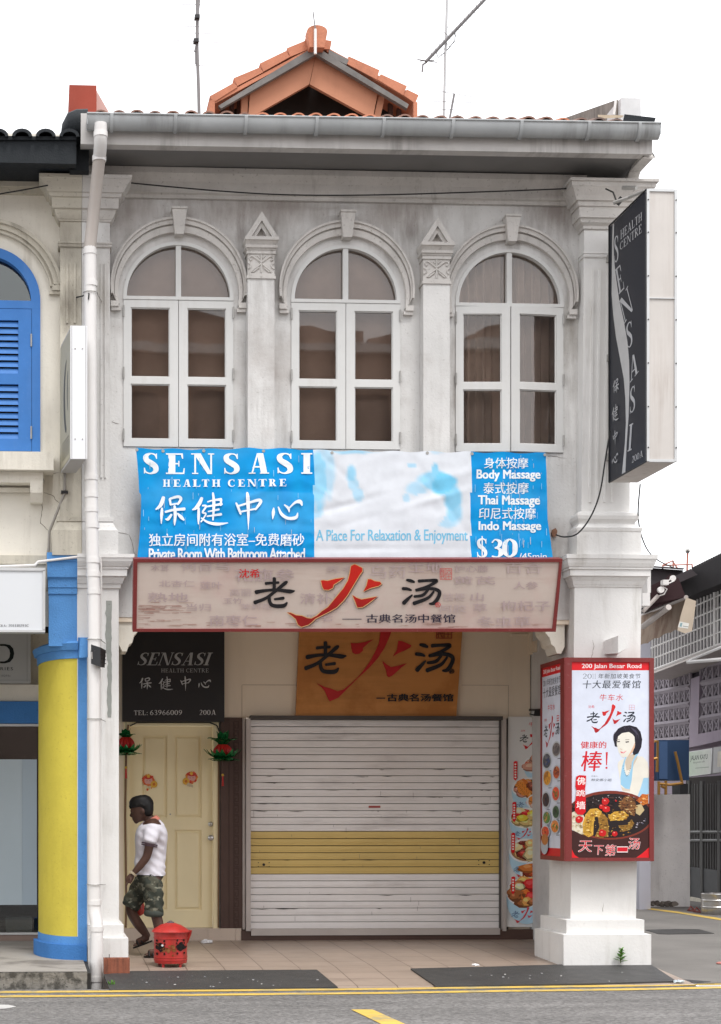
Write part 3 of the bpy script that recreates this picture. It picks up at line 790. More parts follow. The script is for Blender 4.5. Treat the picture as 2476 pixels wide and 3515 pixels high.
# carved bracket carrying the right end of the eaves
mb = MB(); xr0, xr1 = X(2148, 0), X(2185, 0); zt = ze(xfb) - .002; zl = Z(2110, 648, .0)
pr = [(YW, zl), (.02, zl), (-.05, zl + .07), (-.10, zl + .12), (-.16, zl + .15), (-.17, zl + .20), (-.26, zl + .24), (-.27, zl + .28), (YF + .04, zt - .02), (YF + .04, zt), (YW, zt)]
mb.prism([(xr0, y, z) for y, z in pr], (xr1 - xr0, 0, 0)); mb.build('eaves_bracket', M['dirty_trim'], house)
mb = MB(); xa_ = X(278, 0); mb.box(xa_ - .1, xa_ + .07, -.12, YW, Z(290, 600, -.1), Z(290, 545, -.1)); mb.build('eaves_bracket', M['dirty_trim'], house)
# gutter: half-round trough
xg0, xg1 = X(299, YF - .12), X(2268, YF - .12)
zg0, zg1 = Z(299, 391, YF - .12), Z(2268, 425, YF - .12)
def zg(x): return zg0 + (x - xg0) * (zg1 - zg0) / (xg1 - xg0)
RG = .066
def trough(mb, xA, xB, r, grow=0.0):
    ring = []
    for x in (xA, xB):
        z = zg(x); P = []
        for k in range(13):
            t = math.pi * k / 12
            P.append((x, YF - .07 - r * math.cos(t), z - r * 1.75 * math.sin(t)))
        for k in range(12, -1, -1):
            t = math.pi * k / 12
            P.append((x, YF - .07 - (r - .008) * math.cos(t), z - (r - .008) * 1.75 * math.sin(t) + .001))
        ring.append(P)
    mb.rings(ring)
mb = MB(); trough(mb, xg0, xg1, RG)
mb.tube([(xg0, YF - .07 - RG, zg0), (xg1, YF - .07 - RG, zg1)], .009, 6)
mb.box(xg0, xg0 + .006, YF - .07 - RG + .006, YF - .07 + RG - .006, zg0 - .09, zg0 - .001); mb.box(xg1 - .006, xg1, YF - .07 - RG + .006, YF - .07 + RG - .006, zg1 - .09, zg1 - .001)
gut = mb.build('gutter', M['gutter'], house, smooth=40)
for px in (384, 603, 845, 1088, 1318, 1555, 1790, 2022, 2195):
    mb = MB(); x = X(px, YF - .12); trough(mb, x - .014, x + .014, RG + .009); mb.build('gutter_bracket', M['gutter'], gut, smooth=40)
# roof
yr0, yr1 = YF - .12, 6.0
def zroof(x, y): return zg(x) + .02 + (y - yr0) * .36
mb = MB()
mb.hexa([(xg0 + .05, yr0, zroof(xg0, yr0) - .05), (xg1 - .1, yr0, zroof(xg1, yr0) - .05), (xg1 - .1, yr1, zroof(xg1, yr1) - .05), (xg0 + .05, yr1, zroof(xg0, yr1) - .05)],
        [(xg0 + .05, yr0, zroof(xg0, yr0) - .02), (xg1 - .1, yr0, zroof(xg1, yr0) - .02), (xg1 - .1, yr1, zroof(xg1, yr1) - .02), (xg0 + .05, yr1, zroof(xg0, yr1) - .02)])
mb.hexa([(xg0 + .05, yr1, zroof(xg0, yr1) - .05), (xg1 - .1, yr1, zroof(xg1, yr1) - .05), (xg1 - .1, 13, zroof(xg1, yr1) - 2.6), (xg0 + .05, 13, zroof(xg0, yr1) - 2.6)],
        [(xg0 + .05, yr1, zroof(xg0, yr1) - .02), (xg1 - .1, yr1, zroof(xg1, yr1) - .02), (xg1 - .1, 13, zroof(xg1, yr1) - 2.57), (xg0 + .05, 13, zroof(xg0, yr1) - 2.57)])
roof = mb.build('roof', M['roof_old'], house)
mb = MB(); x = xg0 + .12; rng = random.Random(3)
while x < xg1 - .25:      # courses of half-round tiles, each running up the slope
    j = rng.random() * .012 - .004; r_ = .058 + rng.random() * .006
    mb.m = 1 if X(735 + 130, yr0) < x < X(1290, yr0) or rng.random() < .12 else 0
    for y0 in [yr0 + .02 + .31 * k for k in range(5)]:
        rs = []
        for y, rr in ((y0 + (rng.random() - .5) * .03, r_), (y0 + .36, r_ * .86)):
            rs.append([(x + rr * math.cos(math.pi * k / 8), y, zroof(x, y) - .022 + j + rr * .72 * math.sin(math.pi * k / 8)) for k in range(9)] +
                      [(x + rr * .72 * math.cos(math.pi * k / 8), y, zroof(x, y) - .022 + j + rr * .5 * math.sin(math.pi * k / 8)) for k in range(8, -1, -1)])
        mb.rings(rs)
    x += .152
mb.build('roof_tiles', [M['roof_old'], M['roof_tile']], roof, smooth=50)
# jack roof
YJ = 3.6
jack = bpy.data.objects.new('jack_roof', None); COL.objects.link(jack); jack.parent = house
jp = W(1083, 395, YJ); jack.location = jp - root_off(house)
def J(px, py, y=YJ): return W(px, py, y)
def slab_line(mb, pts, y0, y1):
    """closed polygon in photo px at depth YJ extruded back"""
    P = [J(*p) for p in pts]; mb.prism(P, (0, y1 - y0, 0)); return mb
gd = 2.4
# left tile courses, each a stepped slab
mb = MB()
def course(mb, a, b, th, y0=0.0, y1=gd):
    A, B = J(*a), J(*b); d = (B - A).normalized(); n = Vector((-d.z, 0, d.x));
    if n.z < 0: n = -n
    P = [A, B, B + n * th, A + n * th]
    # wavy Roman tile front: profile bulges along the depth as rows of rolls
    mb.prism([p + Vector((0, y0, 0)) for p in P], (0, y1 - y0, 0))
zj = lambda *p: [(680 + a / 2.021, 60 + b / 2.021) for a, b in p]
for k_, p in enumerate((((82, 545), (250, 452), (275, 482), (108, 588)), ((248, 420), (428, 345), (455, 378), (272, 475)), ((430, 318), (608, 232), (640, 272), (455, 375)), ((618, 212), (750, 158), (770, 218), (640, 272)), ((885, 155), (928, 162), (918, 222), (870, 218)), ((1045, 268), (1260, 365), (1240, 430), (1028, 318)), ((1268, 392), (1450, 475), (1425, 540), (1245, 430)), ((1448, 498), (1532, 538), (1508, 595), (1428, 540)))):
    mb.prism([J(*q, YJ + .004 * (k_ % 2)) for q in zj(*p)], (0, .3 if k_ == 4 else gd, 0))
for q in (-.1,):
    for k in range(1, 9):
        y = k * .28
        for a, b in (((740, 352), (812, 296)), ((818, 293), (900, 247)), ((908, 240), (992, 195)), ((1000, 190), (1058, 160)), ((1200, 216), (1295, 271)), ((1305, 272), (1390, 322))):
            A, B = J(*a), J(*b); n = Vector((-(B - A).z, 0, (B - A).x)).normalized(); n = n if n.z > 0 else -n
            mb.tube([A + n * .045 + Vector((0, y, 0)), B + n * .045 + Vector((0, y, 0))], .05, 8)
for p in (((100, 578), (775, 215), (775, 240), (120, 596)), ((905, 212), (1515, 545), (1500, 590), (890, 232))): mb.prism([J(*q, YJ + .012) for q in zj(*p)], (0, gd - .02, 0))
mb.build('jack_roof_tiles', M['roof_tile'], jack)
mb = MB(); rs = []
for y, r_ in ((-.12, 1.0), (0, 1.0), (.02, .9), (gd, .9)):
    a = J(1083, 132); R_ = (J(1118, 132).x - a.x) * r_
    prof_ = [(R_ * .72, -.155), (R_, .02)] + [(R_ * math.cos(math.pi * k / 12), .02 + R_ * .62 * math.sin(math.pi * k / 12)) for k in range(1, 12)] + [(-R_, .02), (-R_ * .72, -.155)]
    rs.append([(a.x + p[0], YJ + y, a.z + p[1]) for p in prof_])
mb.rings(rs); mb.build('ridge_tile', M['roof_tile'], jack, smooth=40)
mb = MB()
slab_line(mb, [(750, 363), (1066, 168), (1084, 186), (760, 372)], 0, .06)
slab_line(mb, [(1086, 186), (1104, 172), (1404, 358), (1398, 372)], 0, .06)
mb.build('bargeboard', M['weathered_wood'], jack)
mb = MB(); slab_line(mb, [(1130, 170), (1198, 205), (1190, 222), (1128, 190)], .1, gd); mb.build('exposed_batten', M['weathered_wood'], jack)
mb = MB()   # gable screen: painted boards with a dark triangular opening
mb.prism([J(860, 308, YJ + .1), J(1084, 188, YJ + .1), J(1062, 289, YJ + .1), J(852, 408, YJ + .1)], (0, .05, 0))
mb.prism([J(1084.5, 188, YJ + .1), J(1298, 314, YJ + .1), J(1280, 408, YJ + .1), J(1064, 289, YJ + .1)], (0, .05, 0))
mb.build('gable_board', M['gable'], jack)
mb = MB(); mb.prism([J(1300, 330, YJ + .12), J(1322, 332, YJ + .12), J(1306, 404, YJ + .12), J(1283, 404, YJ + .12)], (0, .1, 0)); mb.prism([J(830, 330, YJ + .12), J(853, 325, YJ + .12), J(850, 400, YJ + .12), J(828, 400, YJ + .12)], (0, .1, 0))
mb.build('jack_roof_post', M['gable'], jack)
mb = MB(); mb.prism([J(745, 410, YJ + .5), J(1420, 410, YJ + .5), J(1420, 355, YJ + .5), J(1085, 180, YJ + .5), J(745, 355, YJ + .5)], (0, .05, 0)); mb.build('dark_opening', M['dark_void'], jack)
mb = MB()
for px0, px1, y0_, y1_ in ((720, 738, 345, 405), (1420, 1434, 350, 405)):
    a, b = J(px0, y1_), J(px1, y0_); mb.box(a.x, b.x, YJ, YJ + gd, a.z, b.z)
mb.build('eaves_tile_stack', M['roof_tile'], jack)
mb = MB()
for px in (760, 790, 815, 1335, 1365): 
    a, b = J(px, 405, YJ + .3), J(px + 14, 345 + abs(px - 790) * 0, YJ + .3); mb.box(a.x, b.x, YJ + .3, YJ + .36, a.z, b.z)
mb.build('louvre_post', M['brown_panel'], jack)
rod = MB(); a = J(1083, 186, YJ - .15); b = J(1083, 100, YJ - .15); c_ = J(1075, 40, YJ - .15)
rod.tube([a, b], .016, 8); lr = MB(); lr.tube([b, c_], .007, 6)
o = rod.build('lightning_rod', M['pvc']); tag(o, 'thin white lightning rod strapped to the tip of the terracotta ridge', 'rod')
lr.build('spike', M['antenna'], o)

# pilasters (the left one shared, its right half belongs to this house) and lower pillars
def pil_right():
    p = MB(); yb = YW + .25
    xl0, xl1, xr_ = X(1996.5, 0), X(2007, 0), X(2163, 0)
    p.loft([(Z(2080, 1760, 0), xl0, xr_, 0, yb), (Z(2080, 700, 0), xl1, xr_, 0, yb)])
    o = p.build('pilaster', M['white_paint'], house)
    fl = MB()
    for px in (2036, 2060, 2086, 2112): fl.loft([(Z(px, 1725, 0), X(px - 3.5, 0) - .03, X(px + 3.5, 0) - .03, -.012, .01), (Z(px, 925, 0), X(px - 3.5, 0), X(px + 3.5, 0), -.012, .01)])
    fl.build('fluting', M['white_paint'], o)
    cap = MB(); P = [(789, .0), (788.9, .018), (779, .018), (778, .02), (770, .045), (757, .055), (756.9, .07), (720, .07), (719.9, .085), (704, .09), (703.9, .11), (690, .125), (668, .16), (664, .17), (650, .17), (649, .19), (640, .19)]
    cap.loft([(Z(2080, y, 0), xl1 - o_, xr_ + o_, -o_, yb + .001) for y, o_ in P]); cap.build('capital', M['dirty_trim'], o)
    ast = MB(); ast.loft([(Z(2080, y, 0), xl1 - o_ , xr_ + o_, -o_, yb + .002) for y, o_ in ((886, .004), (885, .012), (880, .016), (877, .01), (874, .01), (872, .018), (868, .012), (867, .004))]); ast.build('astragal', M['white_paint'], o)
    ba = MB(); P = [(1908.5, .09), (1830, .09), (1829, .095), (1818, .10), (1812, .07), (1800, .04), (1795, .045), (1786, .07), (1775, .075), (1764, .065), (1758, .02)]
    ba.loft([(Z(2080, y, 0), X(1996, 0) - o_ * .8, xr_ + o_ * .75, -o_, yb + .003) for y, o_ in P]); ba.build('base', M['white_paint'], o)
pil_right()
LP = W(2075, 3000, 0)
def pil_low_right():
    yb = .6
    p = MB(); p.loft([(-.05, X(1957, 0), X(2181, 0), 0, yb), (Z(2080, 2016, 0), X(1973, 0), X(2203, 0), 0, yb)])
    o = p.build('pillar', M['white_paint'], house)
    a, b = X(1973, 0), X(2203, 0)
    cap = MB(); P = [(2016, .002), (2015, .008), (2009, .012), (2008, .016), (1996, .026), (1986, .04), (1981, .042), (1980, .06), (1958, .06), (1957.5, .072), (1951, .072), (1950, .078), (1938, .09), (1926, .098), (1924, .098), (1923.5, .105), (1909, .108)]
    cap.loft([(Z(2080, y, 0), a - o_, b + o_, -o_, yb + o_) for y, o_ in P]); cap.build('capital', M['white_paint'], o)
    pl = MB(); a, b = X(1957, 0), X(2181, 0)
    pl.loft([(-.3, a - .098, b + .098, -.12, yb + .1), (Z(2077, 3208, -.12), a - .098, b + .098, -.12, yb + .1), (Z(2077, 3207, -.12) + .003, a - .055, b + .055, -.07, yb + .06), (Z(2077, 3158, -.07), a - .055, b + .055, -.07, yb + .06), (Z(2077, 3157, -.07) + .003, a - .01, b + .01, -.01, yb + .01)])
    pl.build('plinth', M['white_paint'], o)
pil_low_right()
def pil_low_left():
    yb = .6
    p = MB(); p.loft([(-.05, X(266, 0), X(409, 0), 0, yb), (Z(340, 2020, 0), X(265, 0), X(408, 0), 0, yb)])
    o = p.build('pillar', M['white_paint'], house)
    a, b = X(266, 0), X(408, 0)
    cap = MB(); P = [(2020, .002), (2019, .014), (2006, .02), (2004, .03), (1990, .045), (1982, .05), (1980, .068), (1957, .07), (1956, .08), (1951, .08), (1948, .09), (1932, .115), (1922, .122), (1921, .128), (1909, .13)]
    cap.loft([(Z(340, y, 0), a - o_ * .02, b + o_, -o_, yb + o_) for y, o_ in P]); cap.build('capital', M['white_paint'], o)
    pl = MB()
    pl.loft([(-.38, a + .09, X(441, -.12), -.12, yb), (Z(380, 3221, -.12), a + .09, X(441, -.12), -.12, yb), (Z(380, 3220, -.12) + .003, a + .09, X(425, -.06), -.06, yb), (Z(380, 3175, -.06), a + .09, X(425, -.06), -.06, yb), (Z(380, 3174, -.06) + .003, a + .091, b + .005, -.004, yb)])
    pl.build('plinth', M['white_paint'], o)
    st = MB()   # strip of bare grey render where a sign was taken off
    rng = random.Random(5); Lp = []; Rp = []
    for k in range(29):
        y = 2062 + (2462 - 2062) * k / 28
        Lp.append(W(361 + rng.random() * 5 + (6 if y > 2240 else 0), y, -.003)); Rp.append(W(382 + rng.random() * 3, y, -.003))
    st.add(Lp + Rp, [(i, i + 1, 29 + i + 1, 29 + i) for i in range(28)])
    st.build('bare_render_strip', mat('bare_grey_render', (.33, .345, .32), .9, .2, 8, speck=.3), o)
pil_low_left()
def pil_up_left(xa, xb, name, m, mt, parent, lo, hi):
    """half of the shared pilaster between xa and xb; lo/hi = which side projects"""
    yb = YW + .2
    p = MB(); p.box(xa, xb, 0, yb, Z(290, 1800, 0), Z(290, 700, 0)); o = p.build(name, m, parent)
    cap = MB(); P = [(762, 0), (761, .012), (756, .014), (755, .02), (744, .035), (735, .045), (726, .05), (724, .07), (690, .075), (688, .09), (677, .10), (675, .115), (660, .135), (640, .17), (637, .18), (626, .185)]
    cap.loft([(Z(290, y, 0), xa - o_ * lo, xb + o_ * hi, -o_, yb + .001) for y, o_ in P]); cap.build('capital', mt, o)
    ast = MB(); ast.loft([(Z(290, y, 0), xa - o_ * lo, xb + o_ * hi, -o_, yb + .002) for y, o_ in ((850, .004), (849, .015), (844, .02), (841, .01), (837, .02), (832, .015), (831, .004))]); ast.build('astragal', mt, o)
    ba = MB(); P = [(1910, .07), (1824, .07), (1822, .06), (1812, .045), (1800, .03), (1793, .02), (1791, .03), (1776, .03), (1774, .006)]
    ba.loft([(Z(290, y, 0), xa - o_ * lo, xb + o_ * hi, -o_, yb + .003) for y, o_ in P]); ba.build('base', m, o)
    return o
XM = X(281, 0)
pu = pil_up_left(XM + .0015, X(378, 0), 'pilaster', M['plaster'], M['dirty_trim'], house, 0, 1)
mb = MB()
for px in (348, 362): mb.box(X(px - 3, 0), X(px + 3, 0), -.012, .01, Z(340, 1640, 0), Z(340, 905, 0))
mb.build('fluting', M['plaster'], pu)

# corbels under the upper wall at both ends of the opening
def corbel(x0, x1, s_):
    mb = MB(); pr = [(0, 0), (.30, 0), (.29, -.02)]
    zt = 3.36
    pts = [(0, zt), (0, 2.78), (.03, 2.72), (.07, 2.72), (.09, 2.78), (.12, 2.80), (.135, 2.86), (.17, 2.90), (.19, 2.97), (.22, 3.02), (.22, zt)]
    mb.prism([((x0 + s_ * a), YW + .02, z) for a, z in pts], (0, .28, 0)); mb.build('corbel', M['cream'], house)
corbel(X(409, YW), 0, 1); corbel(X(1941, YW), 0, -1)

# downpipe in front of the shared pilaster
pipe = MB(); yp = -.20
def PP(px, py, y): return W(px, py, y)
r_ = .055
path = [(346, 425, -.57), (346, 470, -.57), (345, 500, -.53), (343, 530, -.46), (325, 700, -.24), (309, 850, yp), (310, 900, yp), (312, 1600, yp), (314, 1700, yp), (318, 1900, yp), (320, 1970, yp), (323, 2030, yp), (324, 2400, yp), (324, 3100, yp), (326, 3135, yp), (332, 3165, yp - .04), (333, 3200, yp - .05), (331, 3397, yp - .05)]
dp_ = bpy.data.objects.new('downpipe', None); COL.objects.link(dp_); dp_.parent = house; dp_.location = PP(324, 3397, yp) - root_off(house)
mb = MB(); mb.tube([PP(*p) for p in path[5:]], r_, 14); mb.build('pipe', M['pvc'], dp_, smooth=50)
mb = MB(); mb.tube([PP(*p) for p in path[:4]], r_, 14); mb.build('bend', M['pvc'], dp_, smooth=50)
mb = MB(); mb.tube([PP(*p) for p in path[3:6]], r_ - .001, 14); mb.build('sloping_pipe', M['pvc_old'], dp_, smooth=50)
for (px, py, y) in ((346, 462, -.57), (341, 545, -.44), (309, 866, yp), (312, 975, yp), (313, 1640, yp), (314, 1700, yp), (315, 1750, yp), (318, 1805, yp), (320, 1925, yp), (321, 1972, yp), (323, 2032, yp), (325, 3098, yp), (333, 3188, yp - .05), (331, 3360, yp - .05)):
    mb = MB(); a = PP(px, py, y); d = Vector((0, 0, .022)); mb.tube([a - d, a + d], r_ + .005, 14); mb.build('collar', M['pvc'], dp_, smooth=50)
for (px, py) in ((324, 2468), (324, 3036), (324, 2196), (311, 976 + 30)):
    mb = MB(); a = W(px, py, yp)
    mb.tube([(a.x + (r_ + .008) * math.cos(t * math.pi / 8), yp - (r_ + .008) * math.sin(t * math.pi / 8), a.z) for t in range(9)] + [], .004, 6)
    mb.tube([(a.x + r_, yp, a.z), (a.x + r_ + .05, -.01, a.z - .01)], .004, 6); mb.build('pipe_clamp', M['hinge'], dp_)
mb = MB(); mb.tube([W(344, 1912, -.14), W(347, 1940, -.13), W(347, 2700, -.03), W(347, 3150, -.02)], .011, 8); mb.build('thin_pipe', M['pvc'], house, smooth=50)

# ================================================================== ground-floor front of the white shophouse
def rectw(mb, px0, py0, px1, py1, Y, dep):
    """axis-aligned box whose front face covers the photo rectangle at depth Y"""
    return mb.pbox(px0, py0, px1, py1, Y, dep)
xi0, xi1 = XL + .11, XR - .21
zdt = Z(590, 2488, YI); zsh = Z(1300, 2465, YI)
mb = MB()   # wall above door and shutter, and the piers
xd0, xd1 = X(432, YI), X(744, YI)
xs0, xs1 = X(843, YI), X(1742, YI)
mb.box(xi0, xd0, YI, YI + .15, 0, 3.36)
mb.box(xd0 + .0005, xd1, YI, YI + .15, zdt, 3.36)
mb.box(xd1 + .0005, xs0, YI, YI + .15, 0, 3.36)
mb.box(xs0 + .0005, xs1, YI, YI + .15, zsh, 3.36)
mb.box(xs1 + .0005, xi1, YI, YI + .15, 0, 3.36)
mb.build('inner_wall', M['inner'], house)
jm = mat('panel_joint_line', (.5, .42, .33), .9, 0)
for a in ((830, 2352, 832, 2462), (832, 2350, 1020, 2352), (1585, 2351, 1745, 2353), (1745, 2352, 1747, 2466)): mb = MB(); rectw(mb, *a, YI - .003, .003); mb.build('panel_joint', jm, house)
mb = MB(); rectw(mb, 1820, 2168, 1834, 2246, YI - .05, .05); rectw(mb, 1756, 2176, 1819.5, 2184, YI - .03, .03)
mb.prism([W(1836, 2237, YI - .2), W(1892, 2236, YI - .2), W(1892, 2195, YI - .2), W(1874, 2184, YI - .2), W(1842, 2198, YI - .2)], (0, .2, 0))
mb.build('boxed_duct', M['inner'], house)
# door
YD = YI + .04
mb = MB(); fw = .035
mb.box(xd0 - .02, xd0 + fw, YI - .02, YI + .12, Z(440, 3188, YI), zdt + .03); mb.box(xd1 - fw, xd1 + .02, YI - .02, YI + .12, Z(440, 3188, YI), zdt + .03); mb.box(xd0 + fw, xd1 - fw, YI - .02, YI + .12, zdt - .01, zdt + .03)
door = mb.build('door', M['door'], house)
door['label'] = 'closed cream four-panel door under the black board'
zb_, zt_ = Z(590, 3184, YD), zdt - .012
mb = MB(); a, b = xd0 + fw + .003, xd1 - fw - .003
W_ = b - a
cols = [(a + W_ * .155, a + W_ * .455), (a + W_ * .545, a + W_ * .87)]
rows = [(zb_ + (zt_ - zb_) * .085, zb_ + (zt_ - zb_) * .485), (zb_ + (zt_ - zb_) * .545, zb_ + (zt_ - zb_) * .955)]
hole = [[(x0, z0), (x1, z0), (x1, z1), (x0, z1)] for x0, x1 in cols for z0, z1 in rows]
mb.wall_holes(a, b, zb_, zt_, YD, .02, hole)
for h in hole:
    x0, z0 = h[0]; x1, z1 = h[2]
    mb.box(x0, x1, YD + .0205, YD + .03, z0, z1)
    g = .035; mb.hexa([(x0 + g, YD + .006, z0 + g), (x1 - g, YD + .006, z0 + g), (x1 - g, YD + .006, z1 - g), (x0 + g, YD + .006, z1 - g)], [(x0 + g * .4, YD + .0204, z0 + g * .4), (x1 - g * .4, YD + .0204, z0 + g * .4), (x1 - g * .4, YD + .0204, z1 - g * .4), (x0 + g * .4, YD + .0204, z1 - g * .4)])
mb.build('door_leaf', M['door'], door)
def knob(px, py, r, knobr):
    c = W(px, py, YD); mb = MB()
    rs = [(r, 0), (r, .012), (r * .7, .018), (knobr * .5, .022), (knobr * .5, .035), (knobr, .045), (knobr, .06), (knobr * .6, .068), (.001, .07)]
    mb.rings([[(c.x + q * math.cos(2 * math.pi * k / 18), YD - y, c.z + q * math.sin(2 * math.pi * k / 18)) for k in range(18)] for q, y in rs])
    return mb
knob(724, 2829, .026, .014).build('deadbolt', M['steel'], door, smooth=40)
knob(724, 2876, .030, .026).build('knob', M['steel'], door, smooth=40)
mb = MB(); c = W(585, 2795, YD); mb.tube([(c.x, YD - .004, c.z), (c.x, YD + .01, c.z)], .008, 10); mb.build('peephole', M['hinge'], door)
# brown panel with raised key pattern
mb = MB(); rectw(mb, 758, 2463, 833, 3193, YI - .03, .03); bp = mb.build('brown_panel', M['brown_panel'], house)
mb = MB(); rectw(mb, 786, 2464, 788, 3192, YI - .034, .003)
y = 2475
while y < 3170:
    for a in ((802, 0, 820, 3), (817, 3, 820, 26), (806, 23, 817, 26), (806, 12, 809, 23), (809, 12, 813, 15), (802, 3, 805, 34), (805, 31, 820, 34)): rectw(mb, a[0], y + a[1], a[2], y + a[3], YI - .0335, .0032)
    y += 36
mb.build('key_pattern', M['brown_line'], bp)
# shutter with its side rails
mb = MB(); rectw(mb, 833.5, 2466, 842, 3190, YI - .04, .05); mb.build('white_strip', M['rail'], house)
mb = MB(); rectw(mb, 846, 2466, 861, 3196, YI - .09, .12); sr = mb.build('shutter_rail', M['rail'], house)
mb = MB(); rectw(mb, 1728, 2466, 1739, 3196, YI - .09, .12); mb.build('shutter_rail', M['rail'], house)
mb = MB(); rectw(mb, 1716, 2466, 1727, 3196, YI - .02, .05); rectw(mb, 842.5, 2466, 845.5, 3196, YI - .01, .05); rectw(mb, 861, 2457, 1727, 2470, YI - .1, .15); mb.build('shutter_housing', M['groove'], house)
YS = YI + .02
ysl = [2470 + 23.9 * k for k in range(31)]
x0, x1 = X(861.5, YS), X(1716, YS)
shutter = bpy.data.objects.new('roller_shutter', None); COL.objects.link(shutter); shutter.parent = house
shutter.location = W(1290, 3210, YS) - root_off(house)
rng = random.Random(11)
def slats(name, y0, y1, m, mid=True):
    mb = MB(); n = max(1, round((y1 - y0) / 23.9)); h = (y1 - y0) / n
    for k in range(n):
        yt, yb2 = y0 + k * h, y0 + (k + 1) * h
        zt, zb = Z(1290, yt, YS), Z(1290, yb2, YS); H = zt - zb
        j = (rng.random() - .5) * .004; t = (rng.random() - .5) * .004
        pr = [(YS + .012, zb), (YS - .003 + j, zb + H * .02), (YS - .005 + j, zb + H * .10), (YS - .006 + j, zb + H * .30), (YS - .0035 + j, zb + H * .335), (YS - .0035 + j, zb + H * .36), (YS - .006 + j, zb + H * .40), (YS - .0065 + j + t, zb + H * .87), (YS + .0, zb + H * .935), (YS + .012, zb + H * .945)]
        mb.rings([[(x0, yy, zz) for yy, zz in pr], [(x0 + (x1 - x0) * .5, yy + (rng.random() - .5) * .003, zz) for yy, zz in pr], [(x1, yy, zz) for yy, zz in pr]])
    return mb.build(name, m, shutter)
slats('upper_slats', 2470, 2853, M['slat']); gb = slats('gold_band', 2853, 2999, M['slat_gold']); slats('lower_slats', 2999, 3187, M['slat'])
mb = MB(); mb.box(x0, x1, YS + .012, YS + .02, Z(1290, 3190, YS), Z(1290, 2468, YS)); mb.build('slat_backing', M['groove'], shutter)
mb = MB(); rectw(mb, 863, 3188, 1717, 3210, YI - .075, .1); mb.build('bottom_bar', M['rail'], shutter)
mb = MB(); c = W(906, 2966, YS - .01)
for dx, dz, r in ((0, 0, .014), (-.055, .02, .005), (-.055, -.02, .005), (.055, .02, .005), (.055, -.02, .005)):
    for px in (906, 1662):
        c = W(px, 2968 if px < 1000 else 2961, YS - .012); mb.tube([(c.x + dx, c.y - .004, c.z + dz), (c.x + dx, c.y + .012, c.z + dz)], r, 10)
mb.build('lock', M['black_metal'], gb)
d = Decal(front(YS - .012), (0, -1, 0)); d.rect(1266, 2766, 1306, 2773, lin(176, 92, 86)); d.build('red_notice', M['print_matte'], shutter)
d = Decal(front(YS - .0115), (0, -1, 0)); rg = random.Random(77)
for k in range(70):   # black rub marks and scratches along the slat joints
    j_ = rg.choice([7, 8, 8, 9, 9, 10, 11, 12, 13, 20, 25, 27]); x_ = rg.choice([rg.uniform(866, 1000), rg.uniform(1100, 1330), rg.uniform(1450, 1700)]); y_ = 2470 + j_ * 23.94 + rg.uniform(1, 5); l_ = rg.uniform(5, 60)
    d.poly([(x_, y_), (x_ + l_ * .5, y_ - rg.uniform(.2, 1)), (x_ + l_, y_), (x_ + l_ * .6, y_ + rg.uniform(.4, 1.8))], lin(*rg.choice([(70, 64, 60), (96, 90, 86), (50, 46, 44)])))
for k in range(26): d.rect(*(lambda x, y, l: (x, y, x + .9, y + l))(rg.uniform(870, 1700), rg.uniform(2700, 3170), rg.uniform(4, 24)), lin(120, 114, 110))
o = d.build('scuff_marks', M['print_matte'], shutter); o['kind'] = 'stuff'
# base course
mb = MB(); rectw(mb, 829, 3192, 1960, 3229, YI - .06, .2); mb.build('brown_base', M['brown_panel'], house)
mb = MB()
for a, b in ((409, 612), (612.8, 714), (714.8, 808), (808.8, 829)): rectw(mb, a, 3187, b, 3229, YI - .05, .2)
mb.build('skirting_tiles', M['tile_skirt'], house)
mb = MB(); rectw(mb, 752, 2480, 757, 3186, YI - .012, .012); mb.build('door_stop', M['weathered_wood'], house)
mb = MB(); mb.tube([W(751, 2540, YI - .03), W(751, 2900, YI - .035), W(750, 3184, YI - .03)], .008, 6); mb.tube([W(441, 2488, YI - .03), W(434, 2540, YI - .035), W(430, 2800, YI - .03), W(434, 3100, YI - .03), W(432, 3184, YI - .03)], .011, 6)
mb.build('conduit', mat('brown_conduit', (.20, .115, .06), .6, .2), house)
mb = MB(); mb.tube([W(447, 2492, YI - .03), W(470, 2480, YI - .04), W(720, 2480, YI - .04), W(745, 2490, YI - .03), W(753, 2510, YI - .03)], .007, 6); mb.build('cable', M['wire'], house)

# projecting concrete stub on the lower right pillar
mb = MB()
mb.hexa([W(2123, 2242, -.32), W(2157, 2222, -.32), W(2156, 2183, -.32), W(2122, 2182, -.32)], [W(2075, 2246, 0), W(2120, 2246, 0), W(2120, 2200, 0), W(2074, 2200, 0)])
mb.build('concrete_stub', M['white_paint'], house)

# ================================================================== the cream-and-blue neighbour on the left
nb = thing('neighbour_shophouse', 'cream shophouse with blue louvred arch window and yellow half-round column', 'shophouse', (-1.5, 0, 0))
xn0 = -7.0
sp = W(-46, 1033, YW); Rb = X(139, YW) - X(-46, YW)
hw = [(sp.x - Rb, Z(0, 1570, YW)), (sp.x + Rb, Z(0, 1570, YW))] + [(sp.x + Rb * math.cos(math.pi * k / 24), sp.z + Rb * math.sin(math.pi * k / 24)) for k in range(25)]
sp2 = sp.x - 2.05
hw2 = [(x - 2.05, z) for x, z in hw]
mb = MB(); mb.wall_holes(xn0, XL - .0005, Z(0, 2150, YW), Z(100, 575, YW) + .3, YW, .2, [hw, hw2]); mb.build('upper_wall', M['cream'], nb)
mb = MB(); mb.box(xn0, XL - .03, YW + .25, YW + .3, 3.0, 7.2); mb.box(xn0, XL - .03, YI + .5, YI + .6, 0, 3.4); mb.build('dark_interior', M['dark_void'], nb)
mb = MB(); mb.box(xn0, XL - .03, YW + .3, 12, 3.45, 3.5); mb.box(xn0, xn0 + .1, YW + .31, 12, 0, 7); mb.build('side_wall', M['cream'], nb)
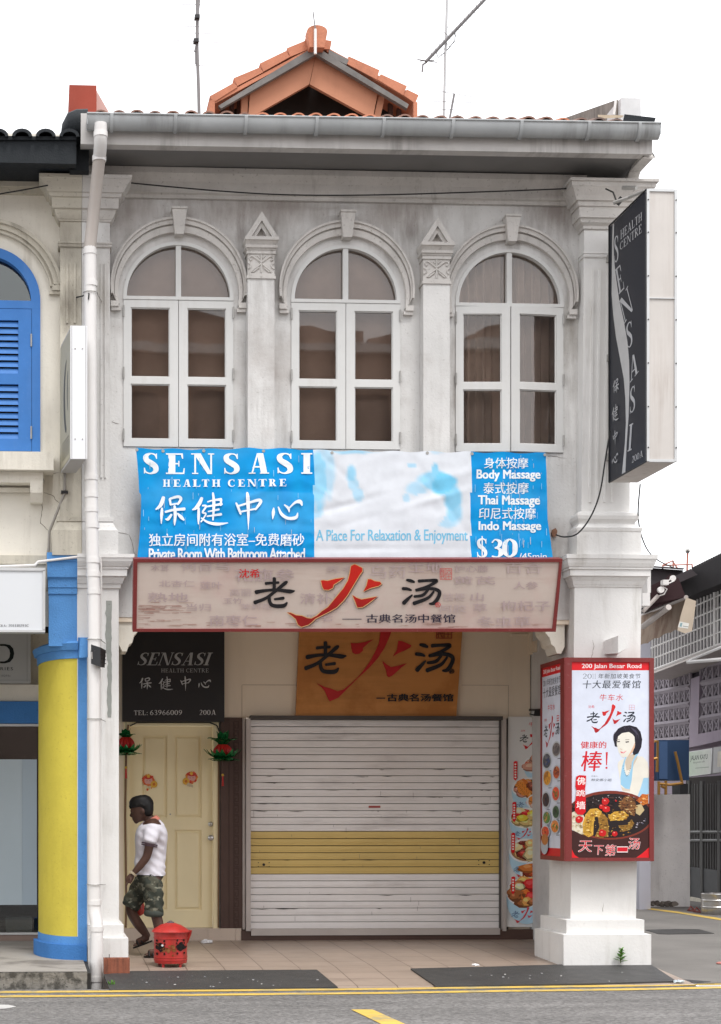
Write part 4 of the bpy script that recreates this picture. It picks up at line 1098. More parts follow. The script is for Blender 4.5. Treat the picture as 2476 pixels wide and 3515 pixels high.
for off, vis in ((0, 1), (-2.05, 0)):
    wn = bpy.data.objects.new('window', None); COL.objects.link(wn); wn.parent = nb; wn.location = Vector((sp.x + off, YW, sp.z)) - root_off(nb)
    mb = MB(); cx = sp.x + off
    arc_band(mb, arc(cx, sp.z + .001, Rb), arc(cx, sp.z + .001, Rb * .826), YW - .02, YW + .1)
    mb.box(cx - Rb, cx + Rb, YW - .025, YW + .1, Z(60, 1062, YW), sp.z)
    zb1, zt1 = Z(60, 1568, YW), Z(60, 1062, YW)
    for s_ in (-1, 1): mb.box(cx + s_ * Rb, cx + s_ * (Rb - .075), YW - .025, YW + .1, zb1, zt1 - .0005)
    mb.box(cx - Rb + .076, cx + Rb - .076, YW - .02, YW + .1, zb1, zb1 + .04)
    mb.build('frame', M['blue_wood'], wn)
    mb = MB(); P = arc(cx, sp.z, Rb * .83); mb.prism([(p[0], YW + .06, p[1]) for p in P], (0, .004, 0))
    mb.build('fanlight_glass', glass_mat('green_grey_glass', (.45, .55, .53), 1.9), wn)
    for s_ in (-1, 1):
        mb = MB(); lw = Rb - .08; xh = cx + s_ * (Rb - .078); xc = cx + s_ * .003
        za, zc_ = zb1 + .045, zt1 - .005; st = .115
        xa, xb = sorted((xh, xc))
        mb.box(xa, xa + st * .8, YW - .028, YW + .012, za, zc_); mb.box(xb - st, xb, YW - .028, YW + .012, za, zc_)
        H = zc_ - za
        for z0, z1 in ((0, .085), (.47, .545), (.92, 1)): mb.box(xa + st * .8, xb - st, YW - .027, YW + .011, za + H * z0, za + H * z1)
        cas = mb.build('shutter', M['blue_wood'], wn)
        for z0, z1 in ((.085, .47), (.545, .92)):
            mb = MB(); n = 8
            for k in range(n):
                zz = za + H * (z0 + (z1 - z0) * (k + .5) / n); h = H * (z1 - z0) / n
                mb.hexa([(xa + st * .8, YW - .024, zz - h * .5), (xb - st, YW - .024, zz - h * .5), (xb - st, YW - .014, zz - h * .42), (xa + st * .8, YW - .014, zz - h * .42)],
                        [(xa + st * .8, YW - .006, zz + h * .32), (xb - st, YW - .006, zz + h * .32), (xb - st, YW + .004, zz + h * .38), (xa + st * .8, YW + .004, zz + h * .38)])
            mb.build('louvres', M['blue_wood'], cas)
        mb = MB(); mb.box(xa + .01, xb - .01, YW + .02, YW + .03, za + .01, zc_ - .01); mb.build('shade', M['dark_void'], cas)
        for t in (.10, .24, .9) if s_ > 0 else ():
            pass
        for t in (.13, .78):
            m_ = MB(); m_.tube([(xh - s_ * .002, YW - .034, za + H * t - .055), (xh - s_ * .002, YW - .034, za + H * t + .055)], .008, 8); m_.build('hinge', M['hinge'], cas)
    am = MB(); r1 = Rb * 1.43; r2 = Rb * 1.2; zc_ = sp.z + .03
    for a, b, y in ((r1, r1 - .03, -.075), (r1 - .03, r1 - .075, -.05), (r1 - .075, r1 - .095, -.03), (r1 - .095, r2, -.045)):
        arc_band(am, arc(cx, zc_, a, .17, math.pi - .17, 36), arc(cx, zc_, b, .17, math.pi - .17, 36), YW + y, YW + .01)
    zz = zc_ + r1 * math.sin(.17)
    for s_ in (-1, 1):
        xx = cx + s_ * r1 * math.cos(.17)
        am.box(xx - s_ * .09, xx + s_ * .12, YW - .05, YW + .004, zz - .055, zz - .005); am.box(xx - s_ * .115, xx + s_ * .12, YW - .035, YW + .003, zz - .085, zz - .056)
    am.build('arch_moulding', M['cream_grey'], nb, smooth=35)
    sm = MB(); e = Rb + .13
    x1_ = cx + Rb + .115; x0_ = cx - Rb - .115; zs = Z(60, 1571, YW)
    sm.box(x0_, x1_, -.12, YW - .001, Z(100, 1614, -.1), zs - .002)
    sm.box(x0_ + .08, x1_ - .09, -.04, YW - .002, Z(100, 1660, 0), Z(100, 1614.5, -.1))
    for s_ in (x0_ + .15, x1_ - .15): sm.loft([(Z(120, 1718, -.05), s_ - .055, s_ + .055, .03, YW - .003), (Z(120, 1690, -.05), s_ - .055, s_ + .055, -.04, YW - .003), (Z(120, 1650, -.05), s_ - .055, s_ + .055, -.06, YW - .003)])
    sm.box(x0_ + .21, x1_ - .21, .08, YW - .004, Z(50, 1690, .1), Z(50, 1676, .1))
    sm.build('sill', M['cream'], nb)
pu = pil_up_left(X(207, 0), XM - .0015, 'pilaster', M['cream_grey'], M['cream_grey'], nb, 1, 0)
mb = MB()
for px in (231, 257): mb.box(X(px - 4, 0), X(px + 4, 0), -.012, .01, Z(240, 1110, 0), Z(240, 905, 0))
mb.build('fluting', M['cream_grey'], pu)
mb = MB(); mb.box(xn0, X(196, .05), .06, YW - .002, Z(80, 640, .06), Z(80, 585, .06)); mb.box(xn0, X(196, .05), .09, YW - .003, Z(80, 660, .06), Z(80, 640.5, .06)); mb.build('cornice', M['cream_grey'], nb)
mb = MB(); mb.box(xn0, X(166, .1), .10, YW - .001, Z(80, 1936, .1), Z(80, 1906, .1)); mb.build('string_course', M['cream_grey'], nb)
# the dark tiled eaves of the neighbour
mb = MB(); xe = X(262, -.35)
mb.box(xn0, xe, -.30, YW + .2, Z(120, 566, -.3), Z(120, 556, -.3)); mb.box(xn0, xe, -.40, -.31, Z(120, 560, -.4), Z(120, 468, -.4))
mb.box(X(240, -.28), X(306, -.28), -.28, YW - .005, Z(270, 585, -.28), Z(270, 500, -.28))
mb.build('dark_eaves', M['roof_dark'], nb)
mb = MB()
xx = xe - .06; z0 = Z(120, 468, -.4); rng = random.Random(8)
while xx > xn0:
    rs = []
    for y, dz, r in ((-.46, 0, .085), (-.1, .10, .08), (2.4, .9, .08)):
        rs.append([(xx + r * math.cos(math.pi * k / 8), y, z0 - .015 + dz + r * .75 * math.sin(math.pi * k / 8) + (xe - xx) * -.018) for k in range(9)] + [(xx + r * .7 * math.cos(math.pi * k / 8), y, z0 - .02 + dz + r * .5 * math.sin(math.pi * k / 8) - (xe - xx) * .018) for k in range(8, -1, -1)])
    mb.rings(rs); xx -= .2
mb.hexa([(xn0, -.42, z0 - .18), (xe, -.42, z0 - .03), (xe, 2.4, z0 + .86), (xn0, 2.4, z0 + .72)], [(xn0, -.42, z0 - .15), (xe, -.42, z0), (xe, 2.4, z0 + .9), (xn0, 2.4, z0 + .75)])
mb.build('dark_roof', M['roof_dark'], nb, smooth=50)
mb = MB(); rs = []
for px, py, r in ((205, 455, .03), (213, 425, .12), (232, 405, .17), (262, 400, .19), (300, 402, .20)):
    a = W(px, py + 24, -.25); rs.append([(a.x, -.25 + r * 1.1 * math.cos(2 * math.pi * k / 10), a.z + r * math.sin(2 * math.pi * k / 10) * .8 - .05) for k in range(10)])
mb.rings(rs); mb.build('verge_roll', M['roof_dark'], nb, smooth=50)
# ground floor: blue pilaster, yellow half-round column
mb = MB(); yb = .55
xa, xb = X(168, 0), X(265.5, 0)
ring = []
for y, o_ in ((2218, .0), (2205, -.0), (2170, .0), (2040, .0), (2039, .012), (2018, .012), (2017, .02), (1990, .02), (1986, .03), (1984, .032), (1983, .042), (1932, .045), (1930, .055), (1900, .055)):
    ring.append((Z(215, y, 0), xa - o_ * .3, xb, -o_, yb))
mb.loft(ring)
pb = mb.build('blue_pilaster', M['blue_paint'], nb)
XC, AX, YBk, BY = X(268, 0), X(268, 0) - X(133, 0), .74, .74
def colring(z, grow=0.0, x_end=None):
    P = []
    for k in range(17):
        t = math.pi / 2 * k / 16
        P.append((XC - (AX + grow) * math.sin(t), YBk - (BY + grow) * math.cos(t), z))
    P.append((XC, YBk, z)); return P
zc0_, zc1_ = Z(250, 3215, 0), Z(250, 2260, 0)
mb = MB(); mb.rings([colring(zc0_), colring(zc1_)]); col = mb.build('yellow_column', M['yellow'], nb, smooth=40)
mb = MB()
mb.rings([colring(zc1_ + .0005, .012), colring(zc1_ + .07, .015), colring(zc1_ + .072, .035), colring(zc1_ + .13, .055), colring(zc1_ + .135, .035), colring(zc1_ + .15, .02)])
mb.build('column_capital', M['blue_paint'], col, smooth=35)
mb = MB(); mb.loft([(-.02, XC + .0005, X(299, 0), -.006, .6), (Z(280, 2256, 0), XC + .0005, X(299, 0), -.006, .6)]); mb.build('blue_strip', M['blue_paint'], col)
mb = MB()
mb.rings([colring(zc0_ - .0005, .004), colring(zc0_ - .07, .006)]); mb.build('blue_band', M['blue_paint'], col, smooth=40)
zq = zc0_ - .07
mb = MB(); mb.rings([colring(zq - .0005, .045), colring(-.02, .045)]); mb.box(XC + .0006, X(298.5, -.05), -.045, .5, -.1, zq - .0005); mb.build('column_base', M['blue_deep'], col, smooth=40)
mb = MB(); mb.hexa([W(272, 2258, -.14), W(310, 2256, -.14), W(312, 2188, -.14), W(277, 2188, -.14)], [W(268, 2256, 0), W(300, 2254, 0), W(300, 2188, 0), W(268, 2188, 0)]); mb.build('blue_block', M['blue_paint'], nb)
mb = MB(); P = [W(168, 2178, .05), W(168, 2212, .05), W(245, 2212, -.02)]; mb.prism(P, (0, .2, 0)); mb.build('chamfer', M['blue_paint'], nb)
# shopfront set back
mb = MB(); rectw(mb, -800, 2348, 190, 2405, YI, .2); mb.build('fascia_beam', M['cream'], nb)
mb = MB(); rectw(mb, -800, 2406, 190, 2482, YI - .05, .2); mb.build('blue_lintel', M['blue_deep'], nb)
mb = MB(); rectw(mb, -800, 2484, 190, 2492, YI - .03, .05); rectw(mb, -800, 3203, 190, 3210, YI - .06, .1); mb.build('window_frame', M['sign_frame'], nb)
mb = MB(); rectw(mb, -800, 2492, 190, 3203, YI + .01, .008); sg = mb.build('shop_window', M['shop_glass'], nb)
film = mat('frosted_blue_film', (.42, .52, .60), .25, .06, .8, spec=.6)
mb = MB(); rectw(mb, -800, 2606, 127, 3107, YI + .004, .004); mb.build('frosted_film', film, sg)
mb = MB(); rectw(mb, -800, 2606, 76, 3107, YI + .0005, .003); mb.build('frosted_film', mat('frosted_pale_film', (.50, .60, .66), .2, .08, .8, spec=.6), sg)
mb = MB(); rectw(mb, -800, 3211, 190, 3244, YI - .05, .2); mb.build('brown_sill', mat('brown_stone_sill', (.26, .19, .16), .6, .2, 3), nb)
mb = MB(); rectw(mb, -800, 3244.5, 190, 3272, YI - .35, .5); mb.build('step', cm, nb)
mb = MB(); rectw(mb, -800, 2170, 190, 2347, YI + .1, .1); mb.build('inner_wall', M['cream_grey'], nb)
mb = MB(); mb.box(xn0, XL - .035, YW + .22, YI + .2, 3.3, 3.36); mb.build('ceiling', M['cream_grey'], nb)
mb = MB(); rectw(mb, 20, 3150, 110, 3200, YI + .2, .2); mb.build('stacked_paper', M['cream'], nb)
# pipes and cables on the neighbour
mb = MB(); mb.tube([W(-60, 1946, -.06), W(120, 1940, -.06), W(132, 1928, -.06), W(300, 1908, -.07)], .012, 8); mb.build('white_conduit', M['pvc'], nb, smooth=50)
mb = MB(); mb.tube([W(222, 1520, .0), W(223, 1690, -.012), W(170, 1825, .06), W(168, 1880, .1), W(164, 1900, .1), W(163, 2030, .1)], .012, 8); mb.build('grey_conduit', mat('grey_conduit', (.33, .31, .28), .6, .1), nb, smooth=50)
mb = MB(); c = W(222, 1689, -.02); mb.box(c.x - .03, c.x + .03, -.03, 0, c.z - .012, c.z + .012); mb.build('conduit_clip', M['black_metal'], nb)
mb = MB(); mb.tube([W(262, 1021, -.01), W(285, 1016, -.05), W(300, 1004, -.2), W(306, 1008, -.26), W(304, 1028, -.26)], .006, 6); mb.build('wire_tie', M['wire'], nb)

# hairline cracks in the plaster
def cracks(parent, Y, lines, col, m='print_matte', w_=1.6):
    for pts in lines:
        d = Decal(front(Y), (0, -1, 0), .0015); rg = random.Random(int(pts[0][0])); P = []
        for (x0, y0), (x1, y1) in zip(pts, pts[1:]):
            n = max(1, int(math.hypot(x1 - x0, y1 - y0) / 9))
            for k in range(n): P.append((x0 + (x1 - x0) * k / n + rg.uniform(-2, 2), y0 + (y1 - y0) * k / n + rg.uniform(-2, 2), w_ * rg.uniform(.5, 1.3)))
        P.append((*pts[-1], .4)); d.stroke(P, col, 0); d.build('crack', M[m], parent)
cracks(house, YW, [[(398, 1826), (424, 1830), (445, 1838), (455, 1870), (458, 1892), (474, 1908)], [(1880, 1566), (1910, 1568), (1945, 1574)], [(384, 1448), (410, 1455)]], lin(120, 112, 106))
cracks(house, 0, [[(2068, 3128), (2072, 3100)], [(2010, 3205), (2014, 3250)], [(2030, 2260), (2040, 2216), (2034, 2196)]], lin(150, 142, 134))
cracks(nb, YW, [[(115, 1568), (118, 1588), (135, 1606), (146, 1626), (152, 1660)], [(145, 1720), (144, 1768), (138, 1795), (168, 1822)], [(178, 1624), (204, 1622)], [(150, 1690), (178, 1698), (205, 1730)]], lin(124, 114, 98), w_=2.0)
# ================================================================== things on and behind the roofs
def chimney():
    c = W(298, 380, 1.4)
    t = thing('chimney', 'red painted chimney block standing above the dark roof at the left', 'chimney', (c.x, 1.4, c.z))
    mb = MB(); x0, x1 = X(238, 1.4), X(332, 1.4); mb.box(x0, x1, 1.4, 2.4, Z(290, 430, 1.4) - .5, Z(285, 292, 1.4)); mb.build('stack', M['chimney_red'], t)
    mb = MB(); mb.prism([(x1 + .002, 1.55, Z(335, 300, 1.5)), (x1 + .14, 1.55, Z(358, 385, 1.5)), (x1 + .14, 1.55, Z(358, 440, 1.5)), (x1 + .002, 1.55, Z(335, 440, 1.5))], (0, .7, 0)); mb.build('pink_flank', mat('faded_pink_render', (.62, .42, .38), .85, .15), t)
chimney()
def parapet():
    c = W(2160, 420, .5)
    t = thing('parapet_wall', 'mossy sloping party wall ending in a pale block above the right end of the gutter', 'parapet', (c.x, .5, c.z))
    x0, x1 = X(2131, .5), X(2201, .5)
    mb = MB(); mb.box(x0, x1, .5, .85, Z(2165, 440, .5) - .3, Z(2165, 336, .5)); mb.build('end_block', M['pale_render'], t)
    # sloping wall running back behind the roof
    mb = MB(); a = W(2131, 340, .55); b = W(1930, 408, 3.4)
    mb.hexa([(a.x - .03, .56, a.z - .6), (x0 - .002, .56, a.z - .6), (b.x + .25, 3.4, a.z - .6), (b.x, 3.4, a.z - .6)], [(a.x - .03, .56, a.z), (x0 - .002, .56, a.z), (b.x + .25, 3.4, b.z), (b.x, 3.4, b.z)])
    mb.build('sloping_wall', M['concrete_old'], t)
    mb = MB(); p = W(2108, 395, .5); q = W(2114, 345, .5); mb.tube([p, q], .012, 6); mb.build('white_batten', M['pvc'], t)
    o = MB(); o.hexa([W(2056, 407, -.2), W(2136, 404, -.2), W(2142, 396, -.2), W(2052, 394, -.2)], [W(2056, 407, .2), W(2136, 404, .2), W(2142, 396, .2), W(2052, 394, .2)])
    tag(o.build('loose_board', mat('bleached_board', (.55, .45, .33), .8, .25, 8)), 'bleached loose board lying on the tiles at the right end of the gutter', 'board')
    o = MB(); o.hexa([W(2138, 418, -.3), W(2246, 424, -.3), W(2252, 404, -.3), W(2144, 392, -.3)], [W(2138, 418, .3), W(2246, 424, .3), W(2252, 404, .3), W(2144, 392, .3)])
    tag(o.build('metal_sheet', M['roof_dark']), 'black sheet covering the right end of the tiled roof', 'sheet')
parapet()
def antenna_left():
    Y = 5.0; b = W(685, 440, Y)
    t = thing('antenna', 'leaning TV aerial mast with thin side rods left of the jack roof', 'antenna', b)
    m = MB(); m.tube([b, W(682, 300, Y), W(677, 160, Y), W(678, 50, Y), W(688, -60, Y)], .020, 6); m.build('mast', M['antenna'], t)
    m = MB(); m.tube([W(673, 178, Y), W(674, 220, Y)], .014, 6); m.tube([W(671, 178, Y), W(679, 140, Y), W(678, 52, Y), W(674, -60, Y)], .017, 6); m.build('boom', M['antenna'], t)
    for (x0, y0, x1, y1, y) in ((580, 222, 768, 227, 0), (588, 138, 762, 147, 0), (620, 112, 740, 116, 0), (622, 68, 745, 70, 0), (624, 44, 745, 46, 0), (624, 15, 748, 18, 0), (625, 90, 742, 94, 0)):
        m = MB(); m.tube([W(x0, y0, Y), W(x1, y1, Y)], .0035, 5); m.build('element', M['antenna'], t)
    m = MB()
    for px, py in ((677, 60), (673, 142)): c = W(px, py, Y - .02); m.box(c.x - .03, c.x + .03, Y - .06, Y + .02, c.z - .02, c.z + .02)
    m.build('clamp', M['black_metal'], t)
antenna_left()
def antenna_right():
    Y = 5.0; b = W(1523, 440, Y)
    t = thing('antenna', 'tall slim aerial mast with a long diagonal boom right of the jack roof', 'antenna', b)
    m = MB(); m.tube([b, W(1529, 200, Y), W(1537, -60, Y)], .016, 6); m.build('mast', mat('pale_mast_metal', (.42, .42, .42), .5, .1, metal=.5), t)
    A, B = W(1462, 212, Y - .05), W(1700, -40, Y - .05)
    m = MB(); m.tube([A, B], .022, 6); m.build('boom', M['antenna'], t)
    for k in range(16):
        p = A.lerp(B, .1 + .88 * k / 15); m = MB(); m.tube([p + Vector((-.1, -.12, .012)), p + Vector((.1, .12, -.012))], .003, 5); m.build('element', M['antenna'], t)
    m = MB(); m.tube([W(1433, 204, Y - .1), W(1500, 214, Y)], .006, 5); m.tube([W(1440, 210, Y), W(1492, 207, Y)], .006, 5); m.tube([W(1466, 212, Y - .05), W(1452, 222, Y - .05), W(1450, 246, Y - .05)], .012, 6); m.build('dipole', M['antenna'], t)
    m = MB(); m.tube([W(1563, 110, Y), W(1562, 140, Y), W(1530, 178, Y), W(1504, 198, Y), W(1499, 180, Y)], .006, 6); m.build('feed_cable', M['wire'], t)
antenna_right()
def antenna_small():
    Y = 4.6; b = W(1538, 440, Y)
    t = thing('antenna', 'short tilted aerial with four cross rods beside the tall mast', 'antenna', b)
    m = MB(); m.tube([b, W(1560, 322, Y)], .013, 6); m.build('mast', M['antenna'], t)
    for (x0, y0, x1, y1) in ((1498, 311, 1622, 332), (1486, 348, 1620, 352), (1480, 378, 1610, 374), (1550, 402, 1610, 384)):
        m = MB(); m.tube([W(x0, y0, Y), W(x1, y1, Y)], .0035, 5); m.build('element', M['antenna'], t)
antenna_small()
def cable(name, pts, r, label):
    m = MB(); P = catmull([tuple(W(*p)) for p in pts], 8); m.tube(P, r, 6)
    return tag(m.build(name, M['wire']), label, 'cable')
cable('cable', [(400, 620, -.05), (470, 630, -.02), (760, 656, -.02), (1000, 669, -.02), (1300, 669, -.02), (1700, 657, -.02), (1985, 646, -.02)], .006, 'thin black cable strung along the cornice under the eaves')
cable('cable', [(-120, 690, -.06), (0, 666, -.06), (80, 652, -.1), (165, 636, -.16)], .006, 'thin black cable reaching the shared pilaster across the cream wall')
cable('cable', [(2095, 1480, -.2), (2078, 1580, -.28), (2060, 1690, -.25), (2030, 1770, -.2), (1985, 1830, -.16), (1940, 1843, -.1), (1910, 1836, .05)], .007, 'black cable sagging from the dark projecting sign to a rusty wall plate')
cable('cable', [(2198, 1662, -.3), (2191, 1760, -.1), (2200, 1830, .2), (2225, 1890, .9), (2262, 1925, 1.8), (2320, 1952, 4.0)], .006, 'thin cable dropping behind the right capital against the sky')
m = MB(); m.prism([W(1894, 1828, YW - .02), W(1898, 1843, YW - .02), W(1911, 1840, YW - .02), W(1914, 1822, YW - .02), W(1908, 1812, YW - .02), W(1897, 1818, YW - .02)], (0, .02, 0))
tag(m.build('wall_plate', mat('rusty_plate', (.26, .13, .08), .8, .3, 20)), 'small rusty plate fixed to the wall beside the blue banner', 'plate')

# ================================================================== the buildings along the side lane
XS = 10.9
def S(px, py, x=XS):
    """point on the lane-side wall plane x = const"""
    d = _dir(px, py); return CAM + d * (x / d.x)
P_back = mat('lilac_wall', (.33, .28, .335), .85, .15, 1.2, streak=.3, dirt=(.12, .1, .1))
lb = thing('lane_building', 'lilac building with a pale grille balcony and pierced blocks beyond the side lane', 'building', (XS, 14, ZR))
def slab(mb, q, dx):
    """quad q of photo points on plane x, given thickness dx away from the lane"""
    mb.prism(q, (dx, 0, 0)); return mb
xs_ = XS
mb = MB(); a = S(2205, 2300); b = S(2700, 2300)
mb.box(XS + .3, XS + 4, 4.0, 34, ZR, 5.2); mb.build('wall', P_back, lb)
mb = MB(); slab(mb, [S(2150, 2330), S(2476, 2200), S(2800, 2080), S(2800, 2130), S(2476, 2240), S(2150, 2360)], .3); mb.build('ledge', P_back, lb)
mb = MB(); slab(mb, [S(2372, 2330), S(2402, 2320), S(2396, 2560), S(2366, 2566)], .28)
slab(mb, [S(2150, 2560), S(2366, 2548), S(2366, 2566), S(2150, 2582)], .28); slab(mb, [S(2396, 2520), S(2800, 2440), S(2800, 2470), S(2396, 2560)], .28)
mb.build('pier', P_back, lb)
# pierced ventilation blocks: one mesh, a lattice of curved ribs
vent_m = mat('grey_lilac_block', (.30, .27, .30), .85, .12, 3)
mb = MB(); rng = random.Random(2)
def rib(p, q, r=.022): mb.tube([S(*p, XS + .05), S(*q, XS + .05)], r, 5)
def grid(px0, px1, y0f, y1f, rows, cols):
    def at(u, v): 
        px = px0 + (px1 - px0) * u; return (px, y0f(px) + (y1f(px) - y0f(px)) * v)
    for i in range(rows + 1): rib(at(0, i / rows), at(1, i / rows), .05)
    for j in range(cols + 1): rib(at(j / cols, 0), at(j / cols, 1), .03)
    for i in range(rows):
        for j in range(cols):
            u0, u1, v0, v1 = j / cols, (j + 1) / cols, i / rows, (i + 1) / rows
            um, vm = (u0 + u1) / 2, (v0 + v1) / 2
            for (a, b) in (((u0, v0 + .1 / rows), (um, vm)), ((u1, v0 + .1 / rows), (um, vm)), ((um, vm), (u0, v1)), ((um, vm), (u1, v1)), ((um, v0), (um, v0 + .28 / rows))):
                rib(at(*a), at(*b), .018)
grid(2210, 2372, lambda x: 2330 - (x - 2210) * .20, lambda x: 2548 - (x - 2210) * .085, 4, 9)
grid(2408, 2620, lambda x: 2285 - (x - 2408) * .20, lambda x: 2528 - (x - 2408) * .14, 4, 10)
mb.build('ventilation_blocks', vent_m, lb)
mb = MB(); slab(mb, [S(2150, 2340, XS + .12), S(2800, 2180, XS + .12), S(2800, 2480, XS + .12), S(2150, 2570, XS + .12)], .02); mb.build('dark_backing', mat('shadowed_room', (.06, .05, .06), .9, .2), lb)
# balcony grille: frame, rails and upright bars
XG = XS - .55
gm = mat('pale_grille_paint', (.80, .78, .76), .5, .1)
def Gp(px, py): return S(px, py, XG)
top = lambda x: 2114 - (x - 2224) * .46 if x > 2360 else 2114 - (x - 2224) * .46
bot = lambda x: 2302 - (x - 2238) * .385
mb = MB()
for k, f in enumerate((0, .2, .4, .6, .8, 1.0)):
    mb.tube([Gp(2200, bot(2200) + (top(2200) - bot(2200)) * f), Gp(2700, bot(2700) + (top(2700) - bot(2700)) * f)], .022 if f in (0, 1) else .014, 5)
x = 2204.0
while x < 2700:
    mb.tube([Gp(x, bot(x)), Gp(x, top(x))], .016, 5); x += 9.0 + (x - 2204) * .012
for x in (2455, 2600): mb.tube([Gp(x, bot(x)), Gp(x, top(x))], .035, 5)
mb.build('grille', gm, lb)
mb = MB(); mb.prism([Gp(2190, bot(2190) + 2), Gp(2700, bot(2700) + 2), Gp(2700, bot(2700) + 14), Gp(2190, bot(2190) + 12)], (.8, 0, 0)); mb.build('balcony_edge', M['rail'], lb)
mb = MB(); mb.prism([S(2180, 2320, XG + .5), S(2800, 2080, XG + .5), S(2800, 1860, XG + .5), S(2180, 2080, XG + .5)], (.02, 0, 0)); mb.build('balcony_interior', mat('dim_grey_interior', (.20, .19, .20), .9, .3, 2), lb)
mb = MB(); a0, a1 = S(2150, 2070, XG - .3), S(2800, 1790, XG - .3)
mb.prism([S(2180, 2030, XG - .25), S(2378, 1957, XG - .25), S(2476, 1908, XG - .25), S(2800, 1760, XG - .25), S(2800, 1900, XG - .25), S(2476, 2003, XG - .25), S(2350, 2053, XG - .25), S(2180, 2120, XG - .25)], (1.6, 0, 0)); rf = mb.build('overhanging_roof', mat('black_corrugated_roof', (.030, .027, .029), .8, .2), lb)
mb = MB()
for k in range(34):
    x = 2378 + k * 8; y = 1956 - (x - 2378) * .49
    mb.tube([S(x, y, XG - .25), S(x, y, XG - .25) + Vector((1.4, 0, .02))], .05, 6)
mb.build('corrugation', mat('black_corrugated_roof_edge', (.04, .036, .037), .8, .2), rf)
mb = MB(); mb.tube([S(2362, 2273, XG - .2), S(2490, 2262, XG - .5), S(2700, 2245, XG - 1)], .03, 6); mb.tube([S(2368, 2268, XG - .1), S(2476, 2222, XG - .4), S(2700, 2130, XG - .9)], .022, 6); mb.build('canopy_arm', gm, lb)
# door gate
mb = MB(); dk = mat('dark_gate_metal', (.035, .036, .038), .55, .2, spec=.4)
slab(mb, [S(2366, 3077), S(2412, 3085), S(2480, 3100), S(2480, 2990), S(2412, 2980), S(2366, 2975)], .04)
q = mb.build('gate', dk, lb); q['label'] = 'dark folding metal gate under the green sign'
mb = MB()
for k in range(13):
    x = 2368 + k * 9; mb.tube([S(x, 3078 + k * 2, XS + .02), S(x, 2690, XS + .02)], .012, 5)
for y in (2856, 2885): mb.tube([S(2362, y, XS), S(2480, y, XS)], .025, 5)
for x in (2366, 2411, 2470): mb.tube([S(x, 3080 + (x - 2366) * .2, XS), S(x, 2680, XS)], .04, 5)
mb.build('gate_bar', mat('grey_gate_bar', (.17, .17, .165), .5, .2), q)
mb = MB(); slab(mb, [S(2355, 3140, XS + .2), S(2500, 3140, XS + .2), S(2500, 2660, XS + .2), S(2355, 2670, XS + .2)], .05); mb.build('doorway', M['dark_void'], lb)
mb = MB(); slab(mb, [S(2364, 3112, XS - .05), S(2480, 3140, XS - .05), S(2480, 3100, XS - .05), S(2364, 3078, XS - .05)], .3); mb.build('doorstep', M['cream_grey'], lb)
# white boundary wall at the back of the lane
mb = MB(); yb = 10.3
mb.box(X(2100, yb), X(2369, yb), yb, yb + .22, ZR, Z(2300, 2726, yb))
o = mb.build('boundary_wall', mat('old_white_boundary_wall', (.92, .90, .87), .9, .15, 2, streak=.4, dirt=(.3, .27, .24), bump=.4, speck=.3), None); tag(o, 'low white masonry wall with chipped foot at the back of the lane', 'wall')
d = Decal(front(yb), (0, -1, 0)); rng = random.Random(4)
for k in range(26): d.blob(2180 + k * 5.5 * 1.0, 3098 + rng.random() * 8, 4 + rng.random() * 7, lin(*[(112, 104, 96), (140, 131, 122), (94, 86, 80)][k % 3]), sx=1.3, sy=.8, rng=rng)
d.build('chipped_foot', M['print_matte'], o)
# a lilac wall stub behind the awning
mb = MB(); mb.box(X(2195, 9.6), X(2234, 9.6), 9.6, 11, ZR, Z(2210, 2195, 9.6)); tag(mb.build('wall_stub', mat('pale_lilac_wall', (.50, .50, .56), .85, .1)), 'pale lilac wall edge seen under the canvas awning', 'wall')
# blue meter box with brass pipes
YBx = 9.4
bx = thing('meter_box', 'dark blue metal box with brass pipes above the low white wall', 'box', W(2310, 2680, YBx))
mb = MB(); x0, x1, x2 = X(2257, YBx), X(2290, YBx), X(2366, YBx)
mb.box(x0, x2, YBx, YBx + .5, Z(2300, 2678, YBx), Z(2300, 2540, YBx)); mb.build('case', mat('navy_metal', (.022, .055, .125), .5, .15), bx)
mb = MB(); mb.box(x0 + .02, x1, YBx - .02, YBx - .001, Z(2270, 2674, YBx), Z(2270, 2545, YBx)); mb.build('front_plate', mat('steel_blue_metal', (.055, .11, .23), .5, .15), bx)
br = mat('brass_pipe', (.36, .19, .05), .45, .2, metal=.5)
mb = MB()
for pts in (((2318, 2580), (2328, 2620), (2342, 2688)), ((2262, 2682), (2262, 2728)), ((2286, 2680), (2286, 2728)), ((2262, 2690), (2300, 2694), (2345, 2688)), ((2247, 2545), (2258, 2545), (2256, 2650)), ((2240, 2606), (2258, 2602)), ((2270, 2698), (2282, 2704))):
    mb.tube([W(px, py, YBx - .1) for px, py in pts], .022, 6)
mb.build('brass_pipe', br, bx, smooth=50)
mb = MB(); mb.box(X(2335, YBx), X(2362, YBx), YBx, YBx + .3, Z(2340, 2726, YBx), Z(2340, 2690, YBx)); mb.build('valve', M['black_metal'], bx)
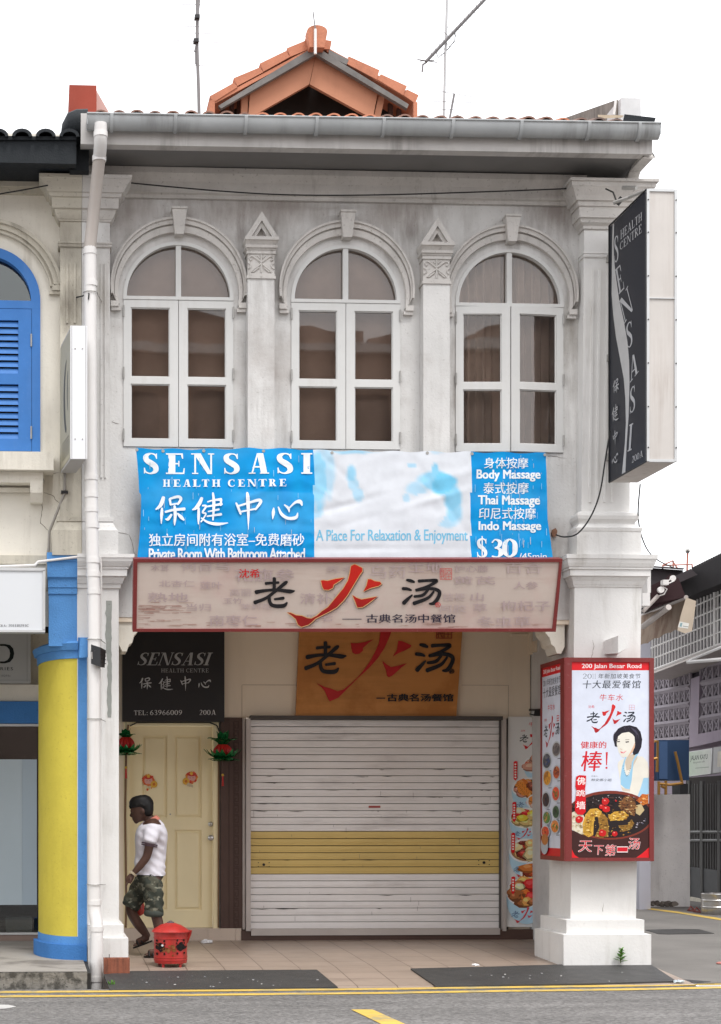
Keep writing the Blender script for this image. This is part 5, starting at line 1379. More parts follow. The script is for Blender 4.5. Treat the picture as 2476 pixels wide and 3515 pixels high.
# green-white shop sign and a small pale box behind it
sgn = thing('lane_sign', 'small pale green shop sign over the dark gate', 'sign', S(2395, 2640, XS - .4))
mb = MB(); XQ = XS - .45
mb.prism([S(2346, 2668, XQ), S(2440, 2656, XQ), S(2445, 2568, XQ), S(2349, 2583, XQ)], (.12, 0, 0)); mb.build('panel', M['sign_frame'], sgn)
d = Decal(lambda a, b: S(a, b, XQ), (-1, 0, 0))
gq = lambda x, y: tuple(c0 + (c1 - c0) * min(1, max(0, (x - 2346) / 95)) for c0, c1 in zip(lin(176, 199, 172), lin(214, 216, 208)))
d.poly([(2348, 2665), (2350, 2585), (2400, 2577), (2396, 2660)], gq); d.poly([(2396, 2660), (2400, 2577), (2442, 2571), (2438, 2654)], gq)
d.text('JALAN KAYU', [(2371, 2594), (2430, 2588), (2429, 2610), (2370, 2616)], lin(60, 74, 62), bold=.02)
d.text('the prata cafe', [(2380, 2614), (2420, 2610), (2419, 2618), (2379, 2623)], lin(70, 84, 72))
d.poly([(2387, 2636), (2434, 2632), (2434, 2634), (2387, 2638)], lin(120, 140, 118))
d.ell(2358.5, 2614, 5, 13, lin(110, 120, 178)); d.ell(2358.5, 2617, 2.6, 7, lin(190, 208, 190))
d.build('lettering', M['print'], sgn)
mb = MB(); mb.prism([S(2447, 2655, XQ), S(2474, 2650, XQ), S(2476, 2562, XQ), S(2450, 2566, XQ)], (.1, 0, 0)); tag(mb.build('sign_box', M['pale_render']), 'blank grey sign box beside the pale green sign', 'sign')
mb = MB(); mb.prism([S(2462, 2632, XQ - .3), S(2540, 2625, XQ - .3), S(2542, 2570, XQ - .3), S(2464, 2580, XQ - .3)], (.1, 0, 0)); tag(mb.build('sign_board', M['cream']), 'cream sign board cut by the right edge of the view', 'sign')
# globe lamp on its red post
lp = thing('globe_lamp', 'clear globe lamp on a red post above the dark lane roof', 'lamp', W(2361, 1955, 12))
mb = MB(); mb.tube([W(2359, 1960, 12), W(2361, 1896, 12)], .016, 8); mb.build('post', mat('rust_red_paint', (.50, .17, .12), .7, .15), lp)
gl = bpy.data.materials.new('frosted_globe'); gl.use_nodes = True; b_ = gl.node_tree.nodes['Principled BSDF']; b_.inputs['Base Color'].default_value = (.85, .84, .80, 1); b_.inputs['Transmission Weight'].default_value = .75; b_.inputs['Roughness'].default_value = .15; b_.inputs['IOR'].default_value = 1.1
mb = MB(); c = W(2362, 1880, 12); mb.ball(c, .078, 10); mb.build('globe', gl, lp, smooth=60)
mb = MB(); c2 = W(2361, 1893, 12); mb.lathe([(.02, -.03), (.035, 0), (.02, .03)], c2, 10); mb.build('lamp_holder', M['weathered_wood'], lp)
fr = MB(); rr = .014
for a in (((2275, 1952), (2276, 1940), (2309, 1925), (2325, 1950)), ((2276, 1941), (2376, 1937), (2377, 1950)), ((2311, 1925), (2312, 1950))): fr.tube([W(x, y, 11.5) for x, y in a], rr, 6)
tag(fr.build('roof_frame', mat('faded_red_frame', (.50, .20, .15), .7, .15)), 'low faded red pipe frame on the roof beside the globe lamp', 'frame')
mb = MB(); mb.hexa([W(2180, 1944, 9), W(2345, 1956, 9), W(2350, 1950, 9), W(2180, 1938, 9)], [W(2180, 1944, 13), W(2345, 1956, 13), W(2350, 1950, 13), W(2180, 1938, 13)])
mb.hexa([W(2180, 2040, 9.1), W(2345, 1975, 9.1), W(2345, 1957, 9.1), W(2180, 1945, 9.1)], [W(2180, 2040, 12), W(2345, 1975, 12), W(2345, 1957, 12), W(2180, 1945, 12)])
mb.hexa([W(2330, 2001, 8.9), W(2394, 1973, 8.9), W(2372, 1952, 8.9), W(2300, 1985, 8.9)], [W(2330, 2001, 9.05), W(2394, 1973, 9.05), W(2372, 1952, 9.05), W(2300, 1985, 9.05)])
tag(mb.build('lean_to_roof', mat('dark_brown_lean_to', (.055, .045, .048), .7, .25)), 'dark lean-to roof with a flapping sheet behind the awning gear', 'roof')

# ================================================================== folding awning on the flank of the white shophouse
def awning():
    YA = 1.7; t = thing('awning', 'tan canvas awning with scalloped valance and white crank gear on the flank', 'awning', W(2260, 2060, YA))
    xw = XR + .002
    mb = MB(); mb.hexa([W(2207, 2080, YA), W(2355, 2050, YA), W(2330, 1985, YA), W(2300, 1970, YA)], [W(2207, 2080, YA + .02), W(2355, 2050, YA + .02), W(2330, 1985, YA + .02), W(2300, 1970, YA + .02)])
    mb.hexa([W(2207, 2100, YA + .03), W(2352, 2050, YA + .03), W(2315, 1972, YA + .03), W(2235, 2010, YA + .03)], [W(2207, 2105, YA + 2.5), W(2280, 2075, YA + 2.5), W(2270, 2000, YA + 2.5), W(2207, 2030, YA + 2.5)])
    mb.build('rolled_canvas', mat('dark_maroon_canvas', (.035, .014, .016), .8, .2), t)
    # valance hanging from the front bar that runs back along the flank
    m = MB(); A, B = (2362, 2053), (2190, 2120); n = 40
    top = []; bt = []
    for k in range(n + 1):
        f = k / n; px = A[0] + (B[0] - A[0]) * f; y = A[1] + (B[1] - A[1]) * f
        Y = YA + .02 + f * 2.6
        low = 2168 + (2232 - 2168) * max(0, (f - .18) / .82) if f > .18 else 2168
        sc = 6 * abs(math.sin(f * 13.5))
        top.append(W(px - (0 if f < .18 else 0), y, Y)); bt.append(W(px - 18, low - sc, Y))
    m.add(top + bt, [(i, i + 1, n + 2 + i, n + 1 + i) for i in range(n)])
    me = m.build('valance', mat('tan_canvas', (.40, .30, .225), .85, .25, 2.5, streak=.4, dirt=(.22, .10, .06), col2=(.30, .19, .13), c2scale=2.5), t)
    s = me.modifiers.new('thickness', 'SOLIDIFY'); s.thickness = .004
    m = MB(); P = [(2356, 2051), (2390, 2063), (2384, 2110), (2376, 2166), (2352, 2174), (2326, 2164), (2338, 2110)]
    m.prism([W(x, y, YA - .06) for x, y in P], (0, .006, 0)); fl = m.build('end_flap', mat('pale_canvas_flap', (.50, .42, .33), .8, .15, 4), t)
    d = Decal(front(YA - .061), (0, -1, 0)); d.poly([(2333, 2133), (2366, 2140), (2362, 2158), (2327, 2153)], lin(214, 214, 208)); d.poly([(2336, 2138), (2343, 2139), (2340, 2152), (2333, 2150)], lin(130, 160, 165)); d.poly([(2344, 2148), (2363, 2151), (2363, 2153), (2344, 2150)], lin(110, 120, 120)); d.build('label_patch', M['print_matte'], fl)
    m = MB(); m.tube([W(2356, 2050, YA - .02), W(2207, 2112, YA + 2.6)], .022, 8); m.build('front_bar', M['rail'], t)
    m = MB(); m.tube([W(2296, 2084, YA - .05), W(2206, 2152, YA + .6)], .03, 8); m.tube([W(2207, 2100, YA - .03), W(2260, 2044, YA - .05)], .02, 8); m.build('folding_arm', M['rail'], t)
    m = MB(); c = W(2268, 2025, YA - .08); m.lathe([(.001, -.01), (.032, -.01), (.032, .02), (.001, .02)], (0, 0, 0), 14)
    m.v = [(c.x + v[0], c.y - v[2], c.z + v[1]) for v in m.v]
    b0 = len(m.v); c = W(2310, 1985, YA - .08); m.lathe([(.016, -.006), (.03, -.006), (.03, .01), (.016, .01)], (0, 0, 0), 12)
    m.v[b0:] = [(c.x + v[0], c.y - v[2], c.z + v[1]) for v in m.v[b0:]]
    m.tube([W(2275, 2010, YA - .09), W(2288, 2000, YA - .09), W(2305, 1984, YA - .09)], .006, 6); m.tube([W(2284, 2010, YA - .09), W(2296, 2002, YA - .09), W(2315, 1994, YA - .09)], .006, 6)
    m.box(X(2261, YA), X(2280, YA), YA - .12, YA - .05, Z(2270, 2013, YA), Z(2270, 1996, YA))
    m.tube([W(2254, 2048, YA - .05), W(2280, 2040, YA - .07), W(2290, 2022, YA - .07), W(2276, 2014, YA - .07)], .007, 6)
    m.build('crank_gear', M['pvc'], t)
    m = MB(); m.box(X(2206, YA - .2), X(2232, YA - .2), YA - .2, YA - .05, Z(2220, 2079, YA - .2), Z(2220, 2035, YA - .2)); m.box(X(2224, YA - .2), X(2236, YA - .2), YA - .19, YA + .1, Z(2230, 2034, YA - .2), Z(2230, 1958, YA - .2)); m.box(X(2180, YA - .2), X(2240, YA - .2), YA - .04, YA + .1, Z(2230, 2033, YA), Z(2230, 1995, YA)); m.build('bracket', M['pvc'], t)
awning()

# ================================================================== brush-written characters traced as strokes
BAO = ([[(275, 465, 30), (265, 500, 34), (245, 540, 30), (208, 570, 12)], [(262, 560, 18), (258, 620, 24), (256, 695, 8)], [(330, 480, 20), (338, 530, 18)], [(330, 478, 18), (400, 458, 24), (428, 478, 26), (400, 525, 18)], [(340, 528, 14), (395, 518, 14)], [(292, 592, 18), (360, 575, 22), (460, 565, 26)], [(372, 540, 20), (378, 620, 28), (372, 708, 8)], [(345, 615, 18), (315, 655, 26), (292, 655, 8)], [(398, 605, 14), (430, 638, 30), (455, 662, 14)]], (200, 450, 465, 715))
JIAN = ([[(605, 475, 26), (585, 520, 32), (555, 560, 28), (525, 575, 10)], [(578, 560, 18), (578, 630, 24), (575, 700, 8)], [(655, 508, 12), (700, 495, 14), (770, 488, 26)], [(640, 550, 12), (775, 528, 22)], [(660, 592, 12), (750, 575, 18)], [(650, 632, 12), (770, 616, 22)], [(770, 490, 20), (765, 540, 16)], [(700, 432, 16), (708, 520, 26), (700, 665, 12)], [(612, 540, 14), (642, 545, 16), (612, 598, 16), (640, 612, 14), (598, 680, 12)], [(600, 645, 10), (660, 685, 20), (740, 700, 26), (828, 690, 6)]], (520, 430, 830, 715))
ZHONG = ([[(895, 515, 14), (915, 560, 22), (935, 612, 14)], [(905, 545, 16), (1000, 515, 18), (1085, 490, 26), (1105, 508, 26), (1060, 572, 16)], [(925, 592, 14), (1060, 566, 16)], [(990, 425, 16), (995, 480, 32), (1000, 600, 24), (999, 745, 3)]], (885, 420, 1112, 746))
XIN = ([[(1215, 558, 10), (1212, 600, 28), (1206, 655, 6)], [(1255, 550, 12), (1285, 612, 26), (1340, 647, 26), (1408, 640, 28), (1425, 600, 8)], [(1308, 532, 12), (1342, 560, 22), (1350, 592, 10)], [(1345, 565, 10), (1400, 512, 20), (1445, 503, 34), (1462, 535, 12)]], (1190, 485, 1466, 662))
LAO = ([[(158, 202, 24), (200, 198, 20), (255, 195, 20)], [(222, 162, 26), (222, 210, 26), (222, 255, 22)], [(85, 267, 32), (150, 256, 24), (230, 250, 22), (305, 258, 28), (345, 262, 30), (376, 258, 8)], [(318, 190, 18), (300, 202, 28), (240, 252, 24), (160, 312, 24), (75, 345, 30)], [(185, 290, 20), (188, 340, 26), (215, 368, 28), (290, 370, 30), (318, 345, 14)], [(225, 320, 18), (292, 312, 24)]], (58, 155, 380, 385))
TANG = ([[(1215, 176, 18), (1245, 182, 26), (1272, 192, 16)], [(1185, 240, 24), (1220, 243, 24), (1250, 253, 14)], [(1192, 350, 32), (1222, 320, 26), (1256, 288, 12)], [(1305, 184, 26), (1370, 180, 22), (1435, 180, 28), (1425, 195, 26), (1370, 225, 22), (1285, 252, 22)], [(1285, 256, 16), (1390, 240, 24), (1455, 258, 28), (1455, 300, 28), (1420, 348, 28), (1385, 354, 14)], [(1375, 250, 18), (1335, 290, 24), (1272, 300, 20)], [(1418, 262, 16), (1372, 312, 24), (1268, 352, 30)]], (1178, 165, 1475, 365))
HUO = [[(800, 70), (825, 58), (880, 85), (882, 110), (860, 140), (830, 190), (800, 240), (770, 290), (740, 330), (690, 380), (640, 410), (580, 440), (530, 465), (505, 490), (480, 510), (425, 528), (400, 510), (385, 470), (350, 440), (318, 418), (345, 422), (385, 440), (430, 445), (470, 462), (500, 465), (540, 445), (580, 410), (625, 380), (690, 300), (740, 240), (775, 180), (790, 120), (795, 85)],
       [(572, 180), (590, 178), (620, 183), (680, 168), (748, 158), (715, 180), (668, 210), (660, 235), (630, 250), (595, 248), (582, 225)],
       [(925, 170), (945, 170), (975, 185), (1015, 190), (1025, 205), (1005, 220), (945, 235), (890, 262), (915, 215)],
       [(808, 288), (840, 310), (875, 322), (935, 312), (995, 300), (960, 325), (920, 355), (885, 378), (845, 382), (832, 345)]]
HBOX = (318, 58, 1025, 528)
def grow(poly, k):
    n = len(poly); out = []
    ar = sum(poly[i][0] * poly[(i + 1) % n][1] - poly[(i + 1) % n][0] * poly[i][1] for i in range(n))
    sg = 1 if ar > 0 else -1
    for i in range(n):
        a, b, c = poly[i - 1], poly[i], poly[(i + 1) % n]
        dx, dy = c[0] - a[0], c[1] - a[1]; l = math.hypot(dx, dy) or 1
        out.append((b[0] + sg * dy / l * k, b[1] - sg * dx / l * k))
    return out
def huo(d, dst, col, rim=None, k=5):
    if rim: d.glyph([grow(p, k) for p in HUO], HBOX, dst, rim)
    d.glyph(HUO, HBOX, dst, col)
def health(d, boxes, col):
    for (g, src), b in zip((BAO, JIAN, ZHONG, XIN), boxes): d.glyph(g, src, b, col)
def seal(d, x0, y0, x1, y1, col, chars=True):
    w_ = (x1 - x0) * .035
    for a in ((x0, y0, x1, y0 + w_), (x0, y1 - w_, x1, y1), (x0, y0, x0 + w_, y1), (x1 - w_, y0, x1, y1), ((x0 + x1) / 2 - w_ / 2, y0, (x0 + x1) / 2 + w_ / 2, y1), (x0, (y0 + y1) / 2 - w_ / 2, x1, (y0 + y1) / 2 + w_ / 2)): d.rect(*a, col)
    if chars:
        xm, ym = (x0 + x1) / 2, (y0 + y1) / 2; g = (x1 - x0) * .06
        for ch, a in (('六', (xm + g, y0 + g, x1 - g, ym - g)), ('十', (xm + g, ym + g, x1 - g, y1 - g)), ('年', (x0 + g, y0 + g, xm - g, ym - g)), ('代', (x0 + g, ym + g, xm - g, y1 - g))): d.text(ch, a, col)

# ================================================================== the blue and white vinyl banner
def banner():
    t = thing('banner', 'creased blue and white cloth banner hung under the three windows', 'banner', W(1165, 1900, -.045))
    Yb = -.045; base = front(Yb)
    rng = random.Random(21)
    rays = []
    for k in range(34): rays.append((rng.uniform(465, 1885), rng.uniform(1530, 1930), rng.uniform(-.5, .5) + (0 if rng.random() < .6 else 1.2), rng.uniform(8, 16), rng.uniform(60, 190), rng.uniform(-.009, .009) * (1 if k % 3 else .6)))
    def wr(px, py):
        v = .007 * math.sin(px * .011 + py * .006) + .002 * math.sin(px * .021 - py * .03)
        v += (.0035 if 1085 < px < 1610 else .006) * mnoise.noise((px * .008, py * .03, 1.0)) + .002 * mnoise.noise((px * .03, py * .02 + px * .01, 4.0))
        for a, b, an, wd, ln, amp in rays:
            dx, dy = px - a, py - b; u = dx * math.cos(an) + dy * math.sin(an); v_ = -dx * math.sin(an) + dy * math.cos(an)
            if abs(u) < ln * 2 and abs(v_) < wd * 3: v += amp * math.exp(-(v_ / wd) ** 2 - (u / ln) ** 2)
        return v
    def M_(px, py):
        p = base(px, py); p = Vector(p); p.y -= wr(px, py); return p
    blue = lin(0, 160, 222, 1.0); blue2 = lin(0, 132, 208); white = lin(212, 216, 222, 1.05)
    def edge_l(y): return 466 + 14 * math.sin((y - 1540) / 375 * math.pi) * .9 + (6 if y > 1700 else 0)
    def edge_r(y): return 1876 + (y - 1555) * .02 + 14 * max(0, (y - 1780) / 130)
    def edge_t(x): return 1540 - 6 * math.exp(-((x - 905) / 160) ** 2) + (x - 466) * .0105 + 2.5 * math.sin(x * .05)
    nx, ny = 190, 54; V = []; C_ = []; F_ = []
    for j in range(ny + 1):
        for i in range(nx + 1):
            v = j / ny; y0 = 1545 + v * (1930 - 1545); xl, xr = edge_l(y0), edge_r(y0)
            px = xl + (xr - xl) * i / nx
            # keep the printed field edges sharp
            py = edge_t(px) + v * (1930 - edge_t(px))
            V.append(M_(px, py)); C_.append((px, py))
    for j in range(ny):
        for i in range(nx):
            a = j * (nx + 1) + i; F_.append((a, a + 1, a + nx + 2, a + nx + 1))
    me = bpy.data.meshes.new('cloth'); me.from_pydata([tuple(v) for v in V], [], F_)
    at = me.color_attributes.new('Col', 'FLOAT_COLOR', 'CORNER')
    def colour(px, py):
        n = mnoise.noise((px * .02, py * .006, 7.0)); n2 = mnoise.noise((px * .006, py * .012, 2.0))
        if px < 1078 or px > 1617:
            f = .5 + .5 * n; c = [a + (b - a) * max(0, min(1, f)) for a, b in zip(blue, blue2)]
            g = max(0, n2) * .38
            if px < 1078 and 780 < px and 1690 < py < 1830: g += .22 * min(1, (px - 780) / 60)
            return [a + (b - a) * min(.6, g) for a, b in zip(c, lin(95, 180, 230))]
        # bleached middle: soft remains of a printed picture
        c = list(white); pale = lin(112, 200, 236)
        def pt(cx, cy, rx, ry, k):
            q = ((px - cx) / rx) ** 2 + ((py - cy) / ry) ** 2 + mnoise.noise((px * .03, py * .03, 3)) * .5
            return k * max(0, min(1, (1.25 - q) * 1.6))
        f = 0
        for q in ((1090, 1650, 34, 110, .75), (1125, 1620, 30, 90, .45), (1207, 1625, 16, 30, .7), (1215, 1660, 20, 20, .5), (1230, 1700, 18, 25, .5), (1200, 1630, 12, 28, .3), (1414, 1598, 16, 8, .55), (1494, 1620, 12, 34, .8), (1480, 1650, 50, 30, .75), (1520, 1660, 46, 40, .95), (1555, 1710, 30, 50, .8), (1560, 1760, 28, 40, .7), (1535, 1790, 40, 22, .5), (1430, 1680, 36, 26, .5), (1396, 1710, 14, 16, .45), (1205, 1548, 90, 10, .6), (1080, 1760, 34, 20, .5), (1500, 1545, 26, 14, .3)):
            f = max(f, pt(*q))
        if 1430 < px < 1530 and 1690 < py < 1830 and ((px - 1455) / 75) ** 2 + ((py - 1755) / 62) ** 2 < 1: f *= .1
        c = [a + (b - a) * f for a, b in zip(c, pale)]
        return c
    for p in me.polygons:
        cx = sum(C_[i][0] for i in p.vertices) / 4; side = 0 if cx < 1078 else (1 if cx < 1617 else 2)
        for li in p.loop_indices:
            px, py = C_[me.loops[li].vertex_index]
            px = min(px, 1077) if side == 0 else (min(max(px, 1079), 1616) if side == 1 else max(px, 1618))
            c = colour(px, py); at.data[li].color = (c[0], c[1], c[2], 1)
    cl = link_mesh('cloth', me, M['print_matte'], t)
    for p in me.polygons: p.use_smooth = True
    dn = lambda off: Decal(M_, (0, -1, 0), off, .0001)
    class Fine(Decal):
        pass
    wh = lin(226, 232, 238, 1.1); rngd = random.Random(4)
    d = dn(.002)
    # lettering pieces are cut small so that they follow the creases
    xs_ = [(492, 544), (570, 635), (660, 736), (768, 822), (852, 922), (950, 1005), (1034, 1072)]
    for ch, (a, b) in zip('SENSASI', xs_): d.serif(ch, (a, 1556, b, 1627), wh, .26, .07)
    hx = [(560, 585), (595, 620), (628, 655), (662, 688), (694, 718), (728, 757), (784, 806), (817, 841), (850, 880), (888, 914), (922, 948), (958, 982)]
    for ch, (a, b) in zip('HEALTHCENTRE', hx): d.serif(ch, (a, 1646, b, 1671), wh, .24, .08)
    health(d, [(532, 1702, 636, 1806), (659, 1692, 783, 1806), (806, 1690, 897, 1820), (929, 1716, 1038, 1786)], wh)
    d.text('独立房间附有浴室–免费磨砂', (512, 1832, 1044, 1875), wh, bold=.016)
    d.text('Private Room With Bathroom Attached', (512, 1883, 1046, 1922), wh, bold=.03, space=.92)
    d.build('printed_lettering', M['print_matte'], t); d = dn(.002); db = lin(118, 190, 222)
    d.text('A Place For Relaxation & Enjoyment', (1086, 1818, 1606, 1868), db, bold=.016, space=.95)
    d.build('printed_lettering', M['print_matte'], t); d = dn(.002)
    d.text('身体按摩', (1662, 1571, 1814, 1608), wh, bold=.014); d.text('Body Massage', (1637, 1613, 1855, 1652), wh, bold=.035)
    d.text('泰式按摩', (1660, 1656, 1815, 1695), wh, bold=.014); d.text('Thai Massage', (1642, 1701, 1853, 1741), wh, bold=.035)
    d.text('印尼式按摩', (1645, 1743, 1840, 1782), wh, bold=.014); d.text('Indo Massage', (1645, 1790, 1857, 1828), wh, bold=.035)
    for ch, (a, b) in zip('$30', ((1637, 1674), (1685, 1726), (1730, 1772))): d.serif(ch, (a, 1850 if ch == '3' else 1848, b, 1914), wh, .22, .07)
    d.text('/45min', (1782, 1899, 1876, 1921), wh, bold=.012)
    # scuffs and runs where the ink has flaked off
    for k in range(150):
        a = rngd.choice([(490, 1070), (1625, 1875), (1720, 1800)]); x = rngd.uniform(*a); y = rngd.uniform(1560, 1920); l = rngd.uniform(3, 26); w_ = rngd.uniform(.7, 1.9)
        d.rect(x, y, x + w_, y + l, lin(150, 200, 228) if rngd.random() < .7 else lin(190, 190, 184))
    d.build('printed_lettering', M['print_matte'], t)
    m = MB()
    for x in (470, 560, 700, 905, 1140, 1467, 1620, 1872):
        c = M_(x, edge_t(x) + 7); m.tube([(c.x, c.y - .004, c.z), (c.x, c.y + .004, c.z)], .014, 10)
    m.build('eyelet', M['hinge'], t)
banner()

# ================================================================== main sign over the entrance
def main_sign():
    yT, yB = -.42, -.24
    A = W(463, 1920, yT); B = W(1931, 1918, yT); C_ = W(1907, 2166, yB); D_ = W(458, 2167, yB)
    n = (B - A).cross(D_ - A); pl = Plane(A, n); n = pl.n
    t = thing('shop_sign', 'long tilted stone-coloured restaurant sign in a maroon frame with a red brush character', 'sign', D_)
    mb = MB(); back = -n * .09
    q = [pl(459, 1918), pl(1930, 1918), pl(1907, 2168), pl(456, 2168)]
    mb.prism([p - n * .004 for p in q], -n * .09); mb.build('box', M['red_frame'], t)
    fr = MB()
    outer = [(459, 1918), (1930, 1918), (1907, 2168), (456, 2168)]; inner = [(472, 1930), (1920, 1929), (1896, 2157), (469, 2158)]
    for i in range(4):
        j = (i + 1) % 4; P = [pl(*outer[i]), pl(*outer[j]), pl(*inner[j]), pl(*inner[i])]
        fr.prism([p - n * .0035 for p in P], n * .016)
    fr.build('frame', M['red_frame'], t)
    face = MB(); face.add([pl(*p) - n * .002 for p in inner], [(0, 1, 2, 3)])
    fm = mat('printed_stone_vinyl', (.62, .52, .46), .5, .14, 1.2, spec=.35, streak=.5, dirt=(.42, .28, .22), sscale=(.9, 4, 9), slo=.45, shi=.62, col2=(.60, .44, .40), c2scale=1.3, c2lo=.5, c2hi=.64)
    face.build('face', fm, t)
    d = Decal(pl, n, .0006, .00004)
    rng = random.Random(9)
    # brush-like reddish scrapes printed at the left and lower edge
    for k in range(95):
        if k < 55: x = 474 + rng.random() ** 2 * 150; y = rng.choice([2075, 2088, 2100, 2128, 2085]) + rng.gauss(0, 7); l = rng.uniform(10, 60)
        else: x = rng.uniform(480, 1870); y = 2146 + rng.gauss(0, 5) - (abs(x - 1180) < 350) * 2; l = rng.uniform(10, 55)
        d.poly([(x, y), (x + l, y + rng.uniform(-1, 1)), (x + l * .9, y + rng.uniform(1, 2.6)), (x + 2, y + rng.uniform(.8, 2))], lin(*rng.choice([(176, 140, 130), (166, 126, 116), (186, 158, 146)])))
    # pale grey herb names printed behind the main lettering
    g1, g2 = lin(186, 166, 166), lin(192, 174, 172)
    for s, a in (('木耳', (518, 1938, 580, 1960)), ('何首乌', (622, 1926, 788, 1960)), ('北杏仁', (546, 1992, 668, 2014)), ('莲叶', (688, 1996, 762, 2022)), ('熟地', (508, 2034, 646, 2066)), ('当归', (640, 2072, 724, 2096)), ('南枣仁', (720, 2112, 884, 2148)), ('高丽', (790, 2020, 862, 2046)), ('玉竹', (766, 2052, 832, 2072)), ('茉莉花', (826, 2072, 932, 2092)), ('清补凉', (1030, 2036, 1196, 2072)), ('花旗参', (806, 1952, 1010, 1996)), ('四七', (1054, 2108, 1142, 2132)), ('麦冬', (1120, 1942, 1220, 1966)), ('乌药', (1270, 1940, 1392, 1984)), ('生地', (1402, 1930, 1516, 1964)), ('百合', (1734, 1930, 1862, 1968)), ('护心藤', (1560, 1940, 1676, 1964)), ('人参', (1762, 1996, 1846, 2022)), ('山', (1618, 2034, 1660, 2062)), ('草', (1624, 2072, 1672, 2100)), ('枸杞子', (1718, 2062, 1890, 2096)), ('冬虫草', (1638, 2116, 1820, 2150)), ('桔梗', (1520, 2036, 1596, 2062)), ('黄芪', (1556, 1978, 1700, 2006)), ('阿胶', (1510, 2076, 1600, 2102))):
        d.text(s, a, rng.choice([g1, g2]), bold=.006)
    ink = lin(28, 26, 30)
    rd = lambda x, y: tuple(a + (b - a) * min(1, max(0, (y - 1985) / 120)) if y > 1985 else a for a, b in zip(lin(206, 36, 24), lin(150, 24, 22)))
    zx = lambda x: 840 + x / 2.185; zy = lambda y: 1910 + y / 2.185
    # soft red haze printed near the seal
    d.glyph(LAO[0], LAO[1], (zx(58), zy(155), zx(380), zy(385)), ink)
    hb = (zx(318), zy(58), zx(1025), zy(528))
    d.glyph([[(p[0] + 7, p[1] + 7) for p in grow(q_, 3)] for q_ in HUO], HBOX, hb, lin(112, 88, 84))
    huo(d, hb, rd, lin(222, 176, 118), 5)
    d.glyph(TANG[0], TANG[1], (zx(1178), zy(165), zx(1475), zy(365)), ink)
    d.text('沈希', (821, 1953, 891, 1983), lin(206, 30, 34), bold=.014)
    seal(d, 1510, 1951, 1551, 1989, lin(206, 40, 44))
    d.text('®', (1494, 2067, 1512, 2084), lin(206, 40, 44), bold=.012)
    nv = lin(38, 34, 58); d.rect(1175, 2123.5, 1241, 2126, nv); d.text('古典名汤中餐馆', (1257, 2108, 1562, 2137), nv, bold=.016)
    d.build('lettering', M['print'], t)
    mb = MB()
    for px in (700, 1240, 1700): a = W(px, 1922, -.4); mb.tube([a + Vector((0, .09, 0)), Vector((a.x, YW, a.z + .02))], .012, 6)
    mb.build('sign_stay', M['black_metal'], t)
main_sign()

# ================================================================== flat boards over the door and shutter
def black_board():
    Y = YI - .12; t = thing('shop_sign', 'black board with silver lettering above the cream door', 'sign', W(596, 2477, Y))
    mb = MB(); mb.pbox(421, 2150, 771, 2477, Y, .10); mb.build('board', mat('black_board', (.014, .0145, .017), .4, .1, spec=.4), t)
    d = Decal(front(Y), (0, -1, 0)); s = lin(128, 130, 132); k = 1.6
    s1, s2 = lin(160, 162, 164), lin(205, 205, 205)
    zx = lambda x: 400 + x / 4.0425; zy = lambda y: 2150 + y / 4.0425
    d.serif('SENSASI', (zx(283), zy(365), zx(1316), zy(540)), s1, .19, .05, gap=.07, shear=.32)
    d.serif('HEALTH', (zx(622), zy(586), zx(935), zy(640)), s1, .13, .06, gap=.14); d.serif('CENTRE', (zx(968), zy(586), zx(1280), zy(640)), s1, .13, .06, gap=.14)
    health(d, [(zx(315), zy(712), zx(485), zy(880)), (zx(585), zy(698), zx(785), zy(888)), (zx(885), zy(690), zx(1030), zy(898)), (zx(1132), zy(740), zx(1310), zy(855))], lin(185, 187, 189))
    d.serif('TEL:', (zx(245), zy(1168), zx(432), zy(1232)), s2, .14, .06, gap=.14); d.serif('63966009', (zx(468), zy(1162), zx(908), zy(1232)), s2, .14, .055, gap=.16); d.serif('200A', (zx(1152), zy(1160), zx(1382), zy(1230)), s2, .14, .055, gap=.14)
    d.build('lettering', M['print'], t)
black_board()
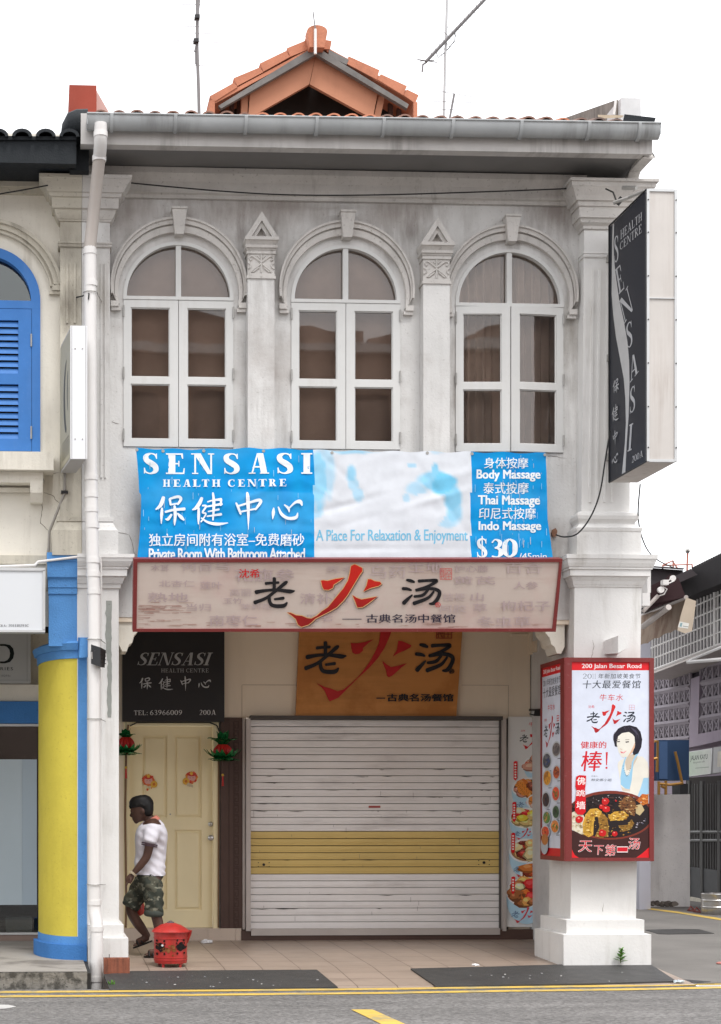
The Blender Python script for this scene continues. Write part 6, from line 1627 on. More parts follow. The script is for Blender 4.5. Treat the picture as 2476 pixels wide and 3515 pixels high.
def wood_board():
    Y = YI - .06; t = thing('shop_sign', 'amber wooden board with a red brush character above the roller shutter', 'sign', W(1300, 2460, Y))
    mb = MB(); a = [W(1016, 2462, Y), W(1567, 2460, Y), W(1590, 2130, Y), W(1030, 2130, Y)]; mb.prism(a, (0, .045, 0))
    m = mat('amber_wood_board', (.60, .26, .075), .5, .12, 1.5, streak=.5, dirt=(.25, .10, .02), sscale=(1.2, 4, 14), slo=.35, shi=.7, col2=(.50, .20, .052), c2scale=2); mb.build('board', m, t)
    zx = lambda x: 1000 + x / 2.608; zy = lambda y: 2150 + y / 2.608
    class Raised: pass
    d = Decal(front(Y), (0, -1, 0), .012)
    ink = lin(34, 36, 42); red = lin(190, 36, 38)
    d.glyph(LAO[0], LAO[1], (zx(108), zy(135), zx(496), zy(426)), ink)
    big = [[(820, -90), (890, -60), (905, 20), (880, 90), (830, 200), (770, 290), (690, 380), (600, 460), (520, 540), (460, 600), (420, 640), (345, 672), (330, 650), (300, 580), (270, 545), (230, 512), (300, 545), (345, 555), (415, 582), (470, 565), (540, 510), (620, 430), (700, 320), (750, 230), (785, 150), (800, 40)],
           [(532, 150), (560, 152), (600, 152), (660, 140), (735, 118), (690, 150), (640, 195), (640, 220), (610, 245), (575, 250), (548, 235), (540, 200)],
           [(958, 130), (985, 132), (1030, 150), (1075, 172), (1065, 190), (1020, 215), (960, 240), (910, 270), (945, 210)],
           [(815, 312), (850, 340), (890, 365), (950, 355), (1035, 330), (990, 365), (945, 405), (900, 445), (872, 456), (855, 440), (850, 400)]]
    d.glyph(big, (0, 0, 1617, 861), (zx(0), zy(0), zx(1617), zy(861)), red)
    d.glyph(TANG[0], TANG[1], (zx(1108), zy(150), zx(1462), zy(412)), ink)
    seal(d, zx(1297), zy(-30), zx(1437), zy(110), lin(150, 52, 30))
    d.text('®', (zx(1410), zy(382), zx(1458), zy(424)), ink, bold=.01)
    d.rect(zx(762), zy(640), zx(838), zy(648), ink); d.text('古典名汤餐馆', (zx(858), zy(606), zx(1448), zy(672)), ink, bold=.02)
    o = d.build('raised_lettering', M['print'], t)
    s = o.modifiers.new('thickness', 'SOLIDIFY'); s.thickness = .011; s.offset = -1
wood_board()

# ================================================================== dark double-sided sign projecting from the right pilaster
def pole_sign():
    XA = W(2221, 1100, -.95).x
    t = thing('projecting_sign', 'tall dark double-sided lightbox projecting from the right pilaster', 'sign', (XA, -.6, 4.2))
    # its left flank lies in a plane almost square to the street
    f1 = W(2221, 650, -1.0); f2 = W(2220.5, 1584, -1.0); b1 = W(2094, 775, -.14); b2 = W(2093, 1656, -.14)
    pl = Plane((f1 + f2) / 2, ((f1 + f2) / 2 - (b1 + b2) / 2).cross(Vector((0, 0, 1))))
    zT, zB = (f1.z + b1.z) / 2, (f2.z + b2.z) / 2
    f = (f1 + f2) / 2; b = (b1 + b2) / 2; th = Vector((X(2322, -1.0) - f.x, 0, 0))
    mb = MB()
    F1, F2, B1, B2 = Vector((f.x, f.y, f1.z)), Vector((f.x, f.y, f2.z)), Vector((b.x, b.y, b1.z)), Vector((b.x, b.y, b2.z))
    mb.prism([F1, F2, B2, B1], th); case = mb.build('case', mat('dirty_white_case', (.62, .585, .55), .6, .12, 1.6, streak=.6, dirt=(.30, .24, .20), sscale=(11, 11, .7)), t)
    mb = MB(); fw = .018
    for x0, x1 in ((f.x - .004, f.x + fw), (f.x + th.x - fw, f.x + th.x + .004)): mb.box(x0, x1, f.y - .012, f.y + .02, F2.z, F1.z)
    for z0, z1 in ((F1.z - fw, F1.z + .004), (F2.z - .004, F2.z + fw), ((F1.z * .6 + F2.z * .4) - .004, (F1.z * .6 + F2.z * .4) + .004)): mb.box(f.x + fw, f.x + th.x - fw, f.y - .010, f.y + .02, z0, z1)
    mb.build('edge_trim', M['sign_frame'], t)
    mb = MB()
    for z in (.05, .2, .36, .52, .68, .84, .96):
        zz = F2.z + (F1.z - F2.z) * z
        for x in (f.x + .007, f.x + th.x - .007): mb.tube([(x, f.y - .018, zz), (x, f.y - .01, zz)], .006, 6)
    mb.build('screw', M['black_metal'], t)
    n = pl.n; d = Decal(pl, n, .002, .00008)
    navy = lin(30, 33, 44)
    d.poly([(2095, 778), (2219, 655), (2218.5, 1582), (2094, 1653)], navy)
    zx = lambda x: 2050 + x / 2.1645; zy = lambda y: 620 + y / 2.1645
    z = lambda *p: [(zx(a), zy(b)) for a, b in p]
    sw = lin(196, 196, 196)
    d.poly(z((118, 325), (128, 318), (124, 470), (128, 590), (140, 700), (165, 880), (200, 1040), (228, 1200), (240, 1340), (243, 1500), (236, 1750), (222, 1950), (212, 2165), (186, 2180), (208, 1960), (216, 1800), (212, 1620), (200, 1470), (172, 1320), (142, 1160), (122, 1000), (110, 840), (112, 640), (114, 480)), sw)
    let = lin(186, 187, 190)
    for ch, q in (('S', ((128, 420), (160, 400), (162, 590), (130, 620))), ('E', ((134, 665), (178, 620), (205, 800), (165, 845))), ('N', ((165, 905), (232, 780), (275, 950), (205, 1065))), ('S', ((215, 1075), (262, 1030), (268, 1220), (228, 1255))), ('A', ((242, 1310), (300, 1280), (312, 1420), (246, 1505))), ('S', ((248, 1550), (286, 1510), (288, 1700), (246, 1740))), ('I', ((244, 1815), (272, 1800), (260, 2000), (230, 2015)))):
        d.serif(ch, z(*q), let, .17, .05)
    d.serif('HEALTH', z((178, 372), (340, 232), (340, 292), (178, 438)), let, .14, .06, gap=.12); d.serif('CENTRE', z((176, 462), (340, 318), (340, 384), (176, 520)), let, .14, .06, gap=.12)
    d.serif('200A', z((268, 2050), (350, 2000), (350, 2050), (268, 2098)), let, .14, .06, gap=.12)
    health(d, [z((126, 1490), (170, 1465), (170, 1570), (126, 1590)), z((120, 1675), (170, 1650), (170, 1775), (120, 1800)), z((126, 1865), (162, 1845), (162, 1955), (126, 1975)), z((120, 2045), (166, 2020), (166, 2090), (120, 2110))], let)
    d.build('lettering', M['print'], t)
    mb = MB(); e = .012
    dv = (B1 - F1).normalized()
    for P, Q in ((F1, B1), (F2, B2)): mb.tube([P + n * .004, Q + n * .004], .007, 6)
    mb.tube([B1 + n * .004, B2 + n * .004], .009, 6); mb.tube([F1 + n * .004, F2 + n * .004], .007, 6)
    mb.build('face_trim', M['black_metal'], t)
    mb = MB(); mb.add([], [])
    for zz in (B1.z - .25, B2.z + .25, (B1.z + B2.z) / 2): mb.box(b.x + .02, b.x + .07, b.y, 0.0, zz - .03, zz + .03)
    mb.tube([W(2107, 696, -.5), W(2160, 678, -.6), W(2215, 655, -.9)], .016, 6); mb.tube([W(2138, 645, -.2), W(2185, 645, -.3)], .02, 6)
    mb.build('bracket', M['hinge'], t)
    mb = MB(); mb.tube([W(2080, 648, -.22), W(2105, 660, -.3), W(2118, 694, -.45)], .007, 6); mb.tube([W(2118, 702, -.47), W(2136, 678, -.5)], .022, 6); mb.build('cable', M['wire'], t)
pole_sign()

# ================================================================== printed food, used on the posters
def food(d, cx, cy, rx, ry, rim, broth, cols, n, rng, rot=0.0, size=.32):
    d.ell(cx, cy, rx, ry, rim, 28, rot=rot); d.ell(cx, cy + ry * .02, rx * .88, ry * .84, broth, 28, rot=rot)
    for k in range(n):
        a = rng.random() * 2 * math.pi; q = math.sqrt(rng.random()) * .72
        x, y = cx + rx * q * math.cos(a), cy + ry * q * math.sin(a); s = min(rx, ry * 1.4) * size * rng.uniform(.6, 1.25)
        c = rng.choice(cols); dk = tuple(v * .45 for v in c); lt = tuple(min(.9, v * 1.5 + .05) for v in c)
        sx, sy = rng.uniform(.8, 1.5), rng.uniform(.5, .9)
        d.blob(x, y + s * .18, s, dk, 9, .25, sx, sy, rng); d.blob(x, y, s * .92, c, 9, .25, sx, sy, rng); d.blob(x - s * .2, y - s * .18, s * .42, lt, 7, .3, sx, sy, rng)
def logo(d, x0, y0, x1, y1, ink, red, q=None):
    """the three-character logo in a photo rectangle (tight version)"""
    def sub(a, b, c, e):
        f = lambda u, v: (x0 + (x1 - x0) * u, y0 + (y1 - y0) * v)
        if q:
            def f(u, v):
                p = (q[0][0] + (q[1][0] - q[0][0]) * u, q[0][1] + (q[1][1] - q[0][1]) * u); r = (q[3][0] + (q[2][0] - q[3][0]) * u, q[3][1] + (q[2][1] - q[3][1]) * u)
                return (p[0] + (r[0] - p[0]) * v, p[1] + (r[1] - p[1]) * v)
        return [f(a, b), f(c, b), f(c, e), f(a, e)]
    d.glyph(LAO[0], LAO[1], sub(0, .26, .285, .66), ink); d.glyph(HUO, HBOX, sub(.10, 0, .72, 1), red); d.glyph(TANG[0], TANG[1], sub(.75, .26, 1, .63), ink)

def light_box():
    Y = -.16
    xa, xb = X(1941, Y), X(2243, Y)
    zT, zB = Z(2090, 2258, Y), Z(2090, 2956, Y)
    t = thing('advert_box', 'maroon-framed lightbox with a restaurant advert wrapped round the right pillar', 'lightbox', (xa, Y, zB))
    dep = .66
    mb = MB(); mb.box(xa, xb, Y, Y + dep, zB, zT); mb.build('case', M['red_frame'], t)
    # corner post and raised frames
    fr = MB(); b = .038
    lx = X(1962, Y)
    fr.box(xa - .002, lx, Y - .012, Y - .0005, zB, zT); fr.box(xb - b, xb + .002, Y - .012, Y - .0005, zB, zT)
    fr.box(lx + .0005, xb - b - .0005, Y - .012, Y - .0005, zT - b, zT); fr.box(lx + .0005, xb - b - .0005, Y - .012, Y - .0005, zB, zB + b * .8)
    fr.box(xa - .012, xa - .0005, Y - .012, Y + .10, zB, zT); fr.box(xa - .012, xa - .0005, Y + dep - .03, Y + dep, zB, zT)
    fr.box(xa - .012, xa - .0005, Y + .1005, Y + dep - .0305, zT - b, zT); fr.box(xa - .012, xa - .0005, Y + .1005, Y + dep - .0305, zB, zB + b)
    fr.build('frame', M['red_frame'], t)
    d = Decal(front(Y), (0, -1, 0), .0006, .000012)
    zx = lambda x: 1840 + x / 3.7605; zy = lambda y: 2230 + y / 3.7605; zy2 = lambda y: 2600 + y / 3.7605
    wht = lin(212, 218, 232, 1.05)
    d.rect(1962, 2266, 2235, 2951, wht)
    red = lin(222, 26, 36)
    d.rect(1962, 2266, 2235, 2301, red)
    d.text('200 Jalan Besar Road', (zx(594), zy(182), zx(1360), zy(256)), lin(240, 240, 240), bold=.018)
    ink = lin(34, 42, 54); rr = lin(206, 30, 40)
    for ch, a in zip('2011', ((605, 660), (668, 718), (728, 745), (755, 772))): d.serif(ch, (zx(a[0]), zy(310), zx(a[1]), zy(374)), lin(70, 76, 84), .09, .05)
    d.text('年新加坡美食节', (zx(805), zy(308), zx(1352), zy(374)), ink, shear=.1, space=1.1)
    d.text('十大最爱餐馆', (zx(605), zy(396), zx(1355), zy(500)), ink, bold=.008, shear=.12, space=1.1)
    d.text('牛车水', (zx(822), zy(574), zx(1122), zy(660)), rr, shear=.15, space=1.15)
    d.text('沈希', (zx(674), zy(718), zx(756), zy(756)), rr); seal(d, zx(1203), zy(714), zx(1272), zy(778), rr, False)
    rg = lambda x, y: tuple(a + (b_ - a) * min(1, max(0, (y - zy(720)) / 90)) for a, b_ in zip(lin(216, 40, 40), lin(166, 20, 28)))
    logo(d, zx(650), zy(704), zx(1285), zy(1075), ink, rg)
    d.text('健康的', (zx(580), zy(1184), zx(908), zy(1275)), lin(208, 40, 44), bold=.016)
    d.text('棒', (zx(584), zy(1310), zx(850), zy2(178)), lin(206, 26, 40), bold=.012, shear=.1)
    d.poly([(zx(902), zy(1324)), (zx(928), zy(1322)), (zx(918), zy2(100)), (zx(906), zy2(100))], rr); d.ell(zx(911), zy2(134), 3.6, 3.6, rr)
    d.text('代言人', (zx(714), zy2(233), zx(800), zy2(250)), lin(90, 96, 104)); d.text('林安娜小姐', (zx(712), zy2(272), zx(976), zy2(308)), lin(80, 86, 96), shear=.1)
    # portrait of a smiling woman with a dark bob and pale blue top
    P = lambda *q: [(zx(a), zy(b_)) for a, b_ in q]; Q = lambda *q: [(zx(a), zy2(b_)) for a, b_ in q]
    skin, skin2, hair = lin(228, 224, 212), lin(206, 190, 170), lin(32, 28, 40)
    d.poly(Q((1062, 60), (1100, 30), (1180, 10), (1290, -20), (1380, -10), (1440, 60), (1462, 180), (1455, 300), (1400, 420), (1310, 500), (1220, 470), (1110, 435), (1090, 330), (1070, 200), (1055, 110)), skin)
    d.poly(Q((1250, 40), (1240, 150), (1228, 280), (1215, 440), (1120, 430), (1098, 380), (1150, 400), (1205, 410)), lin(214, 200, 184))
    d.poly(P((1180, 1370), (1300, 1330), (1310, 1400), (1240, 1540), (1170, 1560), (1150, 1450)), skin2)
    blue = lin(150, 198, 226)
    d.poly(Q((1112, 120), (1130, 60), (1166, -40), (1180, -45), (1148, 60), (1140, 150), (1165, 230), (1200, 230), (1232, 130), (1238, 60), (1300, -62), (1330, -60), (1262, 50), (1248, 170), (1235, 300), (1210, 412), (1150, 400), (1095, 350), (1090, 260)), blue)
    d.poly(Q((1390, 265), (1455, 262), (1455, 470), (1310, 505), (1350, 400)), lin(160, 204, 230))
    rng = random.Random(12)
    for k in range(14):
        u = k / 13; x = 1112 + (u * 2 * 50 if u < .5 else (1 - u) * 2 * -20 + 70); y = 40 + u * 200 if u < .5 else 240 - (u - .5) * 380
        d.ell(zx(1125 + 100 * u), zy2(110 + 130 * math.sin(u * math.pi)), 1.2, 1.2, lin(40, 80, 110), 8)
    d.poly(P((1000, 1160), (1010, 1090), (1060, 1020), (1130, 985), (1210, 975), (1300, 1000), (1350, 1060), (1372, 1160), (1360, 1260), (1320, 1340), (1260, 1365), (1240, 1300), (1020, 1250)), hair)
    d.poly(P((1042, 1140), (1075, 1085), (1150, 1050), (1225, 1055), (1272, 1120), (1280, 1230), (1250, 1320), (1180, 1385), (1110, 1390), (1070, 1330), (1045, 1230)), skin)
    d.poly(P((1280, 1190), (1275, 1260), (1240, 1335), (1178, 1390), (1215, 1330), (1255, 1250)), lin(222, 180, 150))
    d.poly(P((1035, 1180), (1045, 1130), (1075, 1070), (1180, 1040), (1235, 1050), (1290, 1150), (1250, 1095), (1200, 1062), (1110, 1078), (1060, 1120), (1050, 1180)), hair)
    for e in (((1046, 1182), (1085, 1178), (1082, 1192), (1050, 1196)), ((1155, 1186), (1200, 1182), (1200, 1196), (1160, 1202))): d.poly(P(*e), lin(70, 60, 60))
    for e in (((1040, 1160), (1080, 1154), (1082, 1160), (1042, 1167)), ((1152, 1160), (1205, 1155), (1206, 1162), (1154, 1168))): d.poly(P(*e), lin(150, 138, 128))
    d.poly(P((1085, 1312), (1120, 1318), (1172, 1306), (1135, 1338), (1100, 1336)), lin(222, 110, 120)); d.poly(P((1095, 1317), (1120, 1321), (1160, 1312), (1130, 1328)), lin(244, 236, 232))
    d.poly(P((1085, 1275), (1110, 1285), (1120, 1276), (1108, 1292), (1088, 1285)), lin(210, 180, 160))
    for k in range(26):   # strands and soft shading of the portrait
        x = 1015 + rng.random() * 330; y = 1000 + abs(x - 1190) * .35 + rng.random() * 40; d.stroke([(zx(x), zy(y), .5), (zx(x + (x - 1190) * .12), zy(y + 40), .8), (zx(x + (x - 1190) * .16), zy(y + 90), .4)] if not 1060 < x < 1270 else [(zx(x), zy(990 + rng.random() * 20), .5), (zx(x + 14), zy(1030), .7), (zx(x + 20), zy(1046), .4)], lin(*rng.choice([(58, 52, 66), (22, 18, 26), (80, 74, 92)])), 4)
    d.poly(P((1220, 1000), (1290, 1040), (1330, 1120), (1300, 1090), (1250, 1040)), lin(70, 66, 84))
    # bowl of dark soup
    brn, brn2 = lin(122, 50, 36), lin(44, 26, 26)
    q2 = lambda a, b_: (zx(a), zy2(b_))
    ex, ey, erx, ery = zx(960), zy2(745), 150, 84
    clipx = (1962.5, 2234.5)
    def cl(pts): return [(min(max(x, clipx[0]), clipx[1]), min(y, 2950.5)) for x, y in pts]
    def ring(cx, cy, rx, ry, n=48): return [(cx + rx * math.cos(2 * math.pi * k / n), cy + ry * math.sin(2 * math.pi * k / n)) for k in range(n)]
    low = [(1962.5, zy2(940))] + [(1962.5, 2950.5), (2234.5, 2950.5), (2234.5, zy2(870))]
    d.poly(low + [(ex, zy2(1040))], lin(62, 30, 28))
    d.poly([(1962.5, zy2(1180)), (1962.5, 2950.5), (zx(590), 2950.5), (zx(500), zy2(1260))], red); d.poly([(2234.5, zy2(1140)), (2234.5, 2950.5), (zx(1262), 2950.5), (zx(1370), zy2(1240))], red)
    d.poly(cl(ring(ex, ey, erx, ery)), brn); d.poly(cl(ring(ex, ey + 2, erx - 8, ery - 8)), lin(34, 24, 26))
    yel, yel2 = lin(206, 158, 58), lin(150, 108, 40)
    def bl(a, b_, r, c, sx=1, sy=1, irr=.2, n=11): d.blob(zx(a), zy2(b_), r, c, n, irr, sx, sy, rng)
    d.poly(Q((440, 720), (520, 690), (600, 720), (640, 800), (610, 900), (600, 1000), (520, 960), (440, 920)), lin(222, 212, 190))
    d.poly(Q((600, 860), (640, 740), (700, 665), (790, 655), (850, 700), (840, 760), (760, 770), (745, 860), (740, 1000), (680, 1030), (610, 990)), yel); d.poly(Q((620, 880), (660, 760), (740, 760), (720, 880), (700, 1000), (620, 970)), lin(184, 140, 46))
    d.poly(Q((800, 770), (860, 720), (920, 780), (940, 900), (930, 1020), (860, 1040), (760, 1020), (820, 900)), yel2); d.poly(Q((930, 760), (1010, 700), (1120, 690), (1200, 750), (1160, 800), (1040, 810), (960, 820)), yel); d.poly(Q((1060, 880), (1180, 870), (1230, 800), (1270, 850), (1220, 930), (1120, 960)), yel2)
    d.poly(Q((1060, 620), (1130, 520), (1200, 490), (1270, 540), (1300, 640), (1270, 760), (1180, 720), (1110, 690)), lin(120, 78, 44)); d.poly(Q((1290, 620), (1360, 600), (1400, 680), (1340, 750), (1290, 720)), lin(196, 176, 132)); d.poly(Q((1300, 560), (1370, 470), (1450, 480), (1450, 590), (1380, 620)), lin(196, 104, 38))
    for k in range(46): bl(1060 + rng.random() * 240, 510 + rng.random() * 220, 1 + rng.random() * 2.4, lin(*rng.choice([(214, 190, 140), (90, 52, 30), (170, 120, 64), (40, 28, 22)])), 1.6, .8, .5, 7)
    for k in range(70): bl(600 + rng.random() * 640, 670 + rng.random() * 340, .8 + rng.random() * 1.6, lin(*rng.choice([(232, 190, 90), (170, 122, 40), (120, 80, 30)])), 1.5, .9, .5, 7)
    def speck(poly, n, cols, r0, r1):
        xs, ys = [p[0] for p in poly], [p[1] for p in poly]; k = 0
        while k < n:
            x, y = rng.uniform(min(xs), max(xs)), rng.uniform(min(ys), max(ys)); ins = False
            for i in range(len(poly)):
                (xa_, ya_), (xb_, yb_) = poly[i - 1], poly[i]
                if (ya_ > y) != (yb_ > y) and x < (xb_ - xa_) * (y - ya_) / (yb_ - ya_) + xa_: ins = not ins
            if ins: bl(x, y, rng.uniform(r0, r1), lin(*rng.choice(cols)), rng.uniform(.9, 2), rng.uniform(.5, .9), .45, 7); k += 1
    gold = [(232, 186, 84), (246, 214, 130), (150, 100, 34), (196, 140, 50), (120, 76, 26), (214, 166, 66)]
    speck([(610, 880), (640, 740), (700, 665), (790, 655), (840, 700), (760, 770), (745, 860), (735, 1000), (680, 1030)], 46, gold, 1.2, 3.6)
    speck([(800, 770), (860, 720), (920, 780), (940, 900), (930, 1020), (860, 1040), (770, 1020), (820, 900)], 44, [(140, 100, 40), (170, 126, 52), (104, 74, 30), (206, 164, 90), (86, 58, 26)], 1.2, 3.4)
    speck([(930, 760), (1010, 700), (1120, 690), (1200, 750), (1160, 800), (1040, 810)], 36, gold, 1.2, 3.4); speck([(1060, 880), (1180, 870), (1230, 800), (1270, 850), (1220, 930), (1120, 960)], 30, [(160, 124, 56), (110, 80, 36), (196, 164, 96), (80, 56, 30)], 1.1, 3)
    speck([(1060, 620), (1130, 520), (1200, 490), (1270, 540), (1300, 640), (1270, 760), (1110, 690)], 50, [(84, 50, 30), (160, 112, 66), (206, 170, 116), (52, 32, 24), (130, 80, 44)], 1.2, 3.6); speck([(1300, 560), (1370, 470), (1450, 480), (1450, 590), (1380, 620)], 26, [(222, 140, 60), (160, 76, 26), (240, 180, 110)], 1.2, 3)
    speck([(440, 720), (520, 690), (600, 720), (640, 800), (600, 1000), (520, 960), (440, 920)], 26, [(236, 228, 210), (196, 182, 150), (206, 190, 130), (150, 130, 90)], 1.5, 4)
    speck([(450, 600), (640, 500), (900, 470), (1100, 520), (1000, 660), (800, 640), (560, 700)], 46, [(52, 38, 38), (24, 16, 18), (74, 52, 48), (40, 30, 34)], 2, 6)
    for a, b_, r in ((893, 568, 12), (845, 635, 8), (905, 665, 12), (556, 800, 12), (855, 975, 12), (1015, 985, 9), (1030, 560, 3)):
        bl(a, b_, r, lin(196, 22, 24), 1.1, 1.0, .12, 14); bl(a - 8, b_ - 14, r * .3, lin(240, 150, 140), 1, .7, .2, 7)
    for k in range(26): bl(700 + rng.random() * 700, 480 + rng.random() * 100, .7 + rng.random() * 1.3, lin(*rng.choice([(150, 140, 140), (84, 60, 60), (200, 196, 196)])), 1.8, .7, .4, 6)
    for k in range(10): bl(1290 + rng.random() * 140, 780 + rng.random() * 120, 1 + rng.random() * 1.4, lin(*rng.choice([(190, 180, 190), (120, 30, 50), (90, 90, 110)])), 1.5, .8, .4, 6)
    # red label down the left
    d.poly(Q((515, 250), (560, 228), (645, 235), (642, 330), (630, 420), (640, 520), (640, 700), (600, 742), (530, 735), (500, 690), (505, 560), (520, 420), (505, 370), (512, 300)), lin(206, 16, 30))
    for ch, a in (('佛', (524, 255, 634, 355)), ('跳', (516, 420, 632, 504)), ('墙', (520, 566, 634, 668))): d.text(ch, (zx(a[0]), zy2(a[1]), zx(a[2]), zy2(a[3])), lin(244, 240, 238), bold=.012)
    for ch, a in (('天', (545, 1075, 715, 1220)), ('下', (750, 1135, 870, 1255)), ('第', (890, 1125, 1030, 1270)), ('一', (1045, 1160, 1180, 1215)), ('汤', (1190, 1040, 1340, 1185))):
        r = (zx(a[0]), zy2(a[1]), zx(a[2]), zy2(a[3])); d.text(ch, r, lin(238, 226, 224), bold=.034, shear=.1); d.text(ch, r, lin(204, 22, 40), bold=.004, shear=.1)
    d.build('front_advert', M['print'], t)
    # left flank advert on the plane x = xa
    pl = Plane((xa, 0, 0), (-1, 0, 0)); ff = lambda a, b_: pl(a, b_)
    e = Decal(lambda a, b_: pl(a, b_), (-1, 0, 0), .003)
    # flank frame corners in the photograph: left edge x~1861 (back) to x~1930 (front)
    def UV(u, v): # u 0 back .. 1 front, v 0 top .. 1 bottom
        y = Y + dep - .032 + (-(dep - .032) + .102) * u; z = zT - b * .8 + (zB + b - zT + b * .8) * v
        return Vector((xa, y, z))
    e.M = UV
    rc = lambda a, b_, c, f: (a, b_, c, f)
    e.rect(0, 0, 1, 1, lin(206, 210, 222)); e.rect(0, 0, 1, .052, lin(206, 30, 38)); e.rect(0, .958, 1, 1, lin(200, 26, 36))
    e.text('200 Jalan Besar Road', (.06, .015, .95, .042), lin(236, 232, 232), bold=.02)
    e.text('2011年新加坡美食节', (.06, .067, .96, .105), ink); e.text('十大最爱餐馆', (.04, .112, .97, .165), ink, bold=.01)
    e.text('牛车水', (.3, .205, .68, .238), rr); logo(e, .08, .265, .92, .43, ink, lin(180, 24, 34))
    e.text('沈希', (.12, .275, .24, .29), rr); seal(e, .78, .27, .9, .3, rr, False)
    rng = random.Random(31); gr = lin(186, 190, 194)
    dishes = [(.76, .445, .24, .055, [(120, 110, 108), (90, 84, 86), (150, 60, 60)]), (.26, .50, .25, .06, [(70, 74, 80), (110, 110, 112), (40, 60, 110)]), (.78, .565, .2, .05, [(190, 84, 40), (206, 120, 60), (120, 46, 30)]), (.3, .59, .24, .06, [(214, 150, 40), (196, 120, 30), (150, 96, 30)]), (.76, .675, .22, .055, [(216, 74, 38), (230, 110, 50), (110, 120, 50)]), (.24, .705, .22, .058, [(60, 40, 40), (84, 50, 40), (40, 40, 50)]), (.78, .77, .2, .05, [(50, 80, 50), (70, 96, 60), (36, 54, 40)]), (.3, .80, .22, .048, [(80, 120, 56), (196, 140, 70), (100, 140, 70)]), (.74, .845, .24, .05, [(206, 120, 50), (224, 140, 70), (110, 120, 50)]), (.24, .875, .24, .045, [(206, 70, 36), (220, 120, 60), (150, 50, 30)])]
    dishes = [(x, y, rx, ry * .78, c) for x, y, rx, ry, c in dishes]
    for x, y, rx, ry, c in dishes:
        class DD: pass
        e.ell(x, y, rx, ry, gr, 20); e.ell(x, y, rx * .85, ry * .82, lin(*c[0]), 20)
        for k in range(18):
            a = rng.random() * 6.28; q = math.sqrt(rng.random()) * .65; cc = rng.choice(c); f = rng.uniform(.6, 1.3)
            e.poly([(x + rx * q * math.cos(a) + rx * .22 * math.cos(j * 1.05) * rng.uniform(.6, 1.2), y + ry * q * math.sin(a) + ry * .2 * math.sin(j * 1.05) * rng.uniform(.6, 1.2)) for j in range(6)], tuple(min(.9, v * f) for v in lin(*cc)))
        e.rect(x + rx * .3, y + ry * 1.1, x + rx, y + ry * 1.1 + .004, lin(110, 112, 120))
    e.ell(.2, .945, .2, .05, lin(170, 176, 184), 20); e.ell(.22, .915, .18, .03, lin(176, 110, 54), 16)
    e.build('flank_advert', M['print'], t)
light_box()

